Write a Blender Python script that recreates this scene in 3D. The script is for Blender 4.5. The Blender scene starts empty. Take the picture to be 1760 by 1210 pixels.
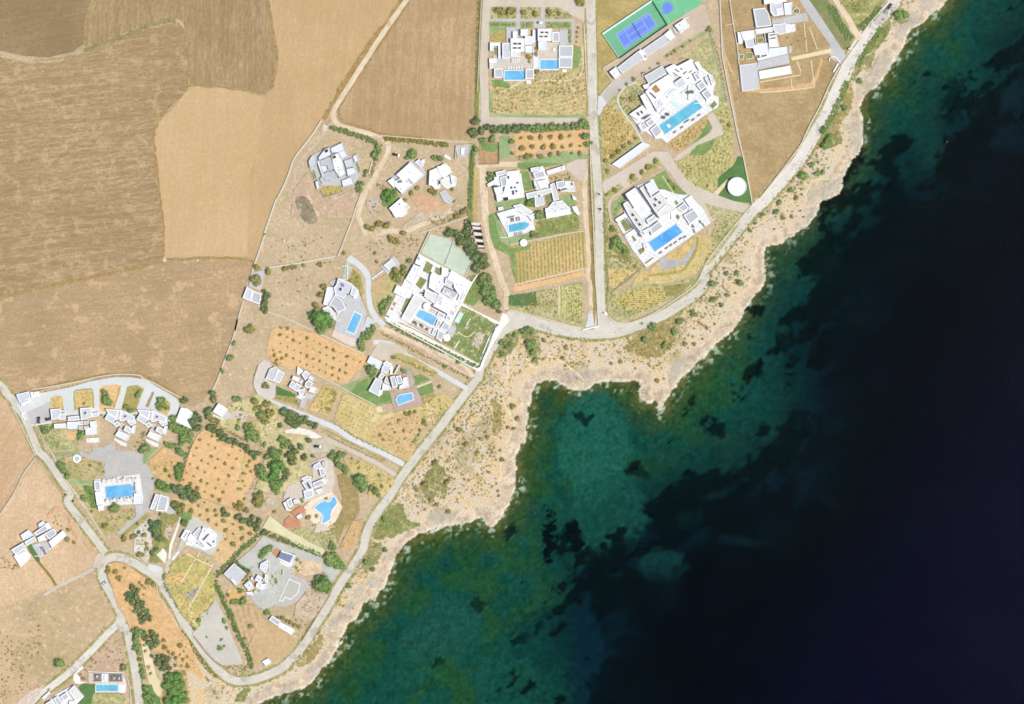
import bpy, math, random, os
import numpy as np
from mathutils import Vector
from mathutils.geometry import tessellate_polygon
R = math.radians
random.seed(7)
S = 0.36                      # metres of ground per map unit (the tennis court is 23.8 m long)
sc = bpy.context.scene

# ------------------------------------------------------------------ camera, sky, sun, exposure
cam_d = bpy.data.cameras.new("camera")
cam = bpy.data.objects.new("camera", cam_d)
sc.collection.objects.link(cam)
cam.location = (0, 0, 3000)
cam_d.sensor_width = 36
cam_d.lens = 36 * 3000 / (1760 * S)
cam_d.clip_start = 10
cam_d.clip_end = 12000
sc.camera = cam
world = bpy.data.worlds.new("World")
sc.world = world
world.use_nodes = True
wn = world.node_tree.nodes
sky = wn.new("ShaderNodeTexSky")
sky.sky_type = 'NISHITA'
sky.sun_disc = False
SUN_EL, SUN_AZ = 66, 106
sky.sun_elevation = R(SUN_EL)
sky.sun_rotation = R(SUN_AZ)
world.node_tree.links.new(sky.outputs[0], wn["Background"].inputs[0])
wn["Background"].inputs[1].default_value = 0.12
sun_d = bpy.data.lights.new("sun", 'SUN')
sun_d.energy = 3.6
sun_d.angle = R(0.5)
sun_d.color = (1.0, 0.965, 0.90)
sun = bpy.data.objects.new("sun", sun_d)
sc.collection.objects.link(sun)
sun.rotation_euler = (R(90 - SUN_EL), 0, R(180 - SUN_AZ))   # lights arrive from azimuth 108 (east south east)
sc.view_settings.view_transform = 'Standard'
sc.view_settings.look = 'None'
sc.view_settings.exposure = 0.3
sc.view_settings.gamma = 1
sc.cycles.max_bounces = 4
sc.cycles.transparent_max_bounces = 8
sc.cycles.caustics_reflective = False
sc.cycles.caustics_refractive = False
sc.cycles.filter_width = 1.7

# ------------------------------------------------------------------ helpers
TILES = {}
for row in """z 0 0 1|A 800 0 7.333|B 1020 0 7.333|C 1240 0 7.333|D 1020 130 7.333|E 1020 270 6.268|F 800 200 7.333|G 800 340 7.333
H 500 210 7.333|I 620 230 7.333|J 620 390 7.333|K 500 430 7.333|L 640 470 7.333|M 430 570 7.333|N 590 570 7.333|O 20 640 7.333
P 150 650 7.333|Q 80 760 7.333|R 290 680 7.333|S 440 740 7.333|T 230 830 7.333|U 360 900 7.333|V 0 860 7.333|W 0 1045 7.333
X 160 940 7.333|Y 160 1045 7.333|Z 300 1000 5.867|a 1000 420 4.889|b 820 480 7.333|c 370 400 7.036|d 430 180 7.333|e 0 0 2.75
f 500 0 4.889|g 0 400 3.667|h 1300 0 4.889|i 1200 230 4.889|j 840 520 4.889|k 600 680 4.889|l 400 880 4.889|n 500 850 2.444|o 670 430 8.773|p 655 490 8.773|q 1260 0 9.4|r 1080 100 8.225|s 1050 310 7.3|t 410 950 10.9""".replace("\n", "|").split("|"):
    t = row.split()
    TILES[t[0]] = (float(t[1]), float(t[2]), float(t[3]))

def MP(s, tile='z'):
    """survey notes -> map units"""
    out, cur = [], None
    t = TILES[tile]
    for tok in s.split():
        if tok in TILES:
            t = TILES[tok]; continue
        v = float(tok)
        if cur is None: cur = v
        else:
            out.append((t[0] + cur / t[2], t[1] + v / t[2])); cur = None
    return out
def w2(p): return ((p[0] - 880) * S, (605 - p[1]) * S)
def MW(s, tile='z'): return [w2(p) for p in MP(s, tile)]
def quad(pts):
    if len(pts) == 2:
        (a, b), (c, d) = pts
        return [(a, b), (c, b), (c, d), (a, d)]
    if len(pts) == 3:
        p0, p1, p2 = pts
        return [p0, p1, p2, (p0[0] + p2[0] - p1[0], p0[1] + p2[1] - p1[1])]
    return pts
def area(p): return 0.5 * sum(p[i][0] * p[(i + 1) % len(p)][1] - p[(i + 1) % len(p)][0] * p[i][1] for i in range(len(p)))
def ccw(p): return list(p) if area(p) > 0 else list(reversed(p))
def inside(p, poly):
    x, y = p; c = False
    for i in range(len(poly)):
        x1, y1 = poly[i]; x2, y2 = poly[i - 1]
        if (y1 > y) != (y2 > y) and x < (x2 - x1) * (y - y1) / (y2 - y1) + x1: c = not c
    return c
def catmull(pts, n=6, closed=False):
    out = []; m = len(pts)
    for i in range(m if closed else m - 1):
        g = lambda k: pts[k % m] if closed else pts[max(0, min(m - 1, k))]
        p0, p1, p2, p3 = g(i - 1), g(i), g(i + 1), g(i + 2)
        for j in range(n):
            t = j / n
            out.append(tuple(0.5 * (2 * p1[k] + (p2[k] - p0[k]) * t + (2 * p0[k] - 5 * p1[k] + 4 * p2[k] - p3[k]) * t * t + (3 * p1[k] - p0[k] - 3 * p2[k] + p3[k]) * t ** 3) for k in (0, 1)))
    if not closed: out.append(tuple(pts[-1]))
    return out
def ragged(poly, step, amp, rnd):
    out = []
    for i in range(len(poly)):
        a, b = poly[i], poly[(i + 1) % len(poly)]
        L = math.dist(a, b); n = max(1, int(L / step))
        for j in range(n):
            t = j / n
            out.append((a[0] + (b[0] - a[0]) * t + rnd.uniform(-amp, amp), a[1] + (b[1] - a[1]) * t + rnd.uniform(-amp, amp)))
    return out

col = sc.collection
def link(name, me, parent=None, mats=()):
    o = bpy.data.objects.new(name, me); col.objects.link(o)
    if parent: o.parent = parent
    for m in mats: me.materials.append(m)
    return o
def mesh(name, v, f, mat, parent=None, smooth=False):
    me = bpy.data.meshes.new(name); me.from_pydata(v, [], f)
    if smooth: me.polygons.foreach_set("use_smooth", [True] * len(f))
    me.update()
    return link(name, me, parent, [mat] if mat else [])
def tag(o, label, cat, group=None):
    o['label'] = label; o['category'] = cat
    if group: o['group'] = group
    return o
def empty(name, loc=(0, 0, 0)):
    o = bpy.data.objects.new(name, None); col.objects.link(o); o.location = loc; o.empty_display_size = 1
    return o
class MB:
    def __init__(s): s.v = []; s.f = []
    def prism(s, poly, z0, z1, top=True):
        p = ccw(poly); n = len(p); b = len(s.v)
        s.v += [(x, y, z0) for x, y in p] + [(x, y, z1) for x, y in p]
        s.f += [(b + i, b + (i + 1) % n, b + n + (i + 1) % n, b + n + i) for i in range(n)]
        if top:
            for t in tessellate_polygon([[Vector((x, y, 0)) for x, y in p]]):
                t = [b + n + k for k in t]
                a, c, d = (s.v[k] for k in t)
                if (c[0] - a[0]) * (d[1] - a[1]) - (c[1] - a[1]) * (d[0] - a[0]) < 0: t.reverse()
                s.f.append(tuple(t))
        return s
    def box(s, cx, cy, z0, z1, wx, wy, ang=0):
        ca, sa = math.cos(ang), math.sin(ang)
        return s.prism([(cx + ca * x - sa * y, cy + sa * x + ca * y) for x, y in ((-wx / 2, -wy / 2), (wx / 2, -wy / 2), (wx / 2, wy / 2), (-wx / 2, wy / 2))], z0, z1)
    def ring(s, outer, inner, z0, z1):
        n = len(outer); b = len(s.v)
        for pl, z in ((outer, z0), (outer, z1), (inner, z1), (inner, z0)): s.v += [(x, y, z) for x, y in pl]
        for k in range(3):
            for i in range(n):
                j = (i + 1) % n
                s.f.append((b + k * n + i, b + k * n + j, b + (k + 1) * n + j, b + (k + 1) * n + i))
        return s
    def cyl(s, cx, cy, r, z0, z1, n=16, r1=None):
        b = len(s.v); r1 = r if r1 is None else r1
        for rr, z in ((r, z0), (r1, z1)): s.v += [(cx + rr * math.cos(6.2832 * i / n), cy + rr * math.sin(6.2832 * i / n), z) for i in range(n)]
        s.f += [(b + i, b + (i + 1) % n, b + n + (i + 1) % n, b + n + i) for i in range(n)]
        s.f.append(tuple(b + n + i for i in range(n)))
        return s
    def build(s, name, mat, parent=None, smooth=False): return mesh(name, s.v, s.f, mat, parent, smooth)
def inset(poly, d):
    p = ccw(poly); n = len(p); out = []
    for i in range(n):
        a, b, c = p[i - 1], p[i], p[(i + 1) % n]
        def nrm(u, v):
            dx, dy = v[0] - u[0], v[1] - u[1]; L = math.hypot(dx, dy) or 1
            return (-dy / L, dx / L)
        n1, n2 = nrm(a, b), nrm(b, c)
        mx, my = n1[0] + n2[0], n1[1] + n2[1]; q = mx * mx + my * my
        k = 2 * d / q if q > 1e-6 else d
        k = max(-2.2 * abs(d), min(2.2 * abs(d), k)) if q < 3.2 else k
        out.append((b[0] + mx * k, b[1] + my * k))
    return p, out

# ------------------------------------------------------------------ materials
KALB = 0.74
def lin(c, k=None):
    k = KALB if k is None else k
    return tuple(((v / 255 / 12.92) if v / 255 <= 0.04045 else ((v / 255 + 0.055) / 1.055) ** 2.4) * k for v in c) + (1,)
MATS = {}
def nt(name):
    m = bpy.data.materials.new(name); m.use_nodes = True
    t = m.node_tree; b = t.nodes["Principled BSDF"]
    b.inputs["Roughness"].default_value = 0.9
    b.inputs["Specular IOR Level"].default_value = 0.2
    return m, t, b
def node(t, typ, **kw):
    n = t.nodes.new(typ)
    for k, v in kw.items():
        if k in n.inputs: n.inputs[k].default_value = v
        else: setattr(n, k, v)
    return n
def mixc(t, fac, a, b, mode='MIX'):
    n = t.nodes.new("ShaderNodeMix"); n.data_type = 'RGBA'; n.blend_type = mode
    for s, v in ((0, fac), (6, a), (7, b)):
        if hasattr(v, 'links') or isinstance(v, bpy.types.NodeSocket): t.links.new(v, n.inputs[s])
        else: n.inputs[s].default_value = v
    return n.outputs[2]
def ramp(t, sock, lo, hi):
    n = t.nodes.new("ShaderNodeMapRange"); t.links.new(sock, n.inputs[0])
    n.inputs[1].default_value = lo; n.inputs[2].default_value = hi; n.interpolation_type = 'SMOOTHSTEP'
    return n.outputs[0]
def noise(t, vec, scale, detail=4, rough=0.6):
    n = node(t, "ShaderNodeTexNoise", Scale=scale, Detail=detail, Roughness=rough)
    t.links.new(vec, n.inputs["Vector"]); return n.outputs[0]
def mapped(t, vec, ang=0, sx=1, sy=1, loc=(0, 0, 0)):
    n = t.nodes.new("ShaderNodeMapping"); n.vector_type = 'POINT'
    n.inputs["Rotation"].default_value = (0, 0, R(ang)); n.inputs["Scale"].default_value = (sx, sy, 1); n.inputs["Location"].default_value = loc
    m0 = t.nodes.new("ShaderNodeMapping"); m0.inputs["Rotation"].default_value = (0, 0, R(ang)); t.links.new(vec, m0.inputs[0])
    n.inputs["Rotation"].default_value = (0, 0, 0); t.links.new(m0.outputs[0], n.inputs[0])
    return n.outputs[0]
def ground(name, a, b, c=None, streak=None, rings=None, rows=None, dots=None, big=0.03, fine=0.6, amt=1.0, spots=None):
    """soil / grass / gravel: two colours mottled; optional plough streaks (angle, strength), planted rows (angle, spacing, colour), concentric rings"""
    if name in MATS: return MATS[name]
    m, t, bs = nt(name); MATS[name] = m
    pos = t.nodes.new("ShaderNodeNewGeometry").outputs["Position"]
    f1 = ramp(t, noise(t, pos, big, 5, 0.65), 0.36, 0.64)
    out = mixc(t, f1, lin(a), lin(b))
    f2 = ramp(t, noise(t, pos, fine, 3, 0.7), 0.35, 0.68)
    lo = tuple(v * 0.76 for v in a); hi = tuple(min(255, v * 1.12) for v in b)
    f2m = t.nodes.new("ShaderNodeMath"); f2m.operation = 'MULTIPLY'; t.links.new(f2, f2m.inputs[0]); f2m.inputs[1].default_value = 0.55 * amt
    out = mixc(t, f2m.outputs[0], out, lin(lo) if not c else lin(c))
    f3 = ramp(t, noise(t, pos, fine * 0.37, 2, 0.6), 0.56, 0.72)
    f3m = t.nodes.new("ShaderNodeMath"); f3m.operation = 'MULTIPLY'; t.links.new(f3, f3m.inputs[0]); f3m.inputs[1].default_value = 0.5 * amt
    out = mixc(t, f3m.outputs[0], out, lin(hi))
    if streak:
        for k, (sx, g, el) in enumerate(((0.9, 0.6, 0.16), (0.35, 0.5, 0.05))):
            fs = ramp(t, noise(t, mapped(t, pos, streak[0], sx, sx * el, (3.3 * k, 1, 0)), 1.0, 3, 0.6), 0.40, 0.62)
            fm = t.nodes.new("ShaderNodeMath"); fm.operation = 'MULTIPLY'; t.links.new(fs, fm.inputs[0]); fm.inputs[1].default_value = streak[1] * g
            out = mixc(t, fm.outputs[0], out, lin(streak[2] if len(streak) > 2 else tuple(v * 0.72 for v in a)))
    if rows:
        ang, sp, rc, st = rows
        wv = node(t, "ShaderNodeTexWave", Scale=0.314 / sp, Distortion=1.2, Detail=2.0); wv.inputs["Detail Scale"].default_value = 3.0
        t.links.new(mapped(t, pos, ang), wv.inputs["Vector"])
        wm = t.nodes.new("ShaderNodeMath"); wm.operation = 'MULTIPLY'; t.links.new(ramp(t, wv.outputs[1], 0.45, 0.75), wm.inputs[0])
        t.links.new(ramp(t, noise(t, pos, 0.6, 2), 0.25, 0.55), wm.inputs[1])
        w2_ = t.nodes.new("ShaderNodeMath"); w2_.operation = 'MULTIPLY'; t.links.new(wm.outputs[0], w2_.inputs[0]); w2_.inputs[1].default_value = st
        out = mixc(t, w2_.outputs[0], out, lin(rc))
    if rings:
        cx, cy, sp, rc, st = rings
        mp = t.nodes.new("ShaderNodeMapping"); mp.inputs["Location"].default_value = (-cx, -cy, 0); t.links.new(pos, mp.inputs[0])
        wv = node(t, "ShaderNodeTexWave", Scale=0.314 / sp, Distortion=2.0, Detail=2.0); wv.wave_type = 'RINGS'; wv.rings_direction = 'Z'
        t.links.new(mp.outputs[0], wv.inputs["Vector"])
        wm = t.nodes.new("ShaderNodeMath"); wm.operation = 'MULTIPLY'; t.links.new(ramp(t, wv.outputs[1], 0.35, 0.8), wm.inputs[0]); wm.inputs[1].default_value = st
        out = mixc(t, wm.outputs[0], out, lin(rc))
    if spots:
        for k, (sc_, rc, st, thr) in enumerate(spots if isinstance(spots[0], tuple) else (spots,)):
            fs = ramp(t, noise(t, mapped(t, pos, 37 * k, 1, 1, (k * 9.1, k * 5.3, 0)), sc_, 3, 0.75), thr, thr + 0.06)
            fm = t.nodes.new("ShaderNodeMath"); fm.operation = 'MULTIPLY'; t.links.new(fs, fm.inputs[0]); fm.inputs[1].default_value = st
            out = mixc(t, fm.outputs[0], out, lin(rc))
    t.links.new(out, bs.inputs["Base Color"])
    bp = node(t, "ShaderNodeBump", Strength=0.5, Distance=0.25); t.links.new(noise(t, pos, 0.8, 4, 0.7), bp.inputs["Height"]); t.links.new(bp.outputs[0], bs.inputs["Normal"])
    return m
def plain(name, c, var=0.10, rough=0.8, scale=0.5, tiles=None, spec=0.2, k=None, c2=None):
    if name in MATS: return MATS[name]
    m, t, bs = nt(name); MATS[name] = m
    pos = t.nodes.new("ShaderNodeNewGeometry").outputs["Position"]
    oi = t.nodes.new("ShaderNodeObjectInfo").outputs["Random"]
    base = lin(c, k); dk = tuple(v * (1 - var * 2) for v in base[:3]) + (1,)
    if c2: dk = lin(c2, k)
    out = mixc(t, ramp(t, noise(t, pos, scale, 5, 0.7), 0.42, 0.72), base, dk)
    f = t.nodes.new("ShaderNodeMath"); f.operation = 'MULTIPLY'; t.links.new(oi, f.inputs[0]); f.inputs[1].default_value = var * 1.6
    out = mixc(t, f.outputs[0], out, tuple(v * 0.6 for v in base[:3]) + (1,))
    if tiles:
        br = node(t, "ShaderNodeTexBrick", Scale=1.0); br.offset = 0.0
        br.inputs["Color1"].default_value = (1, 1, 1, 1); br.inputs["Color2"].default_value = (0.9, 0.9, 0.9, 1); br.inputs["Mortar"].default_value = (0.6, 0.6, 0.6, 1)
        br.inputs["Brick Width"].default_value = tiles[1]; br.inputs["Row Height"].default_value = tiles[1]; br.inputs["Mortar Size"].default_value = tiles[1] * 0.05
        t.links.new(mapped(t, pos, tiles[0]), br.inputs["Vector"])
        out = mixc(t, 0.75, out, br.outputs[0], 'MULTIPLY')
    t.links.new(out, bs.inputs["Base Color"])
    bs.inputs["Roughness"].default_value = rough; bs.inputs["Specular IOR Level"].default_value = spec
    return m
def road_mat(name, c, c2, worn=0.6):
    if name in MATS: return MATS[name]
    m, t, bs = nt(name); MATS[name] = m
    pos = t.nodes.new("ShaderNodeNewGeometry").outputs["Position"]
    uv = t.nodes.new("ShaderNodeUVMap").outputs[0]
    out = mixc(t, ramp(t, noise(t, pos, 0.12, 5, 0.7), 0.35, 0.68), lin(c), lin(c2))
    st = ramp(t, noise(t, mapped(t, uv, 0, 5.0, 0.02), 1.0, 3, 0.6), 0.42, 0.62)
    sm = t.nodes.new("ShaderNodeMath"); sm.operation = 'MULTIPLY'; t.links.new(st, sm.inputs[0]); sm.inputs[1].default_value = worn * 0.6
    out = mixc(t, sm.outputs[0], out, lin(tuple(v * 0.84 for v in c2)))
    out = mixc(t, ramp(t, noise(t, pos, 0.7, 3, 0.7), 0.58, 0.72), out, lin(tuple(min(255, v * 1.07) for v in c)))
    out = mixc(t, ramp(t, noise(t, pos, 0.05, 4, 0.8), 0.56, 0.60), out, lin(tuple(v * 0.91 for v in c2)))
    out = mixc(t, ramp(t, noise(t, mapped(t, uv, 0, 0.5, 0.12, (4, 9, 0)), 1.0, 5, 0.8), 0.60, 0.63), out, lin(tuple(v * 0.86 for v in c2)))
    t.links.new(out, bs.inputs["Base Color"])
    return m
def leaf(name, a, b, c):
    if name in MATS: return MATS[name]
    m, t, bs = nt(name); MATS[name] = m
    pos = t.nodes.new("ShaderNodeNewGeometry").outputs["Position"]
    oi = t.nodes.new("ShaderNodeObjectInfo").outputs["Random"]
    out = mixc(t, ramp(t, noise(t, pos, 0.35, 3, 0.6), 0.38, 0.64), lin(a, 1.32), lin(b, 1.32))
    f = t.nodes.new("ShaderNodeMath"); f.operation = 'MULTIPLY'; t.links.new(oi, f.inputs[0]); f.inputs[1].default_value = 0.8
    out = mixc(t, f.outputs[0], out, lin(c, 1.32))
    t.links.new(out, bs.inputs["Base Color"])
    bs.inputs["Roughness"].default_value = 0.85; bs.inputs["Specular IOR Level"].default_value = 0.1
    return m

W_ = plain("white_render", (252, 252, 250), 0.03, 0.7, 0.3, k=0.75)
W3 = plain("dusty_white_roof", (238, 236, 230), 0.07, 0.8, 0.25, k=0.74)
W4 = plain("aged_cream_roof", (222, 220, 214), 0.07, 0.8, 0.2, k=0.74)
W2 = plain("white_roof_paint", (250, 250, 250), 0.06, 0.7, 0.4, k=0.71)
GR = plain("grey_roof_gravel", (192, 193, 195), 0.06, 0.9, 1.2)
VR = plain("pale_roof_screed", (206, 207, 210), 0.05, 0.9, 0.5)
LR = plain("light_roof_membrane", (226, 228, 232), 0.04, 0.7, 0.4)
DK = plain("dark_opening", (62, 50, 40), 0.1, 0.6)
GL = plain("window_glass", (50, 62, 72), 0.05, 0.15, spec=0.6)
TG = plain("grey_paving", (204, 200, 196), 0.06, 0.85, 0.5, tiles=(0, 1.6))
TGR = plain("grey_paving_diagonal", (206, 204, 202), 0.06, 0.85, 0.5, tiles=(28, 1.6))
TW = plain("white_paving", (244, 242, 238), 0.05, 0.8, 0.4, tiles=(30, 2.4), k=0.72)
TB = plain("beige_paving", (222, 208, 190), 0.06, 0.85, 0.5, tiles=(0, 1.6))
TC = plain("terracotta_paving", (212, 150, 112), 0.07, 0.85, 0.5, tiles=(25, 1.4))
ST = plain("pale_stone", (222, 214, 190), 0.10, 0.9, 0.8)
STD = plain("brown_stone", (170, 150, 118), 0.12, 0.9, 0.8)
PG = plain("dark_timber", (96, 84, 74), 0.10, 0.7)
PGW = plain("white_timber", (235, 232, 226), 0.05, 0.7)
SOL = plain("solar_glass", (120, 132, 156), 0.05, 0.3, spec=0.5)
TRK = plain("tree_bark", (96, 78, 58), 0.15, 0.95)
AQ = plain("pale_green_glass_awning", (205, 226, 220), 0.05, 0.5)
MET = plain("painted_metal", (225, 226, 226), 0.03, 0.4, spec=0.5)
TYR = plain("tyre_rubber", (28, 28, 30), 0.05, 0.9)
CONC = plain("pale_concrete", (214, 216, 212), 0.07, 0.9, 0.15, tiles=(10, 5.0))
LEAF_OL = leaf("olive_leaves", (112, 108, 52), (136, 126, 66), (124, 118, 76))
LEAF_GR = leaf("green_leaves", (94, 116, 64), (116, 134, 76), (104, 116, 74))
LEAF_BR = leaf("bright_green_leaves", (80, 112, 58), (98, 126, 66), (96, 112, 64))
LEAF_DK = leaf("dark_conifer_leaves", (80, 100, 66), (102, 116, 76), (94, 96, 60))
LEAF_BL = leaf("blue_green_leaves", (96, 138, 106), (118, 152, 116), (104, 128, 94))
LEAF_YL = leaf("yellow_green_leaves", (150, 150, 62), (170, 164, 80), (138, 132, 66))
LEAF_SC = leaf("scrub_leaves", (122, 122, 66), (146, 140, 84), (126, 128, 80))
LEAF_RB = leaf("brown_scrub_leaves", (136, 118, 64), (150, 130, 76), (126, 118, 72))

# pool water
def pool_mat(name, a, b):
    if name in MATS: return MATS[name]
    m, t, bs = nt(name); MATS[name] = m
    pos = t.nodes.new("ShaderNodeNewGeometry").outputs["Position"]
    out = mixc(t, ramp(t, noise(t, pos, 0.10, 3), 0.35, 0.65), lin(a), lin(b))
    vo = node(t, "ShaderNodeTexVoronoi", Scale=0.7); vo.feature = 'SMOOTH_F1'; t.links.new(pos, vo.inputs["Vector"])
    out = mixc(t, ramp(t, vo.outputs[0], 0.5, 0.9), out, lin(tuple(min(255, v * 1.12) for v in a)))
    t.links.new(out, bs.inputs["Base Color"]); bs.inputs["Roughness"].default_value = 0.08; bs.inputs["Specular IOR Level"].default_value = 0.5
    bp = node(t, "ShaderNodeBump", Strength=0.15, Distance=0.1); t.links.new(noise(t, pos, 1.5, 2), bp.inputs["Height"]); t.links.new(bp.outputs[0], bs.inputs["Normal"])
    return m
POOL = pool_mat("pool_water_blue", (124, 190, 224), (104, 174, 214))
POOL2 = pool_mat("pool_water_clear", (124, 190, 224), (98, 170, 214))
POOLD = pool_mat("pool_water_deep", (98, 172, 228), (76, 152, 212))
POOLT = pool_mat("pool_water_turquoise", (112, 190, 210), (90, 172, 198))

# ------------------------------------------------------------------ terrain: land, rock shelf and seabed in one sheet
COAST = MP("""z 4200 -3600 1760 -240 1690 -90 1655 -35 h 1600 0 1560 55 1480 110 1390 200 1300 250 1265 300 1255 350 1230 410 1200 460 1150 520 1120 570 1080 640 1040 700 960 770 915 810 890 860 872 905 880 950 895 1000 900 1080 900 1200
i 1390 60 1375 110 1340 170 1300 215 1280 260 1240 320 1220 380 1210 430 1205 480 1185 515 1150 530 1110 545 1050 560 1020 590 1010 640 990 690 960 730 900 790 860 810 800 850 740 880 700 920 600 945 575 955 560 990 575 1090 575 1150 570 1200
a 1540 60 1550 190 1545 270 1530 320 1500 380 1460 420 1400 510 1340 600 1300 680 1230 750 1160 820 1080 880 1020 950 960 1010 910 1060 850 1120 790 1200
j 1640 640 1590 690 1560 720 1530 770 1500 810 1470 850 1460 900 1435 925 1415 880 1430 830 1400 820 1350 845 1300 830 1275 790 1265 740 1280 710 1275 685 1240 670 1170 672 1100 665 1030 655 960 670 880 690 840 725 800 745 740 740 690 730 640 710 600 685 570 665 530 662 500 655 450 665 400 690 370 730 350 790 332 860 330 920 325 1050 320 1110 290 1180
k 1530 20 1510 80 1500 130 1495 200 1505 270 1490 330 1455 390 1430 440 1410 500 1400 560 1410 610 1410 680 1400 750 1380 820 1350 890 1310 960 1270 1040 1220 1100 1180 1105 1150 1080 1120 1020 1090 1030 1060 1050 980 1070 900 1090 820 1100 750 1130 680 1160 600 1180
l 1750 110 1680 160 1620 185 1560 200 1490 240 1440 270 1400 330 1375 385 1350 430 1320 510 1300 600 1270 640 1220 690 1205 730 1200 760 1150 740 1090 790 1075 850 1040 900 980 930 950 990 920 1030 900 1080 885 1140 870 1200
Z 1700 570 1660 660 1600 740 1555 810 1480 890 1420 980 1350 1060 1280 1090 1200 1110 1100 1135 1020 1160 960 1190 900 1209 z 438 1216 405 1226 340 1260 180 1500 -400 3000 -900 5200""")
CL = np.array(COAST, np.float32)
def vnoise(x, y, seed):
    xi, yi = np.floor(x).astype(np.int64), np.floor(y).astype(np.int64)
    fx, fy = x - xi, y - yi
    fx = fx * fx * (3 - 2 * fx); fy = fy * fy * (3 - 2 * fy)
    def h(a, b):
        n = (a * 374761393 + b * 668265263 + seed * 1442695041) & 0x7fffffff
        n = ((n ^ (n >> 13)) * 1274126177) & 0x7fffffff
        return ((n ^ (n >> 16)) & 0xffff) / 65535.0
    a = h(xi, yi) * (1 - fx) + h(xi + 1, yi) * fx
    b = h(xi, yi + 1) * (1 - fx) + h(xi + 1, yi + 1) * fx
    return a * (1 - fy) + b * fy
def fbm(x, y, sc_, oct_=4, seed=1):
    o = np.zeros_like(x); a = 0.5; t = 0
    for k in range(oct_):
        o += a * vnoise(x / sc_ + 31.7 * k, y / sc_ - 17.3 * k, seed + k); t += a; a *= 0.55; sc_ /= 2.1
    return o / t
def ss(v, a, b):
    t = np.clip((v - a) / (b - a), 0, 1); return t * t * (3 - 2 * t)
def seg_dist(x, y, pl):
    d = np.full(x.shape, 1e9, np.float32)
    for i in range(len(pl) - 1):
        ax, ay = pl[i]; bx, by = pl[i + 1]; dx, dy = bx - ax, by - ay
        t = np.clip(((x - ax) * dx + (y - ay) * dy) / (dx * dx + dy * dy + 1e-9), 0, 1)
        d = np.minimum(d, (x - ax - t * dx) ** 2 + (y - ay - t * dy) ** 2)
    return np.sqrt(d)
def in_poly(x, y, pl):
    c = np.zeros(x.shape, bool)
    for i in range(len(pl)):
        x1, y1 = pl[i]; x2, y2 = pl[i - 1]
        c ^= ((y1 > y) != (y2 > y)) & (x < (x2 - x1) * (y - y1) / (y2 - y1 + 1e-9) + x1)
    return c
def grid_axis(a, b, st, far):
    mid = np.arange(a, b + 0.1, st)
    o = np.array([far * 0.02, far * 0.06, far * 0.14, far * 0.3, far * 0.6, far])
    return np.concatenate([(a - o)[::-1], mid, b + o])
ax_, ay_ = grid_axis(-40, 1800, 2.5, 3000), grid_axis(-40, 1250, 2.5, 3000)
GX, GY = np.meshgrid(ax_, ay_)
GX = GX.astype(np.float64); GY = GY.astype(np.float64)
LAND = [(-6000, 6000), (-6000, -6000), (4200, -6000)] + COAST + [(-900, 6000)]
wob = (fbm(GX, GY, 16, 3, 5) - 0.5) * 9 + (fbm(GX, GY, 5, 2, 9) - 0.5) * 4
dist = seg_dist(GX, GY, CL)
sgn = np.where(in_poly(GX, GY, LAND), 1.0, -1.0)
sd = sgn * dist + wob * ss(-dist, -60, -4) * 0.8      # + inland, - at sea, in map units
dm = sd * S
rockn = fbm(GX, GY, 7, 4, 21)
z_land = -2.0 + 0.28 * dm + (rockn - 0.5) * 2.2
GZ = np.where(sd > 0, np.minimum(0.0, z_land), -2.05 + 0.10 * dm + (rockn - 0.5) * 0.5)
GZ = np.where(sd <= 0, np.minimum(GZ, -2.03 + 0.35 * (rockn > 0.66) * ss(dm, -6, -1)), GZ)
GZ = np.where(sd > 25, 0.0, GZ)
GZ = np.maximum(GZ, -16)
def c3(r, g, b): return np.array(lin((r, g, b))[:3])
def mixn(a, b, f): return a * (1 - f[..., None]) + b * f[..., None]
n1 = fbm(GX, GY, 40, 5, 3); n2 = fbm(GX, GY, 14, 4, 8); n3 = fbm(GX, GY, 90, 4, 12); n4 = fbm(GX, GY, 6, 3, 33)
# land
colr = np.zeros(GX.shape + (3,)) + c3(206, 182, 146)
colr = mixn(colr, c3(190, 168, 132), ss(n1, 0.45, 0.6))
coastal = ss(-sd, -150, -110) * (sd > 0)
scr = mixn(np.zeros_like(colr) + c3(226, 206, 174), c3(234, 200, 148), ss(n2, 0.48, 0.62) * ss(GX, 2200, 300))
scr = mixn(scr, c3(186, 170, 124), ss(n1, 0.56, 0.70) * 0.8)
scr = mixn(scr, c3(226, 210, 190), ss(n4, 0.52, 0.70) * 0.6)
colr = mixn(colr, scr, coastal)
rockw = 22 + (n1 - 0.5) * 30 + (n2 - 0.5) * 14
rock = mixn(np.zeros_like(colr) + c3(222, 200, 172), c3(208, 186, 158), ss(n4, 0.40, 0.6))
rock = mixn(rock, c3(240, 216, 184), ss(n2, 0.5, 0.65) * 0.7)
n5 = fbm(GX, GY, 9, 4, 91)
rock = mixn(rock, c3(182, 162, 134), ss(n5, 0.56, 0.64) * 0.65)
rock = mixn(rock, c3(188, 180, 164), ss(n1, 0.54, 0.62) * 0.6)
rock = mixn(rock, c3(244, 230, 206), ss(sd, 6, 1) * ss(n4, 0.3, 0.5) * 0.85)
colr = mixn(colr, rock, ss(sd, rockw + 4, rockw - 4) * (sd > 0))
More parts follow.
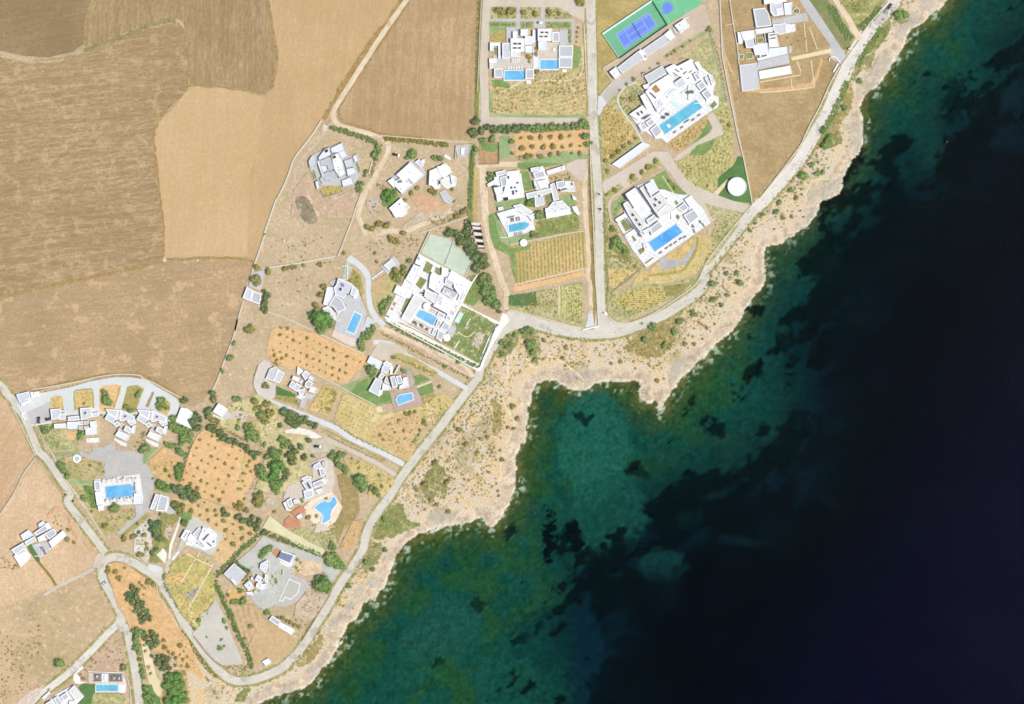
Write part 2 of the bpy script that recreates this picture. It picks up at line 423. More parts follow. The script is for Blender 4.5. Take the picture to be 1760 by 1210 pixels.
# seabed
sea = np.zeros_like(colr) + c3(24, 78, 64)
sea = mixn(sea, c3(38, 82, 50), ss(n1, 0.44, 0.6))
shore = ss(-sd + (n2 - 0.5) * 34, 56, 10)
sea = mixn(sea, c3(66, 86, 42), shore * 0.85)
sea = mixn(sea, c3(112, 108, 58), ss(-sd + (n2 - 0.5) * 20, 15, 2) * 0.8)
sea = mixn(sea, c3(200, 206, 180), ss(n4, 0.57, 0.66) * ss(-sd, 24, 9) * ss(n2, 0.40, 0.58) * 0.75)
def blob(x, y, rx, ry, ang=0, seed=50, edge=0.5):
    ca, sa = math.cos(R(ang)), math.sin(R(ang))
    u = ((GX - x) * ca + (GY - y) * sa) / rx; v = (-(GX - x) * sa + (GY - y) * ca) / ry
    return ss(u * u + v * v + (n2 - 0.5) * 2.4 * edge + (n4 - 0.5) * 1.2 * edge, 1.25, 0.75)
DEEP = MP("z 2100 -400 1800 110 1735 200 1690 230 1650 300 1600 330 1520 400 1480 440 1445 520 1420 600 1415 700 1405 760 1380 800 1330 830 1250 880 1180 900 1130 930 1090 960 1050 1010 1037 1060 1036 1250 1000 3000")
DP = np.array(DEEP, np.float32)
dd = seg_dist(GX, GY, DP) * np.where(in_poly(GX, GY, DEEP + [(9000, 6000), (9000, -3000)]), 1, -1)
uu, vv = (GX * 0.80 - GY * 0.60), (GX * 0.60 + GY * 0.80)
pat = fbm(uu / 2.3, vv, 34, 5, 61) * 0.72 + n2 * 0.28
deep = ss(dd + (n1 - 0.5) * 150, 15, 160)
sandc = mixn(np.zeros_like(sea) + c3(14, 58, 54), c3(5, 26, 36), ss(dd + (n3 - 0.5) * 80, -150, 20))
sandc = mixn(sandc, c3(2, 6, 10), ss(dd + (n1 - 0.5) * 110, 0, 110))
sea = mixn(sea, sandc, ss(dd + (n3 - 0.5) * 100, -220, -30))
grass_ = ss(pat, 0.0, 1.0) * 0 + ss(pat + np.clip((dd + 230) / 330, 0, 1) * 0.33, 0.665, 0.715) * ss(dd, -300, -170)
sea = mixn(sea, c3(3, 13, 14), grass_ * 0.85)
for b_, c_, f_ in ((blob(1020, 770, 62, 95, 0), c3(36, 96, 80), 0.9), (blob(1048, 880, 60, 70, 20), c3(28, 84, 72), 0.7), (blob(755, 1085, 74, 50, -35), c3(33, 84, 72), 0.8),
                   (blob(720, 1150, 36, 30), c3(30, 84, 66), 0.5), (blob(1140, 975, 40, 30), c3(20, 66, 66), 0.6)):
    sea = mixn(sea, c_, b_ * f_)
sea = mixn(sea, c3(2, 6, 14), deep * 0.88)
sea = mixn(sea, c3(5, 18, 28), ss(n1, 0.54, 0.66) * ss(dd, 200, 40) * ss(dd, -40, 30) * 0.55)
navy = ss(GX + 0.7 * GY, 1980, 2350) * ss(dd, 60, 200)
sea = mixn(sea, c3(4, 6, 32), navy * 0.8)
for x, y, rx, ry, an, f_ in ((947, 922, 14, 36, 0, .95), (984, 922, 16, 30, -15, .95), (1062, 938, 20, 28, 35, .9), (1001, 719, 14, 13, 0, .75), (1102, 812, 22, 8, 35, .6), (1305, 632, 9, 14, 0, .7), (1265, 900, 48, 20, -30, .9),
                             (823, 1038, 12, 11, 0, .6), (758, 1140, 14, 8, -20, .6), (1550, 315, 6, 6, 0, .7), (1490, 425, 50, 26, -25, .8), (1640, 170, 20, 34, 15, .6), (1475, 560, 14, 36, 0, .8), (1640, 290, 40, 20, -30, .7)):
    sea = mixn(sea, c3(3, 12, 14), blob(x, y, rx, ry, an, edge=1.6) * f_)
for x, y, rx, ry, an, cc, f_ in ((1330, 920, 40, 34, 0, (8, 34, 44), .35), (1270, 930, 56, 9, 5, (14, 58, 66), .6), (1180, 895, 20, 16, 0, (14, 56, 56), .5), (1385, 842, 9, 30, 35, (10, 44, 56), .7), (1430, 865, 30, 7, 25, (10, 40, 52), .6),
                                 (1005, 1125, 30, 90, 0, (16, 62, 84), .7), (930, 1100, 60, 46, 0, (16, 78, 78), .45), (1430, 735, 20, 16, 0, (10, 46, 56), .7), (1500, 548, 34, 10, 0, (10, 44, 54), .5), (1232, 1105, 8, 14, 0, (6, 28, 42), .6), (1160, 1010, 20, 36, 10, (10, 40, 48), .4)):
    sea = mixn(sea, c3(*[v * .62 for v in cc]), blob(x, y, rx, ry, an, edge=1.6) * f_)
sea *= (1 + (n4 - 0.5) * 0.7 + (fbm(GX, GY, 3.0, 2, 77) - 0.5) * 0.8)[..., None]
far = np.maximum(np.maximum(-60 - GX, GX - 1820), np.maximum(-60 - GY, GY - 1270))
colr = mixn(colr, c3(196, 170, 130), ss(far, 0, 60)); sea = mixn(sea, c3(2, 5, 14), ss(far, 0, 120))
colr = np.where((sd > 0)[..., None], colr, sea)
ny, nx = GX.shape
V = np.stack([(GX - 880) * S, (605 - GY) * S, GZ], -1).reshape(-1, 3).astype(np.float32)
ii = np.arange(ny * nx).reshape(ny, nx)
F = np.stack([ii[1:, :-1], ii[1:, 1:], ii[:-1, 1:], ii[:-1, :-1]], -1).reshape(-1, 4).astype(np.int32)
def np_mesh(name, V, F, colors=None, smooth=False):
    me = bpy.data.meshes.new(name)
    k = F.shape[1]
    me.vertices.add(len(V)); me.vertices.foreach_set("co", np.ascontiguousarray(V, np.float32).ravel())
    me.loops.add(F.size); me.loops.foreach_set("vertex_index", np.ascontiguousarray(F, np.int32).ravel())
    me.polygons.add(len(F)); me.polygons.foreach_set("loop_start", np.arange(len(F), dtype=np.int32) * k)
    me.update(calc_edges=True)
    if smooth: me.polygons.foreach_set("use_smooth", np.ones(len(F), bool))
    if colors is not None:
        a = me.color_attributes.new("tint", 'FLOAT_COLOR', 'POINT')
        a.data.foreach_set("color", np.concatenate([colors, np.ones((len(colors), 1))], 1).astype(np.float32).ravel())
    me.validate(); return me
gm, gt, gb = nt("land_and_seabed"); gb.inputs["Specular IOR Level"].default_value = 0.0; gb.inputs["Roughness"].default_value = 1.0
at = gt.nodes.new("ShaderNodeVertexColor"); at.layer_name = "tint"
pos = gt.nodes.new("ShaderNodeNewGeometry").outputs["Position"]
g1 = gt.nodes.new("ShaderNodeMapRange"); gt.links.new(noise(gt, pos, 0.9, 4, 0.75), g1.inputs[0]); g1.inputs[1].default_value = .3; g1.inputs[2].default_value = .7; g1.inputs[3].default_value = .72; g1.inputs[4].default_value = 1.22
vm = gt.nodes.new("ShaderNodeVectorMath"); vm.operation = 'SCALE'; gt.links.new(at.outputs[0], vm.inputs[0]); gt.links.new(g1.outputs[0], vm.inputs[3])
gt.links.new(vm.outputs[0], gb.inputs["Base Color"])
bp = node(gt, "ShaderNodeBump", Strength=1.0, Distance=0.9); gt.links.new(noise(gt, pos, 0.6, 5, 0.75), bp.inputs["Height"]); gt.links.new(bp.outputs[0], gb.inputs["Normal"])
o = link("ground", np_mesh("ground", V, F, colr.reshape(-1, 3), True), None, [gm]); o['kind'] = 'structure'

# the sea surface: thin, clear, glossy, ruffled by small waves
wm, wt, wb = nt("sea_surface"); wt.nodes.remove(wb)
pos = wt.nodes.new("ShaderNodeNewGeometry").outputs["Position"]
trn = node(wt, "ShaderNodeBsdfTransparent"); trn.inputs[0].default_value = (0.90, 0.97, 0.95, 1)
wv_ = mixc(wt, ramp(wt, noise(wt, mapped(wt, pos, 62, 0.5, 0.14, (5, 5, 0)), 1.0, 4, 0.75), 0.35, 0.65), (0.80, 0.88, 0.86, 1), (0.97, 1.0, 0.99, 1)); wt.links.new(wv_, trn.inputs[0])  # light and dark streaks of the waves painted into the tint
gls = node(wt, "ShaderNodeBsdfGlossy", Roughness=0.10)
fr = node(wt, "ShaderNodeFresnel", IOR=1.33)
bp = node(wt, "ShaderNodeBump", Strength=1.0, Distance=0.22)
hh = mixc(wt, 0.35, noise(wt, mapped(wt, pos, 65, 0.55, 0.16), 1.0, 4, 0.7), noise(wt, pos, 1.1, 3, 0.7))
wt.links.new(hh, bp.inputs["Height"])
for n_ in (gls, fr): wt.links.new(bp.outputs[0], n_.inputs["Normal"])
ms = wt.nodes.new("ShaderNodeMixShader"); fk = node(wt, 'ShaderNodeMath'); fk.operation = 'MULTIPLY'; fk.inputs[1].default_value = 0.22; wt.links.new(fr.outputs[0], fk.inputs[0]); wt.links.new(fk.outputs[0], ms.inputs[0]); wt.links.new(trn.outputs[0], ms.inputs[1]); wt.links.new(gls.outputs[0], ms.inputs[2])
wt.links.new(ms.outputs[0], wt.nodes["Material Output"].inputs[0])
o = mesh("sea", [(-1500, -1500, -2), (1500, -1500, -2), (1500, 1500, -2), (-1500, 1500, -2)], [(0, 1, 2, 3)], wm); o['kind'] = 'structure'

# ------------------------------------------------------------------ flat cover: fields, gardens, roads (each sheet a few mm above the last)
ZC = [0.012]
rg = random.Random(3)
def sheet(name, s, mat, tile='z', edge=0.0, smooth=0, step=5, kind='structure'):
    p = quad(MP(s, tile)) if isinstance(s, str) else s
    if not edge and name in ("field", "plots", "garden", "lawn", "orchard_soil", "verge", "vineyard_soil"): edge, step = 0.55, 4.0
    if smooth: p = catmull(p, smooth, True)
    if edge: p = ragged(p, step, edge, rg)
    p = [w2(q) for q in p]
    z = ZC[0]; ZC[0] += 0.0026
    p = ccw(p)
    tr = tessellate_polygon([[Vector((x, y, 0)) for x, y in p]])
    f = []
    for t in tr:
        a, b, c = (p[k] for k in t)
        f.append(tuple(t) if (b[0] - a[0]) * (c[1] - a[1]) - (b[1] - a[1]) * (c[0] - a[0]) > 0 else tuple(reversed(t)))
    o = mesh(name, [(x, y, z) for x, y in p], f, mat); o['kind'] = kind
    return o
def no_folds(p, lim=1.75):
    p = list(p); i = 1
    while i < len(p) - 1:
        a = math.atan2(p[i][1] - p[i - 1][1], p[i][0] - p[i - 1][0]); b = math.atan2(p[i + 1][1] - p[i][1], p[i + 1][0] - p[i][0])
        if abs((b - a + math.pi) % (2 * math.pi) - math.pi) > lim: p.pop(i + 1 if i + 2 < len(p) else i); i = max(1, i - 1)
        elif math.dist(p[i], p[i - 1]) < (6 if lim < 2 else 1): p.pop(i)
        else: i += 1
    return p
def strip(name, s, w, mat, tile='z', smooth=6, edge=0.0, w1=None):
    p = MP(s, tile) if isinstance(s, str) else s
    p = no_folds(p, 1.15 if smooth else 2.2)
    if smooth: p = catmull(p, smooth)
    q = [w2(a) for a in p]; z = ZC[0]; ZC[0] += 0.0026
    v, f, uv = [], [], []; L = 0
    for i, a in enumerate(q):
        b0, b1 = q[max(0, i - 1)], q[min(len(q) - 1, i + 1)]
        dx, dy = b1[0] - b0[0], b1[1] - b0[1]; n = math.hypot(dx, dy) or 1
        if i: L += math.dist(q[i - 1], a)
        ww = (w + ((w1 - w) * i / (len(q) - 1) if w1 else 0)) * S / 2
        e1, e2 = ww + rg.uniform(-edge, edge) * S, ww + rg.uniform(-edge, edge) * S
        v += [(a[0] - dy / n * e1, a[1] + dx / n * e1, z), (a[0] + dy / n * e2, a[1] - dx / n * e2, z)]
        uv += [(0, L), (2 * ww, L)]
        if i: k = 2 * i; f.append((k - 1, k - 2, k, k + 1)[::-1])
    o = mesh(name, v, f, mat); o['kind'] = 'structure'
    f_up = o.data.polygons[0].normal.z
    if f_up < 0: o.data.flip_normals()
    ul = o.data.uv_layers.new(name="UVMap")
    for lp in o.data.loops: ul.data[lp.index].uv = uv[lp.vertex_index]
    return o

SOIL = (214, 184, 142)
f_top = ground("field_soil_olive", (166, 142, 104), (152, 128, 90), streak=(80, 0.35))
f_vert = ground("field_soil_streaked", (188, 162, 122), (172, 146, 104), streak=(2, 0.75, (142, 114, 76)))
f_big = ground("field_soil_ploughed", (200, 171, 130), (178, 152, 112), streak=(83, 1.0, (146, 120, 80)), big=0.02, amt=1.2, spots=((0.12, (206, 180, 142), 0.35, 0.55), (0.45, (152, 130, 88), 0.5, 0.6)))
f_bright = ground("field_stubble_golden", (214, 182, 138), (204, 172, 126), streak=(2, 0.5, (190, 156, 108)), big=0.015, amt=0.6)
f_bright2 = ground("field_stubble_tan", (206, 174, 128), (196, 166, 120), streak=(4, 0.5, (184, 150, 104)), big=0.03, amt=0.6)
f_east = ground("field_soil_brown", (208, 178, 136), (182, 154, 112), streak=(3, 0.65, (162, 130, 88)), big=0.018)
f_low = ground("field_soil_rough", (206, 174, 132), (180, 152, 114), streak=(84, 0.6, (158, 134, 98)), big=0.016, amt=1.2, spots=((0.08, (222, 190, 148), 0.4, 0.56), (0.4, (158, 134, 98), 0.5, 0.6)))
f_sand = ground("field_sandy", (222, 188, 148), (208, 172, 130), streak=(30, 0.3), big=0.03)
scrubg = ground("dry_scrub_ground", (212, 182, 144), (186, 164, 124), spots=((0.30, (228, 198, 160), 0.7, 0.56), (0.5, (150, 138, 92), 0.6, 0.58)), big=0.03)
parcel = ground("dry_parcel_soil", (208, 184, 150), (196, 172, 136), big=0.04, spots=((0.13, (174, 164, 112), 0.45, 0.56), (0.3, (226, 206, 172), 0.5, 0.58), (0.6, (160, 142, 100), 0.5, 0.61)))
parcel_pink = ground("dry_parcel_soil_pinkish", (212, 182, 152), (196, 168, 136), big=0.05, spots=((0.12, (228, 206, 178), 0.6, 0.57), (0.5, (156, 138, 98), 0.5, 0.6)))
orange = ground("orange_orchard_soil", (230, 188, 134), (220, 178, 124), big=0.03, amt=0.7, spots=((0.1, (216, 184, 132), 0.7, 0.54), (0.3, (240, 204, 154), 0.6, 0.58), (0.5, (188, 164, 104), 0.5, 0.62)))
track = road_mat("dirt_track", (232, 212, 182), (216, 192, 158), 0.7)
asph = road_mat("pale_asphalt", (218, 210, 194), (204, 195, 178), 0.5)
asphw = road_mat("dusty_asphalt", (228, 220, 206), (216, 206, 194), 0.35)
paveb = ground("driveway_paving", (212, 198, 178), (202, 188, 168), big=0.05, amt=0.35)
pavegr = ground("driveway_and_shade_grey", (198, 194, 188), (188, 184, 178), big=0.08, amt=0.3)
conc = ground("driveway_concrete", (218, 218, 212), (208, 210, 206), big=0.05, amt=0.3)
lawn = ground("lawn_grass", (136, 160, 96), (118, 146, 82), big=0.08, amt=0.8, fine=0.6, spots=((0.3, (166, 172, 112), 0.6, 0.56), (0.2, (104, 130, 72), 0.5, 0.56)))
lawn2 = ground("lawn_grass_dark", (100, 134, 76), (86, 122, 68), big=0.08, amt=0.6, fine=0.6)
lawnp = ground("lawn_grass_pale", (162, 180, 128), (140, 162, 104), big=0.08, amt=0.6, fine=0.5)
gardA = ground("planted_garden_arcs", (216, 194, 152), (190, 178, 128), big=0.10, rings=(12.0, 232.0, 2.6, (182, 162, 96), 0.7), spots=((0.6, (148, 138, 72), 0.7, 0.55), (0.2, (236, 186, 130), 0.6, 0.55), (0.9, (244, 228, 180), 0.6, 0.58)), fine=0.8)
dryl = ground("dry_grass", (190, 172, 106), (164, 156, 92), big=0.09, spots=(0.5, (128, 128, 66), 0.6, 0.56))
gard = ground("planted_garden", (204, 190, 146), (174, 170, 114), big=0.10, spots=((0.55, (120, 126, 58), 0.7, 0.54), (0.23, (214, 196, 136), 0.7, 0.56), (0.16, (140, 152, 84), 0.6, 0.55)), fine=0.8)
gardo = ground("planted_garden_orange", (222, 194, 132), (206, 180, 112), big=0.10, spots=((0.5, (146, 134, 66), 0.7, 0.55), (0.2, (232, 190, 130), 0.6, 0.55), (0.9, (240, 222, 170), 0.6, 0.6)), fine=0.8)
mead = ground("field_meadow_brown", (192, 164, 120), (170, 144, 100), big=0.06, spots=(0.25, (196, 168, 118), 0.6, 0.56))
verge = ground("verge_dry_brush", (180, 160, 108), (156, 142, 88), big=0.12, spots=((0.3, (212, 190, 142), 0.7, 0.55), (0.5, (118, 120, 66), 0.6, 0.57)))
vergeg = ground("verge_green_brush", (132, 142, 86), (156, 152, 94), big=0.12, spots=((0.3, (104, 120, 66), 0.6, 0.55), (0.22, (196, 182, 128), 0.6, 0.56)))
scrubgreen = ground("coastal_green_scrub", (140, 142, 92), (172, 160, 112), big=0.10, spots=((0.4, (108, 118, 70), 0.6, 0.55), (0.2, (216, 196, 150), 0.7, 0.54)))
sandp = ground("path_sand", (236, 218, 178), (226, 206, 164), big=0.2, amt=0.4)
whitep = ground("path_white", (246, 242, 230), (236, 230, 214), big=0.2, amt=0.2)
greyp = ground("gravel_grey", (190, 186, 180), (178, 172, 168), big=0.06, amt=0.7, fine=0.6)
brownbank = ground("verge_brown_bank", (166, 136, 86), (182, 150, 100), big=0.2)

# fields
sheet("field", "z -60 -60 e 430 -60 428 0 400 120 400 205 345 245 230 272 120 266 0 240 z -60 88", f_top)
sheet("field", "e 425 -60 1270 -60 1275 60 1295 160 1312 250 1305 330 1290 412 1258 445 1160 430 1040 410 905 402 893 300 888 210 872 110 835 88 760 95 690 118 600 150 480 205 398 218 405 120 430 0", f_vert)
sheet("field", "z -60 90 e 0 262 120 290 240 276 400 250 560 190 700 135 845 105 872 140 885 230 895 300 890 405 850 460 770 540 730 620 725 680 740 800 752 900 768 1000 775 1210 z 282 441 276 448 g 990 182 800 230 600 275 400 318 200 355 0 402 z -60 530", f_big)
sheet("field", "e 905 412 1040 418 1160 440 1250 458 1230 540 1240 700 1180 900 1180 1212 780 1212 z 284 444 282 440 278 370 273 300 264 250 268 215 300 185 e 850 470", f_bright)
sheet("field", "z 456 165 470 155 477 110 470 40 462 -60 720 -60 692 0 640 75 600 145 566 205 530 235 505 280 485 325 462 375 445 430 436 452 425 441 428 300 445 250 447 195", f_bright2)
sheet("field", "f 985 -40 1582 -60 1582 0 1560 380 1535 800 1512 1180 1400 1186 1100 1165 760 1130 560 1070 430 1012 405 950 400 900 440 850 560 640 690 440 830 250 950 50", f_east)
sheet("field", "z -60 520 g 0 408 200 362 400 325 800 238 1000 190 1100 172 1400 172 1600 195 1560 330 1530 400 1500 520 1480 620 1400 850 1330 1010 1240 1060 1140 1040 1000 950 930 915 860 895 700 890 500 930 200 1000 100 1010 60 990 0 920 z -60 640", f_low)
sheet("field", "z -60 600 0 660 15 690 40 730 60 790 30 835 0 880 -60 960", f_sand)
sheet("field", "z -60 970 0 885 62 792 90 830 120 870 150 920 166 948 158 972 98 1008 40 1030 0 1045 -60 1060", ground("field_sandy_pale", (224, 192, 154), (212, 180, 142), big=0.04, spots=(0.10, (200, 168, 120), 0.6, 0.56)))
sheet("field", "z -60 1062 0 1046 40 1032 98 1010 160 980 182 1010 203 1050 206 1068 164 1113 123 1149 68 1190 20 1215 -20 1250 -60 1250", scrubg)
sheet("field", "z 205 1075 218 1090 228 1130 234 1170 234 1250 0 1250 30 1215 68 1194 123 1153 164 1117", parcel_pink)
# the plots behind the coast road
sheet("plots", "z 570 208 600 215 660 236 740 238 815 242 818 385 806 400 820 480 870 545 840 600 806 655 700 800 640 885 600 975 560 1050 500 1140 430 1164 380 1150 300 1040 255 975 200 952 172 950 120 845 62 755 22 690 40 680 200 648 260 660 330 700 350 690 380 640 400 590 425 480 436 455 460 375 490 310 540 235", parcel)
sheet("plots", "z 826 -60 1250 -60 1295 345 1255 405 1200 480 1120 548 1035 570 910 558 870 545 818 480 805 400 818 240", parcel)
sheet("field", "z 1225 -60 1440 -60 C 1000 0 1380 560 1530 700 1490 820 1340 1210 z 1400 210 1370 262 1330 315 1292 352 1283 300 1262 180 1245 80", mead)
sheet("soil_track", "C 100 880 200 1000 230 1150 500 1175 900 1150 1180 1100 1240 900 1280 760 1250 720 1200 900 1130 1040 900 1090 500 1110 300 1130 170 960 100 800 60 700", ground("bare_orange_soil", (226, 186, 138), (212, 172, 124), big=0.1), edge=1.2)
sheet("field", "h 415 -20 600 0 840 330 830 400 760 430 700 400 430 20", ground("verge_field_mixed", (160, 150, 104), (120, 136, 82), big=0.05))
sheet("field", "h 640 -60 1130 -60 1080 20 880 290 850 300 640 0", ground("verge_field_green", (132, 140, 82), (206, 190, 128), big=0.05))

# field banks and brushy verges
strip("verge", "e 1265 -20 1275 60 1292 160 1308 250 1303 330 1288 410", 5, brownbank, edge=1.2)
strip("verge", "e 1258 444 1160 428 1040 412 905 404 880 420 850 455 800 505 762 550 738 600 728 660 738 760 752 900 766 1000 774 1120 772 1210 z 280 440", 4, brownbank, edge=1.4)
strip("verge", "e 905 404 896 330 890 230 878 120 868 105", 4, brownbank, edge=1.4)
strip("verge", "e 395 240 480 210 560 180 640 150 700 122 760 105 830 98", 7, ground("verge_olive", (162, 146, 100), (140, 128, 80), big=0.15), edge=2)
strip("verge", "e 425 0 410 100 398 210", 3, brownbank, edge=1)
strip("verge", "e 0 262 100 285 200 292 300 285", 3, ground("verge_pale", (208, 184, 142), (190, 164, 120), big=0.2), edge=1.5)
strip("verge", "g 0 410 100 385 250 350 420 312 600 275 800 232 1000 188 1060 170 1180 165 1400 160 1540 168 1600 190", 5, brownbank, edge=1.4)
strip("verge", "f 960 -20 830 170 700 330 600 480 500 620 410 770 340 900 270 1000", 13, brownbank, edge=1.8, w1=9)
strip("verge", "f 985 20 760 360 620 560 500 740 440 840 400 930 430 1010 520 1050 640 1080 780 1130 1100 1160", 5, brownbank, edge=1)
strip("verge", "g 200 1000 400 948 620 905 760 892 880 898 960 930 1060 990 1150 1045", 6, brownbank, edge=0.8)
strip("verge", "f 1592 -20 1585 300 1572 500 1565 760 1562 980", 8, ground("verge_hedge_grass", (132, 138, 72), (166, 154, 92), big=0.2), edge=1.2)
strip("verge", "I 1400 120 1400 500 1395 900 G 60 300", 12, vergeg, edge=2)
strip("verge", "I 1460 400 1450 700 1440 1000 G 150 300", 8, ground("verge_striped", (220, 190, 134), (196, 172, 110), rows=(0, 0.9, (160, 140, 84), 0.8)), edge=0.6)
strip("verge", "F 1570 180 1570 900 G 1580 300 1600 1000 b 1480 300 1490 560", 6, ground("verge_rust", (190, 150, 96), (150, 140, 80), big=0.2), edge=1)
strip("verge", "F 1720 200 1730 900 E 100 300 110 700 a 200 20 205 500", 5, vergeg, edge=1.2)

# roads and tracks: brushy dusty verges first, the carriageways on top
RV = []
roadside = ground("verge_roadside", (178, 166, 114), (154, 152, 92), big=0.09, spots=((0.25, (116, 128, 72), 0.6, 0.55), (0.4, (222, 200, 156), 0.7, 0.55)))
RV.append(("h 1180 -60 1150 20 1075 110 1000 195 940 265 880 345 800 500 730 650 690 740 650 830 590 960 500 1110 450 1200 i 850 220 775 310 700 400 630 475 560 555 500 610 430 690", 32.0, 28.0))
strip('verge', RV[-1][0], RV[-1][1], roadside, edge=1.8, w1=RV[-1][2])
strip("road", RV[-1][0], 23, asphw, edge=0.3, w1=19)
RV.append(("i 480 625 430 690 365 770 300 850 215 955 130 1060 60 1150 a 1165 160 1080 265 1025 340 960 412 885 470 800 522 710 580 620 622 540 660 450 690 380 718 300 738 230 748 150 752 70 754 0 752 b 1100 655 1000 640 900 615 800 585 700 562 620 555 540 560 450 585 370 625 300 680 250 750 200 840 160 905 120 980 80 1060 40 1130", 25.0, None))
strip('verge', RV[-1][0], RV[-1][1], roadside, edge=1.8, w1=RV[-1][2])
strip("road", RV[-1][0], 16, asph, edge=0.2)
RV.append(("b 90 1050 40 1130 N 1700 590 1640 660 1500 830 1350 1030 1230 1190 k 640 420 570 510 500 600 415 720 330 860 260 950 200 1040 165 1110 140 1180 l 1200 110 1150 200 1100 300 1040 405 985 490 930 565 890 630 850 700 800 790 750 870 690 960 640 1050 585 1130 540 1200 Z 1300 620 1240 710 1170 790 1100 860 1000 915 900 955 800 985 700 1000 620 1000 540 970 490 930 440 885 380 815 325 745 260 655 200 570 140 480 80 395 X 1130 900 1050 780 980 660 900 530 860 450 790 380 720 325 640 280 560 225 480 185 400 150 330 130 260 128 200 145 140 180 110 230 105 280 110 340 125 400 145 450 200 550 260 660 310 750 350 830 385 900 410 970 435 1060 450 1150 Y 470 480 500 620 520 730 540 850 555 970 570 1100 585 1230 600 1300", 22.5, None))
strip('verge', RV[-1][0], RV[-1][1], roadside, edge=1.8, w1=RV[-1][2])
strip("road", RV[-1][0], 13.5, asph, edge=0.2)
RV.append(("V 1330 660 1250 560 1180 460 1080 335 960 170 850 20 Q 450 950 300 650 200 500 100 350 0 210 O 400 1130 340 990 280 850 230 720 180 610 130 520 60 430 20 350 -60 270 z 0 662 -60 620", 21.0, None))
strip('verge', RV[-1][0], RV[-1][1], roadside, edge=1.8, w1=RV[-1][2])
strip("road", RV[-1][0], 12, asph, edge=0.2)
RV.append(("A 1590 -100 1580 100 1590 500 1600 1000 F 1610 100 1640 500 1670 900 G 1680 100 1690 600 1700 1100 b 1555 100 1570 400 1590 560 1640 620", 25.0, 22.0))
strip('verge', RV[-1][0], RV[-1][1], roadside, edge=1.8, w1=RV[-1][2])
strip("road", RV[-1][0], 16, asph, edge=0.2, w1=13)
sheet("road", "a 120 560 205 560 235 620 300 655 400 650 420 740 100 760", asph)
sheet("road", "X 640 250 720 230 870 270 880 330 850 450 760 390", asph)
sheet("road", "Y 270 30 330 150 320 180 300 280 400 310 360 50", asph)
sheet("road", "b 430 395 700 470 880 520 1160 590 1330 610 1340 640 1200 625 900 560 640 520 500 520 380 560 330 600 400 520 340 440", asph)
strip("track", "f 1010 -60 970 0 850 170 730 345 640 485 560 610 470 750 400 860 360 930 358 985 390 1040 450 1075 600 1110 740 1155 H 1060 150 1150 200 1215 270 1230 340 1200 430 1150 520 1090 630 1010 765 950 880 900 985 870 1080 850 1180 I 20 1050 5 1120 30 1170 J 60 80 150 95 260 70 400 50 560 60 700 0 I 900 1090 1050 1020 1150 960", 8.5, track, edge=0.5)
strip("track", "H 1150 210 1000 150 700 60 560 20", 5, track, edge=0.4)
strip("track", "H 430 90 330 260 230 360 130 480 60 600 50 700 H 60 850 100 950", 5, ground("track_pinkish", (216, 192, 168), (204, 178, 148), big=0.1), edge=0.8)
sheet("track", "H 395 60 420 20 470 60 450 110 410 115", ground("gate_pad_pink", (238, 216, 204), (226, 204, 190), big=0.2))
strip("track", "F 170 600 220 700 230 900 250 1200 G 240 150 260 300 300 520 350 700 400 880 470 1080 520 1210 b 330 100 350 200 370 380", 13, track, edge=1.0, w1=9)
strip("track", "F 1480 560 1510 700 1500 900 1510 1200 G 1520 200 1540 500 1550 800 1540 1000 b 1420 50 1430 300 1430 440", 8, track, edge=0.8)
strip("track", "F 200 620 400 610 700 600", 8, track, edge=0.8)
strip("track", "G 600 1150 900 1090 1200 1020 1500 950", 9, ground("track_orange", (238, 196, 144), (228, 184, 130), big=0.1), edge=0.6)
sheet("track", "F 1280 600 1420 540 1520 540 1530 700 1500 800 1440 820 1380 760 1300 690 1270 660", paveb)
strip("track", "K 730 90 850 180 920 250 970 340 980 500 990 650 1020 760 1080 860 1180 950", 10, conc, edge=0.3)
sheet("track", "K 700 130 760 170 850 210 720 80", conc)
strip("lane", "L 20 660 200 720 600 900 1100 1130 N 1640 570", 7, track, edge=0.4)
strip("lane", "N 470 40 600 20 1000 210 1300 390 1600 560", 3, ground("lane_pink", (232, 204, 178), (222, 190, 158), big=0.3), edge=0.3)
sheet("path", "L 180 560 500 700 860 890 1340 1140 1380 1200 1360 1235 1310 1210 830 925 480 745 380 690 160 580", whitep)
sheet("path", "L 1095 370 1130 370 1260 450 1600 610 1600 650 1240 490 1100 400", whitep)
sheet("path", "L 1600 610 1640 500 1690 520 1730 590 1640 700 1580 800 1500 920 1420 1090 1390 1200 1350 1170 1440 970 1560 760", whitep)
strip("lane", "N 380 130 600 160 800 300 1000 410 1200 510 1440 650 1560 720", 8, conc, edge=0.3)
sheet("yard", "N 460 120 700 170 820 260 600 330 540 380 340 300", paveb)
strip("lane", "M 100 800 250 880 500 980 700 1060 900 1140 1100 1230 k 0 350 150 420 300 490 460 580", 9, conc, edge=0.4)
sheet("yard", "M 100 420 180 350 240 380 280 440 210 600 260 640 300 650 330 650 310 820 260 860 200 870 120 820 60 740 50 640", ground("yard_pale_grey", (218, 206, 192), (206, 198, 186), big=0.1, amt=0.4))
strip("lane", "S 860 90 1000 160 1200 250 1400 350 1600 460 1760 560", 7, paveb, edge=0.3)
sheet("yard", "S 580 140 780 100 860 110 990 180 1010 250 830 310 660 320 580 290 570 220", ground("yard_beige", (206, 194, 168), (194, 184, 160), big=0.1))
sheet("yard", "S 360 0 520 -40 700 0 830 80 780 100 600 90 500 160 460 130 470 80 370 60", ground("yard_white_gravel", (244, 236, 222), (232, 222, 204), big=0.3, amt=0.4))
strip("lane", "S 860 -20 1100 110 1400 260 1640 380", 2.4, ground("lane_hedge_olive", (150, 142, 84), (190, 176, 116), big=0.5), edge=0.5)
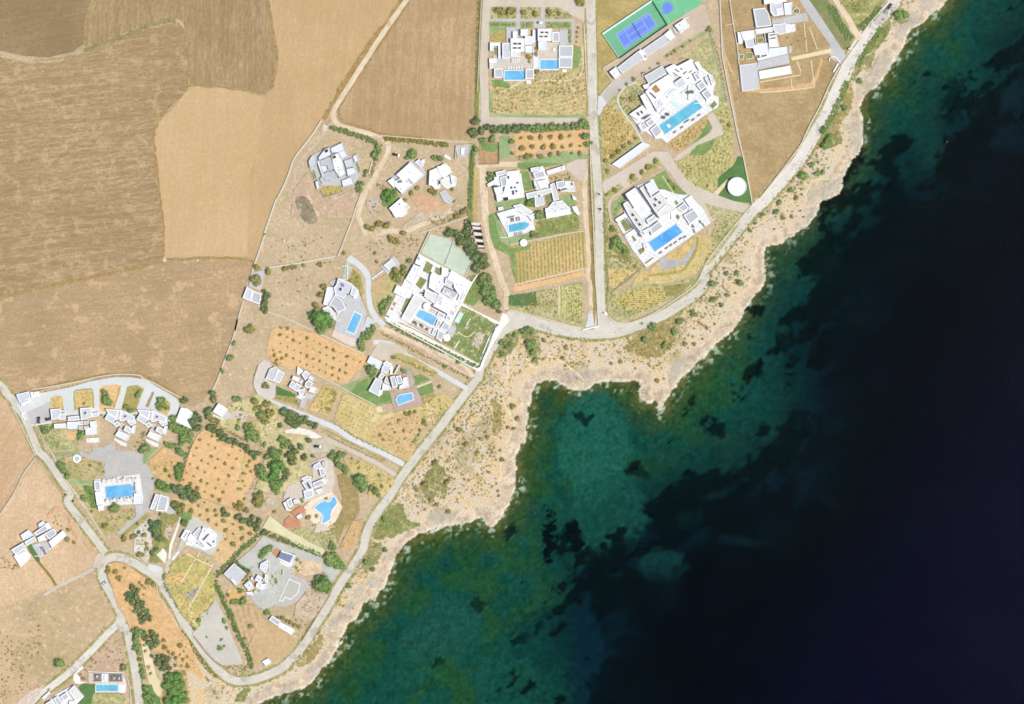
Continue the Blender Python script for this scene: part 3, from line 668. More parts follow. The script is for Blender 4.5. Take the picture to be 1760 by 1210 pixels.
RV.append(("W 300 1300 450 1130 560 1050 700 950 900 790 1050 640 1200 490 1350 330 1500 190 1560 120", 20.0, None))
strip('verge', RV[-1][0], RV[-1][1], roadside, edge=1.8, w1=RV[-1][2])
strip("road", RV[-1][0], 11, asphw, edge=0.3)
sheet("yard", "W 230 1170 400 1040 560 960 480 1110 400 1230 200 1230", ground("yard_pinkish", (226, 204, 186), (216, 196, 176), big=0.1))
sheet("road", "W 1480 250 1560 300 1600 100 1500 60 1460 130", asph)
sheet("yard", "W 930 840 1040 720 1050 760 960 830 1000 860 1020 930 1110 940 960 960 920 900", whitep)
strip("lane", "V 560 1190 720 1090 900 1000 1050 930 1180 860", 6, paveb, edge=0.3)
sheet("yard", "V 1240 660 1320 680 1250 860 1160 840 1200 720", paveb)
strip("lane", "X 930 330 960 180 1060 60 T 640 760", 8, paveb, edge=0.3)
sheet("lane", "X 690 215 790 230 870 260 880 300 800 330 700 290", conc)
sheet("path", "T 585 430 605 440 480 800 455 960 435 950 450 790", whitep)
sheet("path", "T 480 960 560 860 580 870 500 975", whitep)
sheet("road", "h 350 -20 430 -20 500 80 600 230 700 380 750 460 770 480 720 545 640 500 600 430 620 380 470 170 420 100", pavegr)
sheet("road", "h 620 -30 670 -30 790 140 870 280 890 330 850 360 830 310 740 150", track)
sheet("path", "h 290 480 620 410 650 440 300 510", sandp)
strip("path", "h 400 190 425 435", 1.6, sandp, smooth=0)
strip("path", "h 445 230 515 420", 1.6, sandp, smooth=0)
strip("path", "h 340 515 370 590 370 630 30 690", 1.8, sandp, smooth=0)
strip("path", "h 460 505 488 735 300 755 35 780", 1.8, sandp, smooth=0)
strip("path", "h 290 660 302 755", 1.6, sandp, smooth=0)
sheet("yard", "h 310 125 420 105 440 175 320 195 130 215 130 160", pavegr)
# villa A drives
sheet("yard", "A 225 -100 1600 -100 1600 100 1500 100 1500 280 1340 190 1170 90 310 90 300 520 280 760 300 1500 F 150 110 200 20 z 824 120", paveb)
sheet("yard", "F 190 0 400 10 1500 20 1600 -20 1610 80 1500 100 900 115 250 130 180 120", paveb)
for s_ in ("A 640 90 695 90 690 480 650 480", "A 945 90 1005 90 1000 280 945 260", "A 300 235 1340 240 1340 270 300 270", "A 860 270 1000 270 1000 370 920 370 900 520 860 520", "A 1340 240 1370 240 1365 560 1335 560", "A 1185 370 1290 370 1290 560 1185 560"):
    sheet("path", s_, pavegr)
# lawns and gardens by villa
sheet("garden", "A 300 1020 480 1010 760 1040 860 1010 950 960 1180 880 1360 870 1370 560 1470 560 1480 300 1520 500 1530 1200 F 1520 -20 400 -10 F 320 0 A 310 1400", gardA)
strip("garden_path", "A 880 930 1000 1000 960 1080 700 1140 480 1160", 2, sandp, edge=0.3)
strip("garden_path", "A 1480 560 1470 900 1340 1010 1000 1010 960 1000", 1.6, sandp, edge=0.3)
strip("garden_path", "A 1290 1060 1400 1160 A 1500 1210", 1.6, sandp, edge=0.3)
strip("lawn", "F 1500 -10 1200 -2 900 0 600 -8 420 -20 A 330 1400 320 1300 330 1150", 5, lawnp, edge=0.5)
sheet("garden", "A 310 90 640 90 635 235 310 235", gard)
sheet("garden", "A 700 90 945 90 935 235 700 235", gard)
sheet("garden", "A 1010 90 1170 95 1340 200 1340 235 1010 235", gard)
sheet("garden", "A 300 270 630 275 630 340 500 400 420 370 340 420 310 520", lawnp)
sheet("garden", "A 700 275 845 275 840 350 700 350", lawnp)
sheet("garden", "A 1020 275 1330 275 1330 545 1290 545 1290 360 1020 350", lawnp)
sheet("garden", "A 310 520 320 450 400 390 500 380 505 510 460 530", dryl)
sheet("lawn", "A 1370 560 1450 600 1460 700 1420 850 1350 870", lawn)
sheet("lawn", "A 330 1010 480 1010 560 1060 560 1110 340 1090", lawn)
sheet("garden", "B 30 -60 700 -60 740 0 110 410 230 640 310 740 110 850 210 930 240 1030 90 1210 70 1210 50 700", ground("verge_field_orange", (196, 176, 118), (170, 152, 92), big=0.06, spots=(0.2, (212, 168, 108), 0.6, 0.6)))
sheet("yard", "B 120 860 320 730 930 320 1350 50 1420 80 1480 340 1200 480 930 660 880 740 1000 800 870 840 600 920 520 980 300 1080 240 1030 210 930", ground("drive_beige_b", (206, 188, 166), (196, 178, 154), big=0.08, amt=0.3))
sheet("yard", "D 90 240 230 80 300 60 500 -20 560 40 400 130 320 190 210 340 170 350", ground("drive_grey_b", (196, 188, 178), (188, 180, 168), big=0.08, amt=0.3))
sheet("yard", "D 60 260 100 250 170 350 70 510 50 480", conc)
sheet("garden", "B 1000 760 1450 480 1500 700 1560 800 1640 1200 1600 1400 1540 1300 1530 1050 1420 900 1300 780 1240 740", gard)
strip("path", "B 880 720 1420 410 1470 430 1500 560 1560 800 1640 1160 D 1620 260 1640 330 1560 430 1500 450", 3.4, lawnp, edge=0.4)
sheet("garden", "D 210 300 320 190 540 60 700 110 540 190 620 360 440 490 480 600 600 800 650 830 600 840 330 1010 250 1090 170 1210 100 1180 80 500 180 350", gard)
sheet("garden", "D 110 420 180 350 290 460 330 440 480 620 560 800 420 880 220 1000 130 1100 110 800", ground("planted_rows_gold", (214, 184, 118), (196, 172, 104), rows=(4, 1.8, (176, 146, 92), 0.55), spots=((0.7, (152, 146, 82), 0.6, 0.55), (0.2, (230, 202, 156), 0.6, 0.54))))
strip("path", "D 540 80 380 160 310 280 320 360 400 500 520 660 620 830", 2.6, conc, edge=0.2)
sheet("garden", "D 920 850 1440 500 1480 560 1400 700 1260 850 1050 1000 980 910", ground("planted_arc_tan", (216, 178, 132), (196, 172, 110), rings=(145.0, 116.0, 2.2, (184, 156, 104), 0.5), spots=((0.5, (236, 196, 156), 0.6, 0.54), (0.8, (150, 138, 78), 0.6, 0.57))))
sheet("lawn", "D 1440 540 1490 660 1450 720 1290 850 1240 860 1360 730 1410 640", lawn)
sheet("yard", "D 1430 500 1500 460 1560 540 1650 690 1640 740 1560 770 1300 900 1060 1070 1000 1060 1050 1000 1230 880 1470 720 1500 660", paveb)
sheet("lawn", "D 1200 1010 1300 880 1540 790 1480 920 1380 1000", lawn)
sheet("garden", "D 1540 440 1640 340 1700 340 1760 700 1760 1120 1600 1210 1400 1240 1100 1240 1020 1110 1200 1010 1380 1010 1490 920 1560 780 1640 750 1650 700 1560 530 1500 460", ground("planted_arcs_green", (206, 196, 138), (184, 184, 114), rings=(145.0, 116.0, 2.4, (172, 150, 94), 0.6), spots=((0.7, (150, 146, 82), 0.6, 0.55), (0.25, (224, 206, 158), 0.6, 0.55))))
sheet("garden", "E 880 80 980 40 1560 20 1520 80 1340 220 1320 350 1290 390 1200 370 1100 310 960 210", ground("planted_arcs_green", (206, 196, 138), (184, 184, 114)))
sheet("lawn", "E 1560 -10 1600 0 1720 480 1690 500 1500 470 1340 410 1470 260 1460 230 1340 330 1340 260 1360 200 1500 100", lawn2)
sheet("yard", "E 100 270 540 0 640 -60 800 -60 860 30 900 110 1000 240 1150 330 1280 390 1500 470 1690 520 1620 600 1400 550 1200 500 1300 690 1240 700 1190 600 1100 480 1000 400 900 280 830 180 740 80 700 100 520 220 500 250 320 360 200 450 180 560 200 700 300 850 360 960 400 1040 450 1120 560 1210 500 1210 380 1070 310 960 230 780 160 640 150 540 160 460 120 400 90 310", ground("drive_tan_e", (212, 198, 180), (204, 190, 170), big=0.05, amt=0.3))
sheet("yard", "E 1290 390 1440 240 1460 260 1340 410", sandp)
for s_ in ("E 90 180 150 220 210 180 110 100", "E 110 400 280 280 330 330 200 420 150 500 110 500", "E 350 250 440 170 490 240 400 300", "E 490 160 700 10 740 70 530 220"):
    sheet("garden", s_, gard)
sheet("lawn", "E 120 440 160 560 180 680 250 800 330 960 420 1100 520 1210 300 1240 140 1240 130 900", ground("lawn_patchy", (120, 136, 82), (190, 172, 112), big=0.09, spots=(0.25, (210, 190, 130), 0.7, 0.55)))
sheet("garden", "E 620 230 780 140 820 240 900 300 1000 390 920 480 880 540 840 490 770 380 700 340", lawn)
strip("garden_path", "E 740 200 880 410", 1.4, sandp, smooth=0)
sheet("garden", "E 190 600 200 500 330 400 330 480 240 650 220 660", lawnp)
sheet("garden", "E 1200 500 1610 600 1560 740 1280 1130 1150 1210 1190 1000 1320 740 1300 690", gard)
sheet("garden", "a 430 330 500 200 560 240 640 140 830 30 960 -80 1100 -60 1080 60 960 250 800 300 600 330", gardo)
sheet("yard", "E 700 1160 720 1080 940 1110 1080 960 1110 860 1130 840 1110 960 1000 1150 800 1210 700 1210", greyp)
strip("garden_rows", "E 1120 860 1110 980 1030 1130 940 1230 a 660 250 560 260", 5, dryl, edge=0.4)
strip("garden_rows", "E 1240 780 1220 930 1160 1080 1080 1190 a 860 250 740 310 600 320 430 325", 5, ground("rows_pale", (222, 208, 152), (204, 190, 128), rows=(30, 0.9, (170, 156, 96), 0.8)), edge=0.4)
sheet("garden", "a 210 430 250 400 430 335 600 335 750 330 900 290 960 260 1000 300 940 350 800 440 600 540 400 640 290 650 220 580", gard)
sheet("garden", "a 300 420 500 360 700 360 740 440 500 560 350 520 260 490", ground("rows_gold", (216, 200, 132), (198, 184, 114), rows=(92, 1.3, (176, 146, 84), 0.85)))
sheet("lawn", "a 680 350 860 330 960 300 800 430 720 440", ground("verge_olive2", (150, 144, 86), (170, 156, 98), big=0.15))
sheet("garden", "a 210 20 370 0 450 100 540 210 230 420", gard)
sheet("lawn", "a 240 20 370 0 400 80 380 170 300 140 250 80", ground("lawn_patchy", (110, 130, 80), (190, 172, 112)))
sheet("garden", "a 220 200 440 220 460 240 240 380", gardo)
# F/G villa
sheet("garden", "F 180 330 420 330 420 600 180 600", ground("court_half_soil", (198, 160, 118), (186, 150, 108), big=0.3))
sheet("lawn", "F 190 340 415 345 410 440 330 450 200 420", lawn)
sheet("garden", "F 430 250 560 250 560 500 430 560", lawnp)
sheet("orchard_soil", "F 600 200 860 200 880 180 960 180 1560 170 1560 420 900 440 860 500 640 490", orange)
sheet("lawn", "F 660 590 850 570 1250 520 1270 590 1000 640 740 680 660 640", lawn)
sheet("lawn", "F 690 690 790 690 860 900 800 940 720 940 690 800", lawn)
sheet("lawn", "F 680 560 1100 500 1240 440 1540 480 1540 540 1400 540 1250 600", lawnp)
sheet("lawn", "G 290 230 340 190 400 400 440 540 520 600 640 700 540 720 360 630 300 420", lawn)
sheet("lawn", "G 350 190 400 180 470 420 500 480 540 500 560 600 520 600 480 540 430 530", lawnp)
sheet("lawn", "G 550 500 800 460 860 520 680 570 560 590", lawnp)
sheet("garden", "F 380 1080 740 1010 780 1100 560 1180 400 1200", lawnp)
sheet("garden", "F 1180 1000 1330 980 1400 1100 1430 1240 1300 1200 1180 1060", lawnp)
sheet("garden", "G 900 300 1350 200 1420 160 1440 380 1400 410 950 500 880 420", ground("garden_mixed_green", (156, 164, 96), (130, 146, 82), big=0.12, spots=(0.3, (198, 186, 126), 0.7, 0.56)))
sheet("vineyard_soil", "G 560 600 700 600 900 560 1400 440 1500 440 1530 880 1500 880 900 1010 640 1080 600 940 550 760", ground("vineyard_rows", (222, 186, 128), (184, 166, 102), rows=(-3, 2.2, (136, 138, 74), 0.85), big=0.03))
sheet("lawn", "G 550 640 700 620 840 580 800 650 620 690 640 1060 600 960", lawn)
strip("path", "G 610 1100 900 1030 1200 960 1500 890", 2, sandp, smooth=0)
sheet("garden", "b 390 340 400 220 700 160 1320 30 1340 300 1340 580 1160 560 800 460 430 380", gard)
sheet("garden", "b 1060 100 1300 60 1310 500 1200 490 1070 440", ground("rows_vert", (218, 208, 148), (200, 196, 126), rows=(0, 1.5, (140, 146, 80), 0.8)))
strip("path", "b 1035 80 1030 440", 2, sandp, smooth=0)
sheet("lawn", "b 400 210 560 180 740 160 760 330 560 340 400 330", ground("green_thicket", (100, 134, 84), (84, 118, 72), big=0.1, spots=(0.3, (190, 186, 130), 0.6, 0.6)))
sheet("yard", "b 1400 430 1460 430 1470 540 1480 590 1360 610 1390 520", conc)
# white villa
sheet("lawn", "J 760 320 880 90 1130 160 1170 180 1220 260 1420 380 1320 620 1300 630 780 340", ground("pale_court_green", (204, 214, 190), (190, 202, 178), big=0.06, amt=0.25, spots=(0.08, (176, 190, 150), 0.6, 0.62)))
sheet("lawn", "J 1350 620 1470 590 1530 730 1550 880 1420 1000 1300 960 1420 690", lawn)
sheet("garden", "L 1120 400 1440 560 1580 680 1340 1130 1000 930 880 870 980 800 1060 700 1050 600 1150 480", ground("garden_green_white", (148, 162, 106), (126, 144, 86), big=0.12, spots=((0.3, (206, 198, 146), 0.75, 0.54), (0.6, (96, 118, 64), 0.6, 0.56))))
sheet("lawn", "L 1150 500 1230 560 1180 680 1090 700 1060 620", lawn)
sheet("yard", "L 1310 740 1430 730 1400 850 1350 950 1250 910", ground("patch_beige", (214, 196, 170), (204, 186, 160), big=0.2))
strip("path", "L 1060 730 1200 800 1280 710 1310 715", 1.6, sandp, edge=0.2)
strip("path", "L 1240 560 1170 690", 1.5, whitep, smooth=0)
strip("path", "L 1110 830 1030 950", 1.5, whitep, smooth=0)
sheet("garden", "J 150 690 380 560 480 700 420 860 250 1130 160 1000 130 800", ground("parcel_green_patch", (196, 184, 126), (206, 172, 130), big=0.1))
# circle villa gardens
sheet("garden", "H 30 850 200 640 300 800 420 980 660 900 800 830 800 1210 0 1210", parcel_pink)
sheet("garden", "H 380 840 620 770 650 870 430 940", ground("dry_yellow_rows", (204, 184, 106), (190, 166, 92), rows=(-60, 1.6, (170, 170, 100), 0.7)))
sheet("rubble", "H 60 960 190 940 310 1140 320 1260 180 1260 80 1100", ground("rubble_ground", (142, 128, 104), (168, 150, 122), big=0.15, spots=((0.4, (206, 198, 188), 0.7, 0.58), (0.25, (112, 104, 84), 0.7, 0.55))), smooth=3, edge=0.6)
sheet("yard", "H 960 960 1100 940 1120 1080 1000 1120 950 1050", ground("gravel_patch", (214, 196, 176), (196, 180, 164), big=0.3))
sheet("yard", "I 760 980 1180 860 1100 980 860 1060 500 1210 560 1130", ground("yard_sand_grey", (212, 192, 164), (200, 182, 154), big=0.1))
sheet("yard", "I 620 780 800 760 1000 860 1160 930 800 1010 700 900", ground("yard_orange", (222, 180, 142), (212, 172, 134), big=0.1))
sheet("lawn", "I 270 700 420 680 480 780 400 920 280 920 260 800", lawn)
sheet("yard", "K 600 600 760 700 960 780 870 1140 820 1130 540 1010 570 900", ground("terrace_grey_k", (206, 204, 192), (198, 196, 188), big=0.1, amt=0.3))
sheet("yard", "K 510 1080 540 1010 840 1130 850 1210 750 1210", ground("pink_paving", (230, 214, 198), (222, 204, 186), big=0.2, amt=0.3))
sheet("yard", "K 690 150 780 220 700 370 640 360", ground("green_grey_court", (196, 200, 182), (184, 190, 170), big=0.1))
sheet("garden", "K 790 240 880 330 910 500 890 660 820 640 740 400", dryl)
sheet("yard", "K 960 830 1080 900 1040 940 850 1160 850 1130 940 900", conc)
# orange orchard M
sheet("orchard_soil", "M 250 0 330 -60 480 -50 820 20 1000 110 1230 190 1420 280 1480 330 1440 420 1300 560 1240 620 1180 660 1140 650 860 560 760 490 640 440 520 480 400 420 300 400 240 320 200 280", orange)
sheet("lawn", "M 1120 700 1320 630 1500 560 1560 640 1480 740 1760 820 1600 930 1250 780", lawnp)
sheet("lawn", "N 80 770 160 640 330 580 420 600 320 740 440 830 500 760 600 740 620 900 380 930", lawn)
sheet("lawn", "M 330 680 570 790 570 830 330 800", lawn2)
sheet("garden", "M 330 800 570 830 620 930 560 920 320 840", dryl)
sheet("garden", "M 920 690 1000 680 1140 770 980 1060 740 980", gardo)
sheet("garden", "M 940 700 1090 740 1090 800 1010 920 940 900 1050 830 1000 740 930 750", dryl)
sheet("garden", "M 1170 780 1300 810 1600 960 1640 1030 1500 1140 1480 1230 1180 1230 1060 1090", ground("garden_grid", (216, 194, 134), (202, 182, 118), spots=((0.25, (168, 160, 92), 0.5, 0.57), (0.1, (228, 206, 158), 0.6, 0.55))))
sheet("garden", "N 0 800 380 940 400 1040 640 1020 980 930 1200 800 1300 780 1400 900 k 640 260 560 400 510 560 400 510 0 310", ground("garden_grid", (220, 196, 126), (208, 186, 114)))
sheet("garden", "k 180 280 330 180 560 120 640 260 560 400 500 550 400 510 300 420 150 320", ground("garden_pinkish", (222, 188, 138), (212, 178, 126), big=0.2))
sheet("lawn", "N 730 460 850 460 940 640 880 700 760 570", lawnp)
sheet("lawn", "N 880 560 980 540 1100 600 920 680", lawn)
sheet("lawn", "N 930 710 1120 640 1140 760 980 820", lawn)
sheet("lawn", "N 1000 830 1140 780 1180 820 1040 900 1000 880", dryl)
sheet("garden", "N 600 300 700 270 900 330 1080 440 1200 520 1120 560 880 440 740 370 640 340", ground("garden_bank", (176, 176, 110), (214, 180, 120), big=0.15))
sheet("yard", "N 590 750 870 720 920 710 1000 910 640 1010", ground("deck_mauve", (192, 172, 160), (184, 160, 146), big=0.2, amt=0.3))
sheet("yard", "N 740 440 850 490 900 640 860 720 830 640 800 570 740 570", ground("deck_mauve", (192, 172, 160), (184, 160, 146)))
strip("path", "N 440 920 600 875", 2.4, lawnp, smooth=0)
sheet("path", "N 920 690 1110 620 1120 640 930 710", sandp)
sheet("path", "N 415 950 480 940 500 1010 430 1020", sandp)
strip("path", "N 80 760 160 640 320 570", 3, lawnp, smooth=0)
# O / P / Q complex
sheet("yard", "O 60 260 240 240 360 260 720 190 1000 110 1300 60 1500 60 1700 90 1740 120 P 900 120 1120 250 1160 320 1150 420 1090 500 1040 560 900 450 640 460 300 460 O 700 540 240 660 130 520 60 420", conc)
sheet("yard", "O 190 510 490 360 490 640 240 650", pavegr)  # grey wedge: a cast shadow laid on the paving as a sheet
for s_, m_ in (("O 485 480 490 320 560 290 630 300 650 340 660 480", gardo), ("O 790 480 790 260 860 225 980 215 1020 250 1040 450 900 440 850 480", gardo), ("O 1110 480 1100 200 1150 170 1330 150 1380 170 1370 260 1300 450 1220 470 1160 500", orange),
               ("O 1390 480 1480 170 1580 155 1660 200 1640 290 1550 510", dryl), ("P 730 350 820 165 845 185 770 370", STD), ("P 870 400 880 240 960 230 1050 320 1040 400 1010 480 940 440", gardo)):
    sheet("garden", s_, m_)
for s_ in ("O 490 470 480 320 530 295 620 295 645 330 660 470", "O 800 470 790 260 860 222 980 212 1020 240 1035 450", "O 1390 470 1470 180", "O 1370 170 1290 440", "O 1660 200 1550 500"):
    strip("planted_edge", s_, 2.6, dryl, edge=0.5)
sheet("garden", "O 330 660 500 640 540 700 830 740 850 1000 600 1000 500 1000 420 870", gard)
sheet("lawn", "O 340 690 480 660 500 740 400 780", lawn)
sheet("lawn", "O 500 1030 860 990 1010 1010 860 1040 520 1060", lawnp)
sheet("garden", "O 680 750 800 750 800 850 690 850", orange)
sheet("yard", "Q 410 100 580 130 580 60 720 60 800 10 870 60 880 100 1080 110 1220 150 1240 250 1330 340 1360 500 1340 640 1300 720 1330 850 1250 900 1000 1110 920 1180 870 1120 1130 930 1100 800 700 400 740 260 560 200 430 180", ground("plaza_grey", (198, 192, 182), (188, 184, 176), big=0.1, amt=0.4, rows=(86, 1.4, (176, 172, 164), 0.5)))
sheet("garden", "Q 110 240 340 170 460 230 700 260 740 400 600 450 600 520 580 640 620 850 640 900 740 880 860 900 900 860 1090 840 1110 930 920 1120 760 1180 640 1040 480 850 380 680 260 480 180 300", ground("park_mixed", (208, 184, 138), (176, 170, 112), big=0.10, spots=(0.25, (140, 142, 84), 0.7, 0.56)))
sheet("lawn", "Q 260 490 590 470 580 510 280 540", lawnp)
sheet("lawn", "Q 450 540 600 560 620 840 540 800 480 620", lawn)
sheet("garden", "Q 1300 220 1480 60 1700 200 1720 280 1620 400 1600 520 1400 460 1290 330", ground("garden_orange2", (226, 184, 132), (212, 178, 120), big=0.2, spots=(0.5, (176, 160, 96), 0.6, 0.57)))
sheet("lawn", "P 700 990 820 880 900 880 780 980 740 1080 700 1080", lawnp)
sheet("lawn", "Q 1370 490 1470 480 1560 560 1560 650 1370 590", lawn)
strip("planted_edge", "Q 930 1200 1100 1050 1280 900", 6, dryl, edge=0.5)
strip("verge", "Q 60 120 200 400 300 560 480 830 620 1040 700 1150", 3, ground("sidewalk_sand", (226, 204, 176), (214, 190, 160), big=0.3), edge=0.3)
sheet("orchard_soil", "R 340 540 380 480 450 430 500 450 560 460 700 560 840 600 920 680 1040 720 1170 780 1090 930 1060 1070 990 1210 T 1400 100 1350 380 1200 300 820 170 520 60 R 150 1080 220 850 280 660", orange)
sheet("lane", "R 840 1210 960 700 1000 720 880 1210", ground("orchard_lane", (216, 192, 134), (204, 182, 120), big=0.2))
sheet("garden", "T 480 180 700 210 860 200 1360 390 1450 520 1600 620 1350 800 1200 980 1120 1030 1000 960 980 880 1130 660 880 500 700 440 620 380 500 290", ground("orchard_soil_pale", (226, 192, 142), (216, 182, 130), big=0.1))
sheet("garden", "T 0 600 200 430 320 500 200 560 230 700 240 830 160 1010 0 880", ground("gravel_garden_white", (232, 224, 208), (206, 196, 178), big=0.2, spots=(0.3, (180, 160, 110), 0.6, 0.58)))
sheet("lawn", "T 340 380 600 400 580 430 480 560 430 900 390 1000 200 1010 240 740 350 560", ground("garden_olive_t", (144, 148, 86), (170, 160, 98), big=0.2))
sheet("garden", "T 380 660 410 520 490 560 440 720", ground("patch_beige", (214, 196, 170), (204, 186, 160)))
sheet("yard", "T 290 910 370 820 420 890 400 1020", ground("yard_white_gravel", (244, 236, 222), (232, 222, 204)))
sheet("lawn", "T 600 430 620 350 740 400 700 520 620 540 590 500", lawn)
sheet("yard", "T 700 470 780 430 1000 580 1130 640 1120 680 1000 910 950 910 880 860 680 790 640 760 540 870 560 800 660 560", ground("terrace_t", (204, 204, 190), (196, 196, 184), big=0.1, amt=0.3))
sheet("garden", "X 960 330 1000 200 1180 80 1500 190 1500 270 1560 560 1550 660 1400 820 1370 960 1320 1030 1250 1000 1120 850 1000 620 940 500 890 430", ground("garden_gold_x", (218, 192, 126), (186, 176, 104), big=0.12, spots=(0.3, (144, 146, 80), 0.75, 0.56)))
sheet("garden", "X 960 390 1120 310 1160 400 1040 480 960 460", ground("patch_orange", (230, 186, 126), (222, 178, 118), big=0.2))
sheet("yard", "X 1150 590 1330 490 1380 500 1230 680", ground("gravel_grey_x", (184, 180, 166), (172, 168, 152), big=0.2))
strip("garden_path", "X 1340 70 1110 450", 2, sandp, smooth=0)
strip("garden_path", "X 1170 80 1500 250", 2.4, sandp, smooth=0)
strip("garden_path", "X 1520 200 1200 790 1250 830 1240 900 1290 980", 2.4, sandp, smooth=0)
sheet("yard", "X 1550 670 1670 900 1760 1150 Z 690 810 680 830 480 840 400 780 320 680 200 560 180 520 260 440 270 330 340 280 390 210 430 150", ground("yard_plain_grey", (208, 200, 184), (198, 192, 178), big=0.05, amt=0.3))
sheet("garden", "Z 560 220 800 230 900 350 740 640 700 620 600 400", ground("field_rows_pink", (216, 182, 146), (206, 170, 132), rows=(-17, 3.4, (170, 156, 96), 0.8), big=0.1))
sheet("garden", "Z 880 370 1200 540 1220 600 1150 700 1050 760 800 840 740 660", ground("field_rows_pink2", (216, 178, 142), (206, 168, 130), rows=(-25, 2.5, (186, 172, 110), 0.9), big=0.1))
sheet("yard", "U 340 480 560 300 680 150 800 220 870 230 1400 420 1560 540 1640 590 1540 760 1440 600 1300 640 1020 620 840 1010 700 1090 560 1000 480 870 700 850 700 600 560 700 520 600", ground("yard_pebble_u", (202, 200, 188), (190, 188, 178), big=0.08, amt=0.5))
sheet("yard", "U 1000 620 1230 720 1250 800 1120 970 960 1050 830 1040 840 900", ground("terrace_mauve_u", (198, 192, 182), (188, 184, 176), big=0.2, amt=0.4))
sheet("garden", "U 1150 430 1420 500 1400 620 1300 640 1180 660 1060 600 1060 500", ground("patch_sand_u", (232, 206, 164), (214, 186, 156), big=0.2, spots=(0.3, (170, 130, 110), 0.6, 0.6)))
sheet("garden", "U 1240 730 1320 760 1400 880 1520 890 1400 1100 1300 1210 1060 1180 1100 1000 1220 860", ground("rubble_garden", (218, 192, 164), (200, 180, 156), big=0.2, spots=(0.5, (246, 240, 232), 0.7, 0.6)))
sheet("garden", "U 460 830 420 960 230 1000 200 900 240 820", ground("patch_orange", (230, 186, 126), (222, 178, 118)))
sheet("lawn", "S 1030 560 1100 540 1200 600 1290 760 1310 1000 1200 1210 1000 1210 960 1150 1060 1020 1100 850 1050 700", ground("lawn_brownish", (160, 146, 92), (178, 152, 104), big=0.08))
sheet("lawn", "l 790 150 870 130 980 -20 930 140 880 270 830 200", ground("lawn_brownish", (160, 146, 92), (178, 152, 104)))
sheet("lawn", "S 1180 560 1380 540 1390 760 1310 760 1240 680", lawn2)
sheet("garden", "S 1100 350 1300 380 1500 450 1740 580 1740 680 1580 850 1420 830 1400 560 1200 530", ground("garden_s_gold", (224, 196, 140), (196, 180, 112), big=0.2, spots=(0.35, (150, 140, 80), 0.7, 0.57)))
sheet("lawn", "S 170 180 330 190 380 330 380 560 280 760 200 740 100 560 180 420", ground("lawn_bright_s", (96, 144, 72), (82, 126, 62), big=0.1))
sheet("yard", "S 380 620 560 570 620 640 700 700 600 800 560 760 340 850 360 700", ground("yard_stone_s", (196, 180, 158), (184, 170, 150), big=0.2))
sheet("yard", "S 540 380 600 360 720 420 740 560 600 560 500 520", ground("court_greenish_s", (200, 196, 156), (188, 184, 148), big=0.2))
sheet("yard", "S 110 900 180 840 290 880 280 950 180 960", ground("patch_stone_circle", (208, 192, 166), (190, 174, 150), big=0.3), smooth=3)
sheet("yard", "S 360 1140 560 1120 560 1230 340 1230", TC)
sheet("yard", "S 760 780 940 740 1010 840 1090 960 1070 1010 1000 1150 900 1210 760 1210 640 1080 600 960 700 870", ground("pool_terrace_cream", (240, 222, 194), (232, 212, 184), big=0.2, amt=0.3))
sheet("yard", "l 250 130 310 30 460 150 780 320 750 370 560 290 450 210", ground("strip_cream", (226, 218, 176), (216, 206, 160), big=0.1, amt=0.3))
sheet("garden", "l 500 160 560 120 700 170 860 160 880 280 780 320 640 250", gard)
sheet("garden", "l 900 290 1010 80 1100 60 1090 130 1000 300 940 330", ground("slope_tan_rows", (222, 184, 134), (206, 170, 120), rows=(25, 1.2, (190, 158, 112), 0.7), big=0.2))
sheet("yard", "l 680 170 720 80 800 120 820 150 710 175", TB)
sheet("garden", "R 760 120 1100 -20 1400 130 1380 280 1220 330 1000 240 880 480 750 460 600 370 640 330", ground("garden_cream_r", (224, 208, 160), (202, 186, 132), big=0.2, spots=(0.35, (146, 142, 80), 0.75, 0.56)))
sheet("yard", "R 770 230 880 180 1000 240 960 330 840 330", paveb)
sheet("garden", "R 960 340 1400 280 1480 470 1760 500 1760 1210 1080 1210 1240 700 1150 660 1180 560", ground("garden_cream_r", (224, 208, 160), (202, 186, 132)))
sheet("garden", "Y 320 0 X 170 300 190 210 300 190 450 240 640 380 760 460 850 640 1000 830 1100 1050 Y 1200 400 1350 760 1400 900 1180 780 1100 780 1000 560 920 600 800 550 600 420 480 300 400 100", ground("triangle_orange", (232, 188, 134), (218, 178, 124), big=0.12, spots=(0.2, (206, 168, 112), 0.6, 0.58)))
sheet("path", "Y 600 420 680 440 720 560 760 700 800 860 870 960 860 1090 820 1120 750 1020 700 940 650 700", sandp)
sheet("lawn", "Y 620 980 740 960 770 1060 840 1130 860 1230 660 1230", ground("lawn_green_y", (116, 152, 92), (98, 136, 80), big=0.1))
sheet("lawn", "W 990 1000 1060 950 1200 960 1190 1080 1150 1210 960 1210 1070 1110", lawn2)
sheet("garden", "W 1180 1080 1560 1080 1620 1210 1140 1230", gard)
strip("planted_edge", "W 690 1040 920 880", 4, dryl, edge=0.5)
sheet("yard", "W 1110 820 1550 830 1600 960 1580 1060 1200 1060 1200 950 1130 930", ground("terrace_w", (228, 222, 208), (218, 210, 194), big=0.2, amt=0.3))
sheet("lawn", "V 345 590 400 550 470 650 510 760 480 790 400 680", lawn2)
strip("lawn", "V 490 780 560 860 640 960 710 1070", 4, ground("ditch_brown_green", (146, 128, 56), (160, 142, 70), big=0.3), edge=0.2)
sheet("garden", "V 1040 500 1230 600 1200 660 1100 600", ground("bare_orange_soil", (226, 186, 138), (212, 172, 124)))
strip("track", "V 600 200 700 110 800 130 880 220 900 320 1000 500", 5, ground("track_pink_v", (222, 180, 144), (212, 170, 134), big=0.2), edge=0.6)
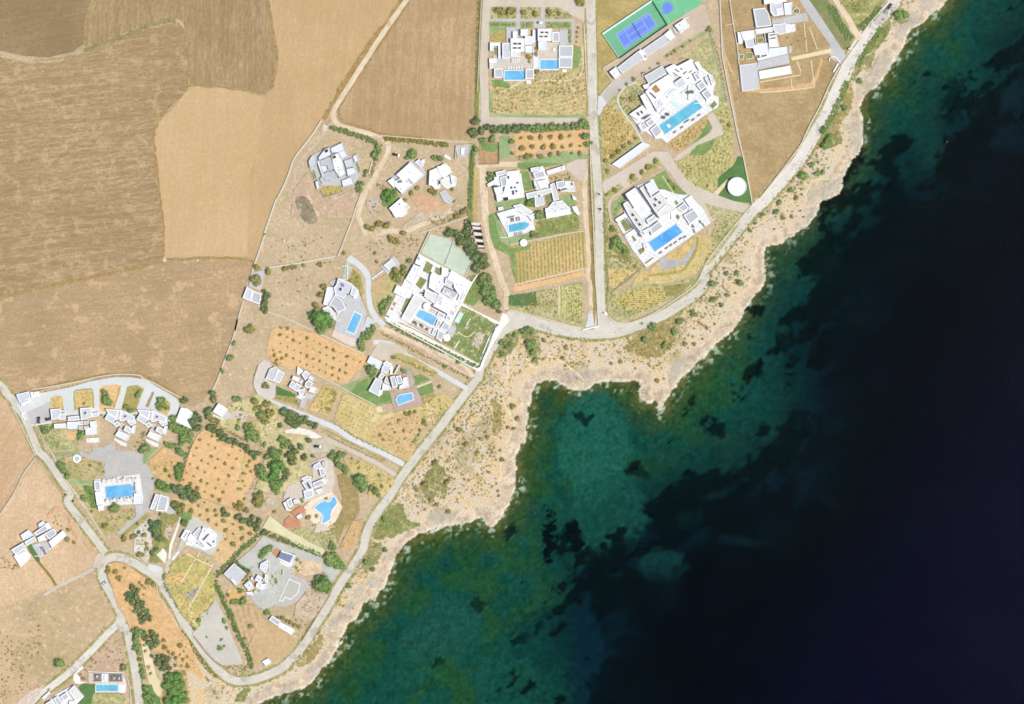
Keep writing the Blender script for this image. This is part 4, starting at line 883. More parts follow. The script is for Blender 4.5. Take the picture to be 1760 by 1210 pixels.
# coastal green patches and sand paths between road and rocks
ZC[0] = 0.0145
for i_, s_ in enumerate(("b 280 750 400 690 560 600 740 620 780 760 800 900 760 1090 700 1040 620 900 600 760 540 740 480 860 330 1000 260 960", "a 400 820 560 700 780 620 820 700 720 900 560 960 350 880", "h 1010 280 1110 160 1130 230 1060 360 960 440 900 400", "h 800 640 850 520 990 440 960 560 870 620 820 700", "h 560 1080 700 940 740 760 800 700 800 900 700 1060 700 1200 520 1210",
                      "i 1010 60 1060 0 1200 0 1190 90 1080 110 1010 110", "k 600 780 640 660 720 580 800 610 830 700 800 860 740 840 700 900 650 850", "k 1180 40 1260 60 1290 200 1250 330 1200 300 1220 160", "k 340 940 450 900 480 1030 590 1070 560 1110 250 1210 200 1100", "l 1180 260 1260 280 1240 380 1180 480 1100 500 1080 400",
                      "Z 1440 570 1480 540 1500 640 1420 760 1300 860 1230 840 1320 720", "Z 650 1120 760 1060 740 1140 700 1200 600 1200", "h 1150 100 1210 60 1280 110 1260 190 1170 190", "Y 860 900 980 800 1140 780 1180 900 1200 1100 1200 1230 880 1230 880 1000")):
    sheet("coastal_scrub_ground", s_, (scrubgreen, verge, vergeg)[i_ % 3], smooth=3, edge=2.4, step=2.5)
for s_ in ("j 150 450 160 600 110 780 180 800 180 950 210 1020 140 1200", "k 1350 20 1355 180 1390 240 1340 350 1300 480 1270 600 1280 680 1230 750", "j 430 430 560 470 700 560 800 650", "j 160 460 300 450 360 540 420 540", "i 900 520 960 400 1100 380", "i 610 620 700 560 760 440", "h 830 800 830 680 900 590", "b 370 1000 560 970 660 1050 720 1120"):
    strip("path", s_, 2.2, sandp, edge=0.6)

# ------------------------------------------------------------------ buildings
HJ = [0]
rb0 = random.Random(77)
def roof_kit(par, p, h):
    """vents, tanks and cooling units that stand on a large flat roof"""
    A_ = area(ccw(p))
    if A_ < 26: return
    xs = [q[0] for q in p]; ys = [q[1] for q in p]; inn = inset(p, 1.3)[1]; n = 0; t = 0
    a = math.atan2(p[1][1] - p[0][1], p[1][0] - p[0][0])
    while n < (3 if A_ > 110 else 2 if A_ > 60 else 1) and t < 40:
        t += 1; q = (rb0.uniform(min(xs), max(xs)), rb0.uniform(min(ys), max(ys)))
        if not inside(q, inn): continue
        n += 1; k = rb0.random()
        if k < .4: MB().box(q[0], q[1], h - .45, h + .25, .9, .55, a).build("cooling_unit", MET, par)
        elif k < .75: MB().box(q[0], q[1], h - .45, h + .1, .5, .5, a).build("roof_vent", GR, par)
        else: MB().cyl(q[0], q[1], .55, h - .45, h + .45, 14).build("water_tank_drum", LR, par)
def block(par, poly, h, roofmat, wallmat, par_w=0.38, z0=0.0, win=True):
    """flat-roofed volume: walls, recessed roof, parapet, windows on the long sides"""
    HJ[0] = (HJ[0] + 1) % 23; h = 1.0 + (h - 1.0) * 0.85 + HJ[0] * 0.013
    out, inn = inset(poly, par_w)
    if area(inn) < 2: inn = inset(poly, par_w * 0.4)[1]
    MB().prism(out, z0, h - 0.45, top=False).build("wall", wallmat, par)
    MB().prism(inn, h - 0.75, h - 0.42).build("roof", roofmat, par)
    MB().ring(out, inn, h - 0.45, h).build("parapet", wallmat, par)
    if win and h > 2.6:
        big = sorted(range(len(out)), key=lambda i: -math.dist(out[i], out[(i + 1) % len(out)]))[:2]
        for i in big:
            a, b = out[i], out[(i + 1) % len(out)]; L = math.dist(a, b)
            if L < 4.5: continue
            an = math.atan2(b[1] - a[1], b[0] - a[0]); cx, cy = (a[0] + b[0]) / 2, (a[1] + b[1]) / 2
            wd = MB().box(cx, cy, z0 + 0.25, z0 + 2.3, min(3.0, L * 0.4), 0.16, an).build("window", MET, par)
            MB().box(cx, cy, z0 + 0.33, z0 + 2.22, min(2.8, L * 0.4 - .16), 0.22, an).build("pane", GL, wd)
def pts(tok, tile):
    return [w2(p) for p in quad(MP(" ".join(tok), tile))]
def building(label, cat, tile, items, name="villa", group=None, wallmat=None):
    """items: one per line -> code [height] coordinates"""
    wallmat = wallmat or W_
    rows = [r.split() for r in items.strip().replace("\n", ";").split(";") if r.strip()]
    allp = [p for r in rows if r[0] not in "x" for p in pts(r[2:], tile)]
    par = tag(empty(name), label, cat, group)
    cx = sum(p[0] for p in allp) / len(allp); cy = sum(p[1] for p in allp) / len(allp)
    for r in rows:
        c, h, q = r[0], float(r[1]), r[2:]
        p = pts(q, tile)
        if area(p) < 0: p.reverse()
        if c == 'W': block(par, p, h, rb0.choice((W2, W2, W2, W3, W4)), wallmat); roof_kit(par, p, 1.0 + (h - 1.0) * 0.85)
        elif c == 'G': block(par, p, h, GR, wallmat, 0.5)
        elif c == 'V': block(par, p, h, VR, wallmat, 0.45)
        elif c == 'L': block(par, p, h, LR, wallmat, 0.25)
        elif c == 'Q': block(par, p, h, GRQ, wallmat, 0.3)
        elif c in 'tTbrag':
            HJ[0] = (HJ[0] + 1) % 23
            MB().prism(p, 0, h + HJ[0] * 0.004).build("terrace", {'t': TGR, 'T': TW, 'b': TB, 'r': TC, 'a': AQ, 'g': TG}[c], par)
        elif c == 's':
            h = 1.0 + (h - 1.0) * 0.85 + 0.3
            HJ[0] = (HJ[0] + 1) % 23
            o_, i_ = inset(p, 0.12)
            f = MB().ring(o_, i_, h - 0.6, h + 0.2).build("skylight", wallmat, par)
            MB().prism(i_, h - 0.3, h + 0.08 + HJ[0] * .002).build("pane", DK, f)
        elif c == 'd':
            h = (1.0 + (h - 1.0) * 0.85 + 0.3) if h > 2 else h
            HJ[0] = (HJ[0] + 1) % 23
            MB().prism(p, h - 0.5, h + 0.05 + HJ[0] * .002).build("shade_slot", plain("shade_slot_dark", (92, 92, 96), 0.1), par)  # solid dark strip: shade of roof slots and seams put into its colour
        elif c == 'c':
            h = (1.0 + (h - 1.0) * 0.85) if h > 2 else h
            MB().prism(p, h - 0.6, h + 0.9).build("chimney", W_, par)
        elif c == 'S':
            h = 1.0 + (h - 1.0) * 0.85 + 0.25
            MB().prism(p, h - 0.1, h + 0.12).build("solar_panel", SOL, par)
        elif c == 'y':
            o_, i_ = inset(p, 0.2)
            f = MB().ring(o_, i_, 0, h).build("planter", wallmat, par)
            bush_bed(i_, h, f, LEAF_GR)
        elif c == 'Y':
            o_, i_ = inset(p, 0.2)
            f = MB().ring(o_, i_, 0, h).build("planter", wallmat, par)
            bush_bed(i_, h, f, LEAF_OL)
        elif c == 'o':
            h = (1.0 + (h - 1.0) * 0.85 + 0.3) if h > 2 else h
            MB().prism(p, 0, h + 0.05).build("courtyard_soil", plain("courtyard_soil", (198, 140, 84), 0.2, c2=(140, 120, 64)), par)
        elif c == 'P':
            pergola(p, h, par, wallmat)
        elif c == 'D':
            pergola(p, h, par, PG)
        elif c == 'm':
            for a, b in zip(p, p[1:]): wall_seg(a, b, 0.35, h).build("garden_wall", wallmat, par)
    # put the empty on the ground under the house and keep the parts where they are
    par.location = (cx, cy, 0)
    for ch in par.children:
        ch.location = (-cx, -cy, 0)
    return par
GRQ = plain("roof_panels_ribbed", (208, 208, 208), 0.04, 0.6, tiles=(-20, 1.3))
def wall_seg(a, b, w, h, z0=0.0):
    L = math.dist(a, b)
    return MB().box((a[0] + b[0]) / 2, (a[1] + b[1]) / 2, z0, h, L + w * .5, w, math.atan2(b[1] - a[1], b[0] - a[0]))
def pergola(p, h, par, mat):
    a, b, c, d = (p + p)[:4]
    if math.dist(a, b) > math.dist(b, c): a, b, c, d = b, c, d, a
    # slats run a->b, spaced along b->c
    L = math.dist(b, c); n = max(3, int(L / 0.9))
    r = MB()
    for i in range(n):
        t = (i + .5) / n
        p0 = (a[0] + (d[0] - a[0]) * t, a[1] + (d[1] - a[1]) * t); p1 = (b[0] + (c[0] - b[0]) * t, b[1] + (c[1] - b[1]) * t)
        ln = math.dist(p0, p1); r.box((p0[0] + p1[0]) / 2, (p0[1] + p1[1]) / 2, h - .18, h, ln, 0.42, math.atan2(p1[1] - p0[1], p1[0] - p0[0]))
    r.build("slats", mat, par)
    for q in (a, b, c, d): MB().box(q[0], q[1], 0, h - .15, .2, .2).build("post", mat, par)
def shards(n, seed, fl=0.6, size=0.34, n_lobes=7, hollow=0.35):
    """leafy crown of unit radius: a ragged core and many leaf sprays on uneven lobes"""
    g = np.random.default_rng(seed)
    lobes = []
    for i in range(n_lobes):
        a = g.uniform(0, 6.283); r = g.uniform(0.18, 0.62) if i else 0
        lobes.append((r * math.cos(a), r * math.sin(a), fl * g.uniform(.5, 1.05), g.uniform(0.34, 0.55) * (1.25 if i == 0 else 1)))
    Vv, Ff = [], []
    # core
    for (lx, ly, lz, lr) in lobes:
        b = len(Vv); k = 7
        for ring, (zz, rr) in enumerate(((-.75, .5), (-.2, .86), (.35, .78), (.75, .45))):
            for i in range(k):
                aa = 6.283 * (i + ring * .5) / k; q = g.uniform(.75, 1.05)
                Vv.append((lx + lr * .9 * rr * q * math.cos(aa), ly + lr * .9 * rr * q * math.sin(aa), lz + lr * .8 * zz * fl))
        Vv.append((lx, ly, lz + lr * .78 * fl)); top = len(Vv) - 1
        for ring in range(3):
            for i in range(k):
                j = (i + 1) % k; Ff.append((b + ring * k + i, b + ring * k + j, b + (ring + 1) * k + j)); Ff.append((b + ring * k + i, b + (ring + 1) * k + j, b + (ring + 1) * k + i))
        for i in range(k): Ff.append((b + 3 * k + i, b + 3 * k + (i + 1) % k, top))
    for i in range(n):
        lx, ly, lz, lr = lobes[g.integers(n_lobes)]
        d = g.normal(size=3); d /= np.linalg.norm(d); d[2] = abs(d[2]) * .9 - .15
        c = np.array((lx, ly, lz)) + d * np.array((1, 1, fl)) * lr * g.uniform(.85, 1.2)
        s_ = size * g.uniform(.5, 1.1)
        u = g.normal(size=3); u /= np.linalg.norm(u); v = np.cross(u, d); v /= np.linalg.norm(v) + 1e-6
        u = u * .7 + np.cross(v, d) * .5
        b = len(Vv)
        Vv += [tuple(c + u * s_ * .5), tuple(c + v * s_ * .45), tuple(c - u * s_ * .5 * g.uniform(.4, 1)), tuple(c - v * s_ * .45)]
        Ff += [(b, b + 1, b + 2), (b, b + 2, b + 3)]
    return np.array(Vv, np.float32), np.array(Ff, np.int32)
SMALL = [shards(70, 11 + i, 0.75, 0.5, 5) for i in range(5)]
MEDIUM = [shards(260, 31 + i, 0.7, 0.30, 8) for i in range(5)]
LARGE = [shards(1500, 51 + i, 0.6, 0.16, 15) for i in range(4)]
TINY = [shards(14, 71 + i, 0.6, 0.8, 2) for i in range(6)]
def crown_mesh(kind, i, mat):
    key = (kind, i, mat.name)
    if key not in CM:
        v, f = {'s': SMALL, 'm': MEDIUM, 'l': LARGE, 't': TINY}[kind][i]
        me = np_mesh("crown", v, f); me.materials.append(mat); CM[key] = me
    return CM[key]
CM = {}
rb = random.Random(21)
def scatter_mesh(name, places, mat, parent=None, kind='t'):
    """many little bushes merged in one mesh: places = (x, y, z, r)"""
    vs, fs, n = [], [], 0
    src = {'t': TINY, 's': SMALL}[kind]
    for (x, y, z, r) in places:
        v, f = src[rb.randrange(len(src))]
        a = rb.uniform(0, 6.28); ca, sa = math.cos(a), math.sin(a)
        q = np.empty_like(v); q[:, 0] = x + r * (v[:, 0] * ca - v[:, 1] * sa); q[:, 1] = y + r * (v[:, 0] * sa + v[:, 1] * ca); q[:, 2] = z + r * v[:, 2] * 0.8
        vs.append(q); fs.append(f + n); n += len(v)
    me = np_mesh(name, np.concatenate(vs), np.concatenate(fs))
    return link(name, me, parent, [mat])
def bush_bed(poly, z, parent, mat):
    xs = [p[0] for p in poly]; ys = [p[1] for p in poly]; A = abs(area(poly))
    pl = []; tries = 0
    while len(pl) < max(4, A / 1.2) and tries < 4000:
        tries += 1
        q = (rb.uniform(min(xs), max(xs)), rb.uniform(min(ys), max(ys)))
        if inside(q, poly): pl.append((q[0], q[1], z - .5, rb.uniform(.5, 1.0)))
    MB().prism(poly, 0, z - 0.06).build("soil", plain("bed_soil", (150, 150, 92), 0.2), parent)
    if pl: scatter_mesh("foliage", pl, mat, parent)

def pool(label, s, tile, mat=None, rim=0.7, z=1.25, name="swimming_pool", rimmat=None, smooth=0, group=None):
    p = quad(MP(s, tile))
    if smooth: p = catmull(p, smooth, True)
    p = ccw([w2(q) for q in p])
    cx = sum(q[0] for q in p) / len(p); cy = sum(q[1] for q in p) / len(p)
    par = tag(empty(name), label, "pool", group)
    o_, i_ = inset(p, -rim)
    if rim: MB().ring(i_, o_, z - 0.35, z + 0.06).build("coping", rimmat or TW, par)
    MB().prism(p, z - 0.35, z - 0.14).build("water", mat or POOL, par)
    if rim and len(p) < 9 and (mat is None or mat in (POOL, POOLT, POOL2, POOLD)):                                  # bathing steps along one short side
        sd_ = min(range(len(p)), key=lambda i: math.dist(p[i], p[(i + 1) % len(p)]) if math.dist(p[i], p[(i + 1) % len(p)]) > 2.5 else 99)
        a, b = p[sd_], p[(sd_ + 1) % len(p)]; L = math.dist(a, b); nx_, ny_ = -(b[1] - a[1]) / L, (b[0] - a[0]) / L
        MB().prism([(a[0] + (b[0] - a[0]) * u + nx_ * w, a[1] + (b[1] - a[1]) * u + ny_ * w) for u, w in ((.06, .02), (.94, .02), (.94, .7), (.06, .7))], z - .3, z - .115).build("steps", POOL2, par)
    par.location = (cx, cy, 0)
    for ch in par.children: ch.location = (-cx, -cy, 0)
    return par

building("white villa with four roof openings beside the western pool of the northern plot", "villa", "A", """
b 0.95 345 700 860 870 ; t 0.95 515 345 640 560 ; W 5.2 570 490 745 655 ; W 3.6 570 655 690 720 ; W 4 598 400 655 490 ; W 4.2 695 375 790 455
L 3.6 750 460 850 568 ; L 3.2 755 580 850 665 ; V 3.4 465 545 560 742 ; W 3.5 310 540 440 580 ; W 3.4 310 580 350 645 ; W 3.2 415 580 440 740
y 1.2 352 592 412 690 ; W 3 300 740 392 795 ; W 3 305 800 345 868 ; G 3.4 362 865 468 982 ; G 3.4 758 870 860 997 ; P 2.9 580 738 685 792
T 1.1 765 1010 825 1058 ; s 5.25 604 543 650 572 ; s 5.25 662 543 706 572 ; s 5.25 600 598 646 624 ; s 5.25 660 598 702 624 ; t 1 395 742 490 802 ; c 4 700 395 720 415 ; c 5.2 625 655 640 665""")  # the small grey slab beside the west wing stands in for a shadow
building("white villa with four roof openings left of the twin grey pavilion roofs", "villa", "A", """
b 0.95 905 535 1180 745 ; t 0.95 1185 380 1290 575 ; W 5.2 912 368 1088 520 ; L 4.2 920 525 1020 632 ; G 3.6 1095 408 1182 532 ; G 3.4 1178 578 1350 720 ; G 3.3 1176 725 1345 858
T 1.05 862 700 925 872 ; T 1.1 1215 872 1275 912 ; s 5.25 948 402 988 428 ; s 5.25 1006 402 1046 428 ; s 5.25 936 454 978 478 ; s 5.25 994 454 1038 478
c 4 930 280 970 306 ; W 3.2 848 380 880 540 ; c 1.2 1100 610 1130 645 ; m 1.6 860 545 860 870 ; P 2.8 1020 545 1090 560""")
pool("rectangular pool between two grey roofed pavilions of the western villa on the northern plot", "492 893 748 1008", "A")
pool("rectangular pool left of the twin grey pavilion roofs on the northern plot", "942 757 1168 872", "A")

building("largest white villa, stepped flat roofs above a long diagonal pool", "villa", "D", """
T 0.95 450 490 620 372 600 250 700 110 920 -80 1240 -200 1320 -140 1480 -10 1540 90 1500 240 1575 270 1580 330 1570 400 1490 440 920 850 850 790 780 800 650 700 590 720 545 610
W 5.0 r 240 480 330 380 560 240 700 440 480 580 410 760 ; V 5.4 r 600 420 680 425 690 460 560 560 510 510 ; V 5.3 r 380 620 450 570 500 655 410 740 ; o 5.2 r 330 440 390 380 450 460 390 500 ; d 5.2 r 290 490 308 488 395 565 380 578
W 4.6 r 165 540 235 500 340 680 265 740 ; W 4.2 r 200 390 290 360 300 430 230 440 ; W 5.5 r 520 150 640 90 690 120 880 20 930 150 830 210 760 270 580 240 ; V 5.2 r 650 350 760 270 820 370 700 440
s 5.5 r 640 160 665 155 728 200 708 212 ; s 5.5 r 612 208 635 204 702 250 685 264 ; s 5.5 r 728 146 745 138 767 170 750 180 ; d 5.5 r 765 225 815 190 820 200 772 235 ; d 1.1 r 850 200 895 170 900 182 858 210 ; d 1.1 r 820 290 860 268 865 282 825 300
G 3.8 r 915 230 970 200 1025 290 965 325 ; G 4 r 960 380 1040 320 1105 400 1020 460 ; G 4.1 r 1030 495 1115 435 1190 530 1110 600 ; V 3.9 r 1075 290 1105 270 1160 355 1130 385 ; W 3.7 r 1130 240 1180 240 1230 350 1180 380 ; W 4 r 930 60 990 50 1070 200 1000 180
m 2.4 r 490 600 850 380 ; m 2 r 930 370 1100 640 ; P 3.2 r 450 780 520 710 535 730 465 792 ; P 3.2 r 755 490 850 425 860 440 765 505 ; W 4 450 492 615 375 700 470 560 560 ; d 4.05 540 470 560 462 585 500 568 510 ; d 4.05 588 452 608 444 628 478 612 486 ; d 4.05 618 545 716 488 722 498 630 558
G 3.6 655 590 735 540 778 598 700 650 ; G 3.4 712 682 800 612 870 712 780 790 ; V 3.3 610 612 635 598 678 655 655 668 ; W 3.1 560 620 600 600 650 690 610 715
Y 1.3 545 192 600 162 640 210 582 248 ; y 1.4 1450 380 1530 310 1566 368 1500 425 ; a 1.1 970 322 1022 290 1100 402 1048 432
c 4 1320 -30 1342 -40 1350 -24 1330 -12""")
building("long narrow garage row with ribbed grey roofs between white blocks beside the tennis court", "garage", "B", """
W 4.4 200 910 285 845 345 945 275 1002 ; Q 3.9 300 855 560 650 650 730 360 930 ; W 4.3 562 652 600 624 652 690 620 728 ; Q 3.9 612 632 890 440 955 530 665 720
W 4.5 890 440 965 375 1030 470 965 522 ; W 4.2 1020 325 1140 245 1210 325 1080 400 ; T 1 1080 405 1200 330 1205 345 1090 425 ; g 1 990 350 1020 340 1070 415 1035 440
T 1 1130 235 1195 208 1200 218 1145 250 ; T 1 610 740 670 725 675 750 640 770""", "garage_row")
building("grey ribbed carport roof on the north side of the largest white villa", "carport", "B", "Q 3.4 640 962 860 832 925 912 700 1062 ; m 1.4 640 970 620 930", "carport")
building("long pale carport roof along the drive west of the largest white villa", "carport", "D", "L 3.3 232 1120 620 840 720 880 330 1170", "carport")
pool("long diagonal pool, pale to deep blue, on the largest villa's white terrace", "D 822 632 1292 302 1372 402 900 742", "D", POOLT, 0.3)
building("small square white platform standing in the western end of the long diagonal pool", "platform", "D", "T 1.2 918 622 952 606 978 642 946 664", "pool_platform")

building("white villa of diagonal flat roofs south of the driveway with deep blue pool", "villa", "E", """
T 0.95 230 670 330 610 320 490 450 320 560 270 640 230 700 350 760 350 900 400 1030 410 1190 570 1260 710 570 1190 420 1000 340 860
W 4.6 s 180 175 300 95 500 370 360 460 280 350 ; L 4.9 s 365 330 410 320 440 370 390 400 ; W 4.4 s 150 300 205 262 290 360 430 470 380 660 300 560 215 430 ; W 4.9 s 360 100 415 70 520 210 620 140 720 280 820 360 740 420 600 470
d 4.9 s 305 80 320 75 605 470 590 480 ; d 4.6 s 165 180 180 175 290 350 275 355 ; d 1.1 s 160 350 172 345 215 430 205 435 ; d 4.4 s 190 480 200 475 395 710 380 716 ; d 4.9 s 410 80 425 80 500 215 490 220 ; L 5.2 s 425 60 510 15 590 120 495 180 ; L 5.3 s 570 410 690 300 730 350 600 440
s 4.9 s 533 228 560 215 587 250 557 266 ; s 4.9 s 583 270 610 258 637 292 610 305 ; s 4.9 s 524 300 550 288 577 325 550 340 ; s 4.9 s 678 220 695 212 708 235 692 246 ; s 4.4 s 248 425 275 410 300 445 270 460 ; s 4.4 s 293 490 320 475 344 505 318 522 ; s 4.4 s 333 545 360 532 387 565 355 582
V 5 s 440 500 540 430 570 490 470 550 ; G 4.4 s 480 600 600 510 660 580 510 690 ; L 4.2 s 390 640 480 590 510 620 430 680 ; G 3.9 s 830 350 920 280 975 345 905 400 ; G 4 s 910 440 1040 360 1105 460 985 555 ; W 3.7 s 920 240 1000 190 1070 280 990 340
y 1.2 s 785 270 820 240 860 290 820 320 ; y 1.2 s 110 510 160 480 280 600 180 650 ; y 1.2 s 240 690 280 685 330 750 290 780 ; W 3 s 50 490 180 410 200 440 90 540 ; W 3.2 s 170 690 290 610 330 660 230 720 ; m 2.2 s 600 490 760 400 ; m 2.2 s 820 350 980 570 ; V 3 s 400 800 440 790 470 860 420 870
d 1.1 s 1100 515 1130 508 1135 522 1105 530 ; d 1.1 s 1140 540 1150 535 1175 575 1165 580 ; d 1.1 s 1000 575 1040 568 1042 580 1005 588 ; d 1.1 s 1020 610 1030 605 1055 655 1045 660 ; Y 1.1 470 1000 540 960 560 1010 500 1060 ; Y 1.1 540 1140 640 1070 655 1090 560 1160
""")
pool("deep blue diagonal pool with paler western shelf on the terrace south of the driveway", "s 470 780 820 545 900 650 550 895", "E", POOLD, 0.3)

building("white villa wing with an L of grey roofs, north west in the walled plot", "villa", "F", """
T 0.95 385 830 440 690 520 680 560 800 700 720 750 1020 400 1080 360 900 ; W 4.4 520 700 680 680 735 1010 400 1070 390 1000 480 970 510 860
V 4.1 380 705 500 680 512 730 395 765 ; G 4.2 432 770 510 750 530 880 455 890 ; W 3.8 275 855 370 800 400 850 285 890 ; W 4 355 900 435 880 480 960 390 1000 ; W 3.6 360 770 420 760 440 870 370 850
s 4.5 470 1025 540 1015 545 1065 478 1075 ; d 4.45 525 755 550 750 555 785 532 790 ; d 4.45 565 890 590 885 596 912 572 918 ; d 4.45 612 890 632 886 640 906 618 912 ; d 4.45 585 940 612 935 618 988 592 994
d 4.45 630 935 650 930 656 958 636 962 ; d 4.45 640 832 668 828 672 850 646 852 ; d 4 360 885 420 875 424 892 366 902 ; W 3.2 410 1150 470 1140 480 1180 418 1190""")
building("white villa of mixed roofs around a narrow green court in the walled plot", "villa", "F", """
T 0.95 820 650 970 630 1030 720 1060 870 1070 920 890 930 850 780 ; W 4.2 820 655 975 628 985 680 830 705 ; G 4 850 715 980 680 1010 765 880 790 ; W 4.6 900 820 1020 800 1040 885 940 905
L 3.6 860 820 905 815 930 910 880 920 ; V 3.9 760 975 885 945 890 1010 780 1045 ; W 4 890 945 1075 905 1090 960 900 1010 ; V 3.7 870 1010 975 990 1000 1110 880 1145
V 4 1065 860 1120 840 1180 1050 1110 1070 ; G 4.3 1140 830 1240 808 1250 900 1155 918 ; W 4.1 1190 910 1360 820 1385 950 1200 950 ; W 3.6 1250 820 1340 820 1350 900 1260 900 ; W 3.4 1340 990 1400 1030 1390 1060 1360 1050 ; d 4.2 1190 930 1270 905 1275 918 1195 942
W 3.8 1100 1080 1220 1060 1330 1180 1000 1200 ; W 3.7 1005 1160 1260 1110 1340 1230 1020 1290 ; G 3.9 1015 1185 1080 1175 1085 1215 1022 1225 ; G 3.9 1095 1168 1155 1158 1160 1218 1102 1225 ; G 3.9 1165 1155 1245 1140 1255 1190 1172 1200 ; V 3.9 1262 1142 1310 1135 1325 1175 1270 1185
y 1.1 985 990 1070 970 1105 1100 1020 1140 ; c 4.3 935 640 975 632 980 660 940 664 ; W 3.2 1340 1140 1400 1130 1440 1230 1420 1250 1370 1200 ; d 4 880 885 888 883 893 905 884 907 ; d 4 1330 840 1345 838 1350 870 1336 872 ; d 4.2 915 1000 940 994 946 1012 920 1016""")
building("long white outbuilding slanting beside the green bank in the walled plot", "outbuilding", "F", "W 3.8 1020 690 1245 620 1262 675 1040 740 ; c 4 1215 645 1240 640 1245 665 1220 670", "outbuilding")
building("white pool terrace house with angular eastern end west of the vineyard", "villa", "G", """
T 0.95 390 190 600 130 590 90 700 75 850 170 860 320 880 400 840 420 550 500 ; W 3.6 395 200 600 140 660 130 690 220 440 275 ; W 4 600 100 690 80 760 130 820 170 800 230 720 200 640 140
L 4.3 660 120 720 110 740 160 680 165 ; W 3.3 790 230 870 190 870 250 840 300 ; d 3.7 520 245 620 225 622 235 522 256 ; m 1.4 440 280 540 500""")
pool("blue pool with pointed eastern end on the white terrace beside the vineyard", "G 525 348 740 300 805 330 790 365 735 400 545 438", "G", POOLT)
for k, (x, y) in enumerate(((590, 275), (612, 272), (645, 268), (676, 263), (625, 455), (650, 452), (682, 445), (704, 440))):
    pass
building("white house with two dark square openings in the dirt yard", "house", "I", """
t 0.95 380 560 630 330 680 340 800 440 820 520 660 650 620 690 520 780 ; W 4.6 450 520 625 362 790 520 670 630 600 560 560 600 500 560 ; W 4.3 430 600 500 562 560 602 640 650 520 752 430 660 ; L 4.8 560 430 625 375 690 440 630 490
W 3.9 340 600 400 560 470 640 420 680 ; s 4.7 472 590 492 584 498 622 476 626 ; s 4.7 500 588 520 582 526 618 504 622 ; Q 3 565 585 610 548 665 625 625 655 ; V 3.4 680 360 740 320 800 400 760 420 ; W 3.2 765 330 810 320 812 370 780 375""", "house")
building("small white house with a grey roof corner south west of the green hedge clump", "house", "I", "W 4.2 358 940 510 810 570 890 560 960 590 1000 530 1050 440 1040 ; G 4 400 1000 460 955 520 1030 440 1062 ; V 3.6 520 890 570 870 620 930 570 970 ; d 4.25 480 885 500 880 500 895 484 898", "house")
building("white house with ragged pale courtyard near the square stone enclosure", "house", "I", """
T 0.95 1000 580 1150 520 1210 560 1200 660 1080 700 1000 620 ; W 4.6 870 470 960 430 1020 540 940 660 860 650 ; W 4.2 962 418 1080 390 1150 480 1060 560 1026 545 ; L 3.2 1130 520 1200 540 1210 620 1150 640 ; V 3.3 905 640 960 600 1010 650 960 700 ; W 3.8 880 640 940 620 1000 690 940 700
s 4.2 960 590 990 565 1015 625 985 645 ; t 0.95 990 740 1060 700 1180 830 1120 890 1050 860 ; V 3.3 1010 400 1060 370 1140 440 1110 450""", "house")
building("square stone enclosure with a pale inner court left of the half green court", "enclosure", "I", "t 0.95 1190 150 1385 130 1365 300 1220 300 ; m 1.8 1190 320 1200 150 1390 135 1360 300 ; m 1.5 1240 180 1310 160 1340 270 1230 280 ; c 1.2 1270 180 1310 170 1300 260 1262 260", "enclosure", wallmat=ST)
building("grey concrete villa of overlapping flat roofs on the bare plot by the dirt track", "villa", "H", """
t 0.95 240 430 480 310 650 250 720 420 850 400 880 640 790 800 380 800 240 600 ; V 3 225 490 270 420 330 445 325 550 240 575 ; L 4.2 350 450 430 340 490 320 510 420 360 485 ; L 3.8 500 330 650 260 680 350 640 380 520 390 ; L 3.6 600 385 680 355 720 430 650 470
W 4.9 510 420 600 390 650 470 700 660 620 710 550 600 ; G 4.4 370 490 500 440 550 590 480 610 460 545 390 550 ; L 4.1 380 555 450 550 470 610 410 640 ; W 4 330 490 365 485 425 690 400 700 ; V 4.5 590 600 680 590 700 655 625 700
V 3.5 670 490 780 450 800 560 700 585 ; L 3.3 780 430 830 410 860 490 810 510 ; L 3.6 700 592 800 572 840 640 720 690 ; G 3.1 430 640 570 612 590 700 400 780 360 720 ; L 3.2 640 740 760 690 800 780 660 820 ; L 3 308 750 350 740 370 840 330 850
V 3.2 430 700 520 680 530 720 440 740 ; s 4.2 428 350 470 342 476 380 434 388 ; s 4.9 530 428 567 420 574 458 537 466 ; y 1.1 262 610 300 600 330 700 300 720 ; m 1.6 380 860 425 955 660 880 ; Y 1.1 805 510 850 500 880 620 850 660
""", wallmat=CONC)
building("angular pale villa with white roof outlines west of the curved concrete drive", "villa", "K", """
t 0.95 570 900 700 700 480 400 600 350 760 420 850 500 900 660 960 780 840 1130 540 1010 ; V 4.8 600 355 780 430 740 520 660 610 560 560 545 470 575 440 ; G 4.4 560 560 640 620 700 740 590 790 540 720 480 690
V 4.1 780 440 850 500 810 600 750 560 ; W 4 810 510 850 500 850 560 820 610 790 600 ; L 3.5 460 460 545 470 540 570 470 700 410 680 ; L 3.3 400 730 480 700 560 790 590 900 420 800 ; s 4.9 608 475 645 470 648 512 612 516
s 4.2 695 540 730 535 735 570 700 575 ; S 4.9 640 410 680 440 660 470 630 440 ; m 1.2 640 370 710 200""")
pool("turquoise blue pool with pale rim on the grey terrace of the angular villa", "K 805 778 890 830 795 1050 700 1010", "K")
building("small white roofed pavilion on a square stone terrace beside the grass track", "pavilion", "J", "t 0.95 245 490 420 360 505 480 340 605 ; W 3.4 290 485 385 410 440 475 350 545 ; T 1.05 135 650 280 540 290 555 145 665", "pavilion")
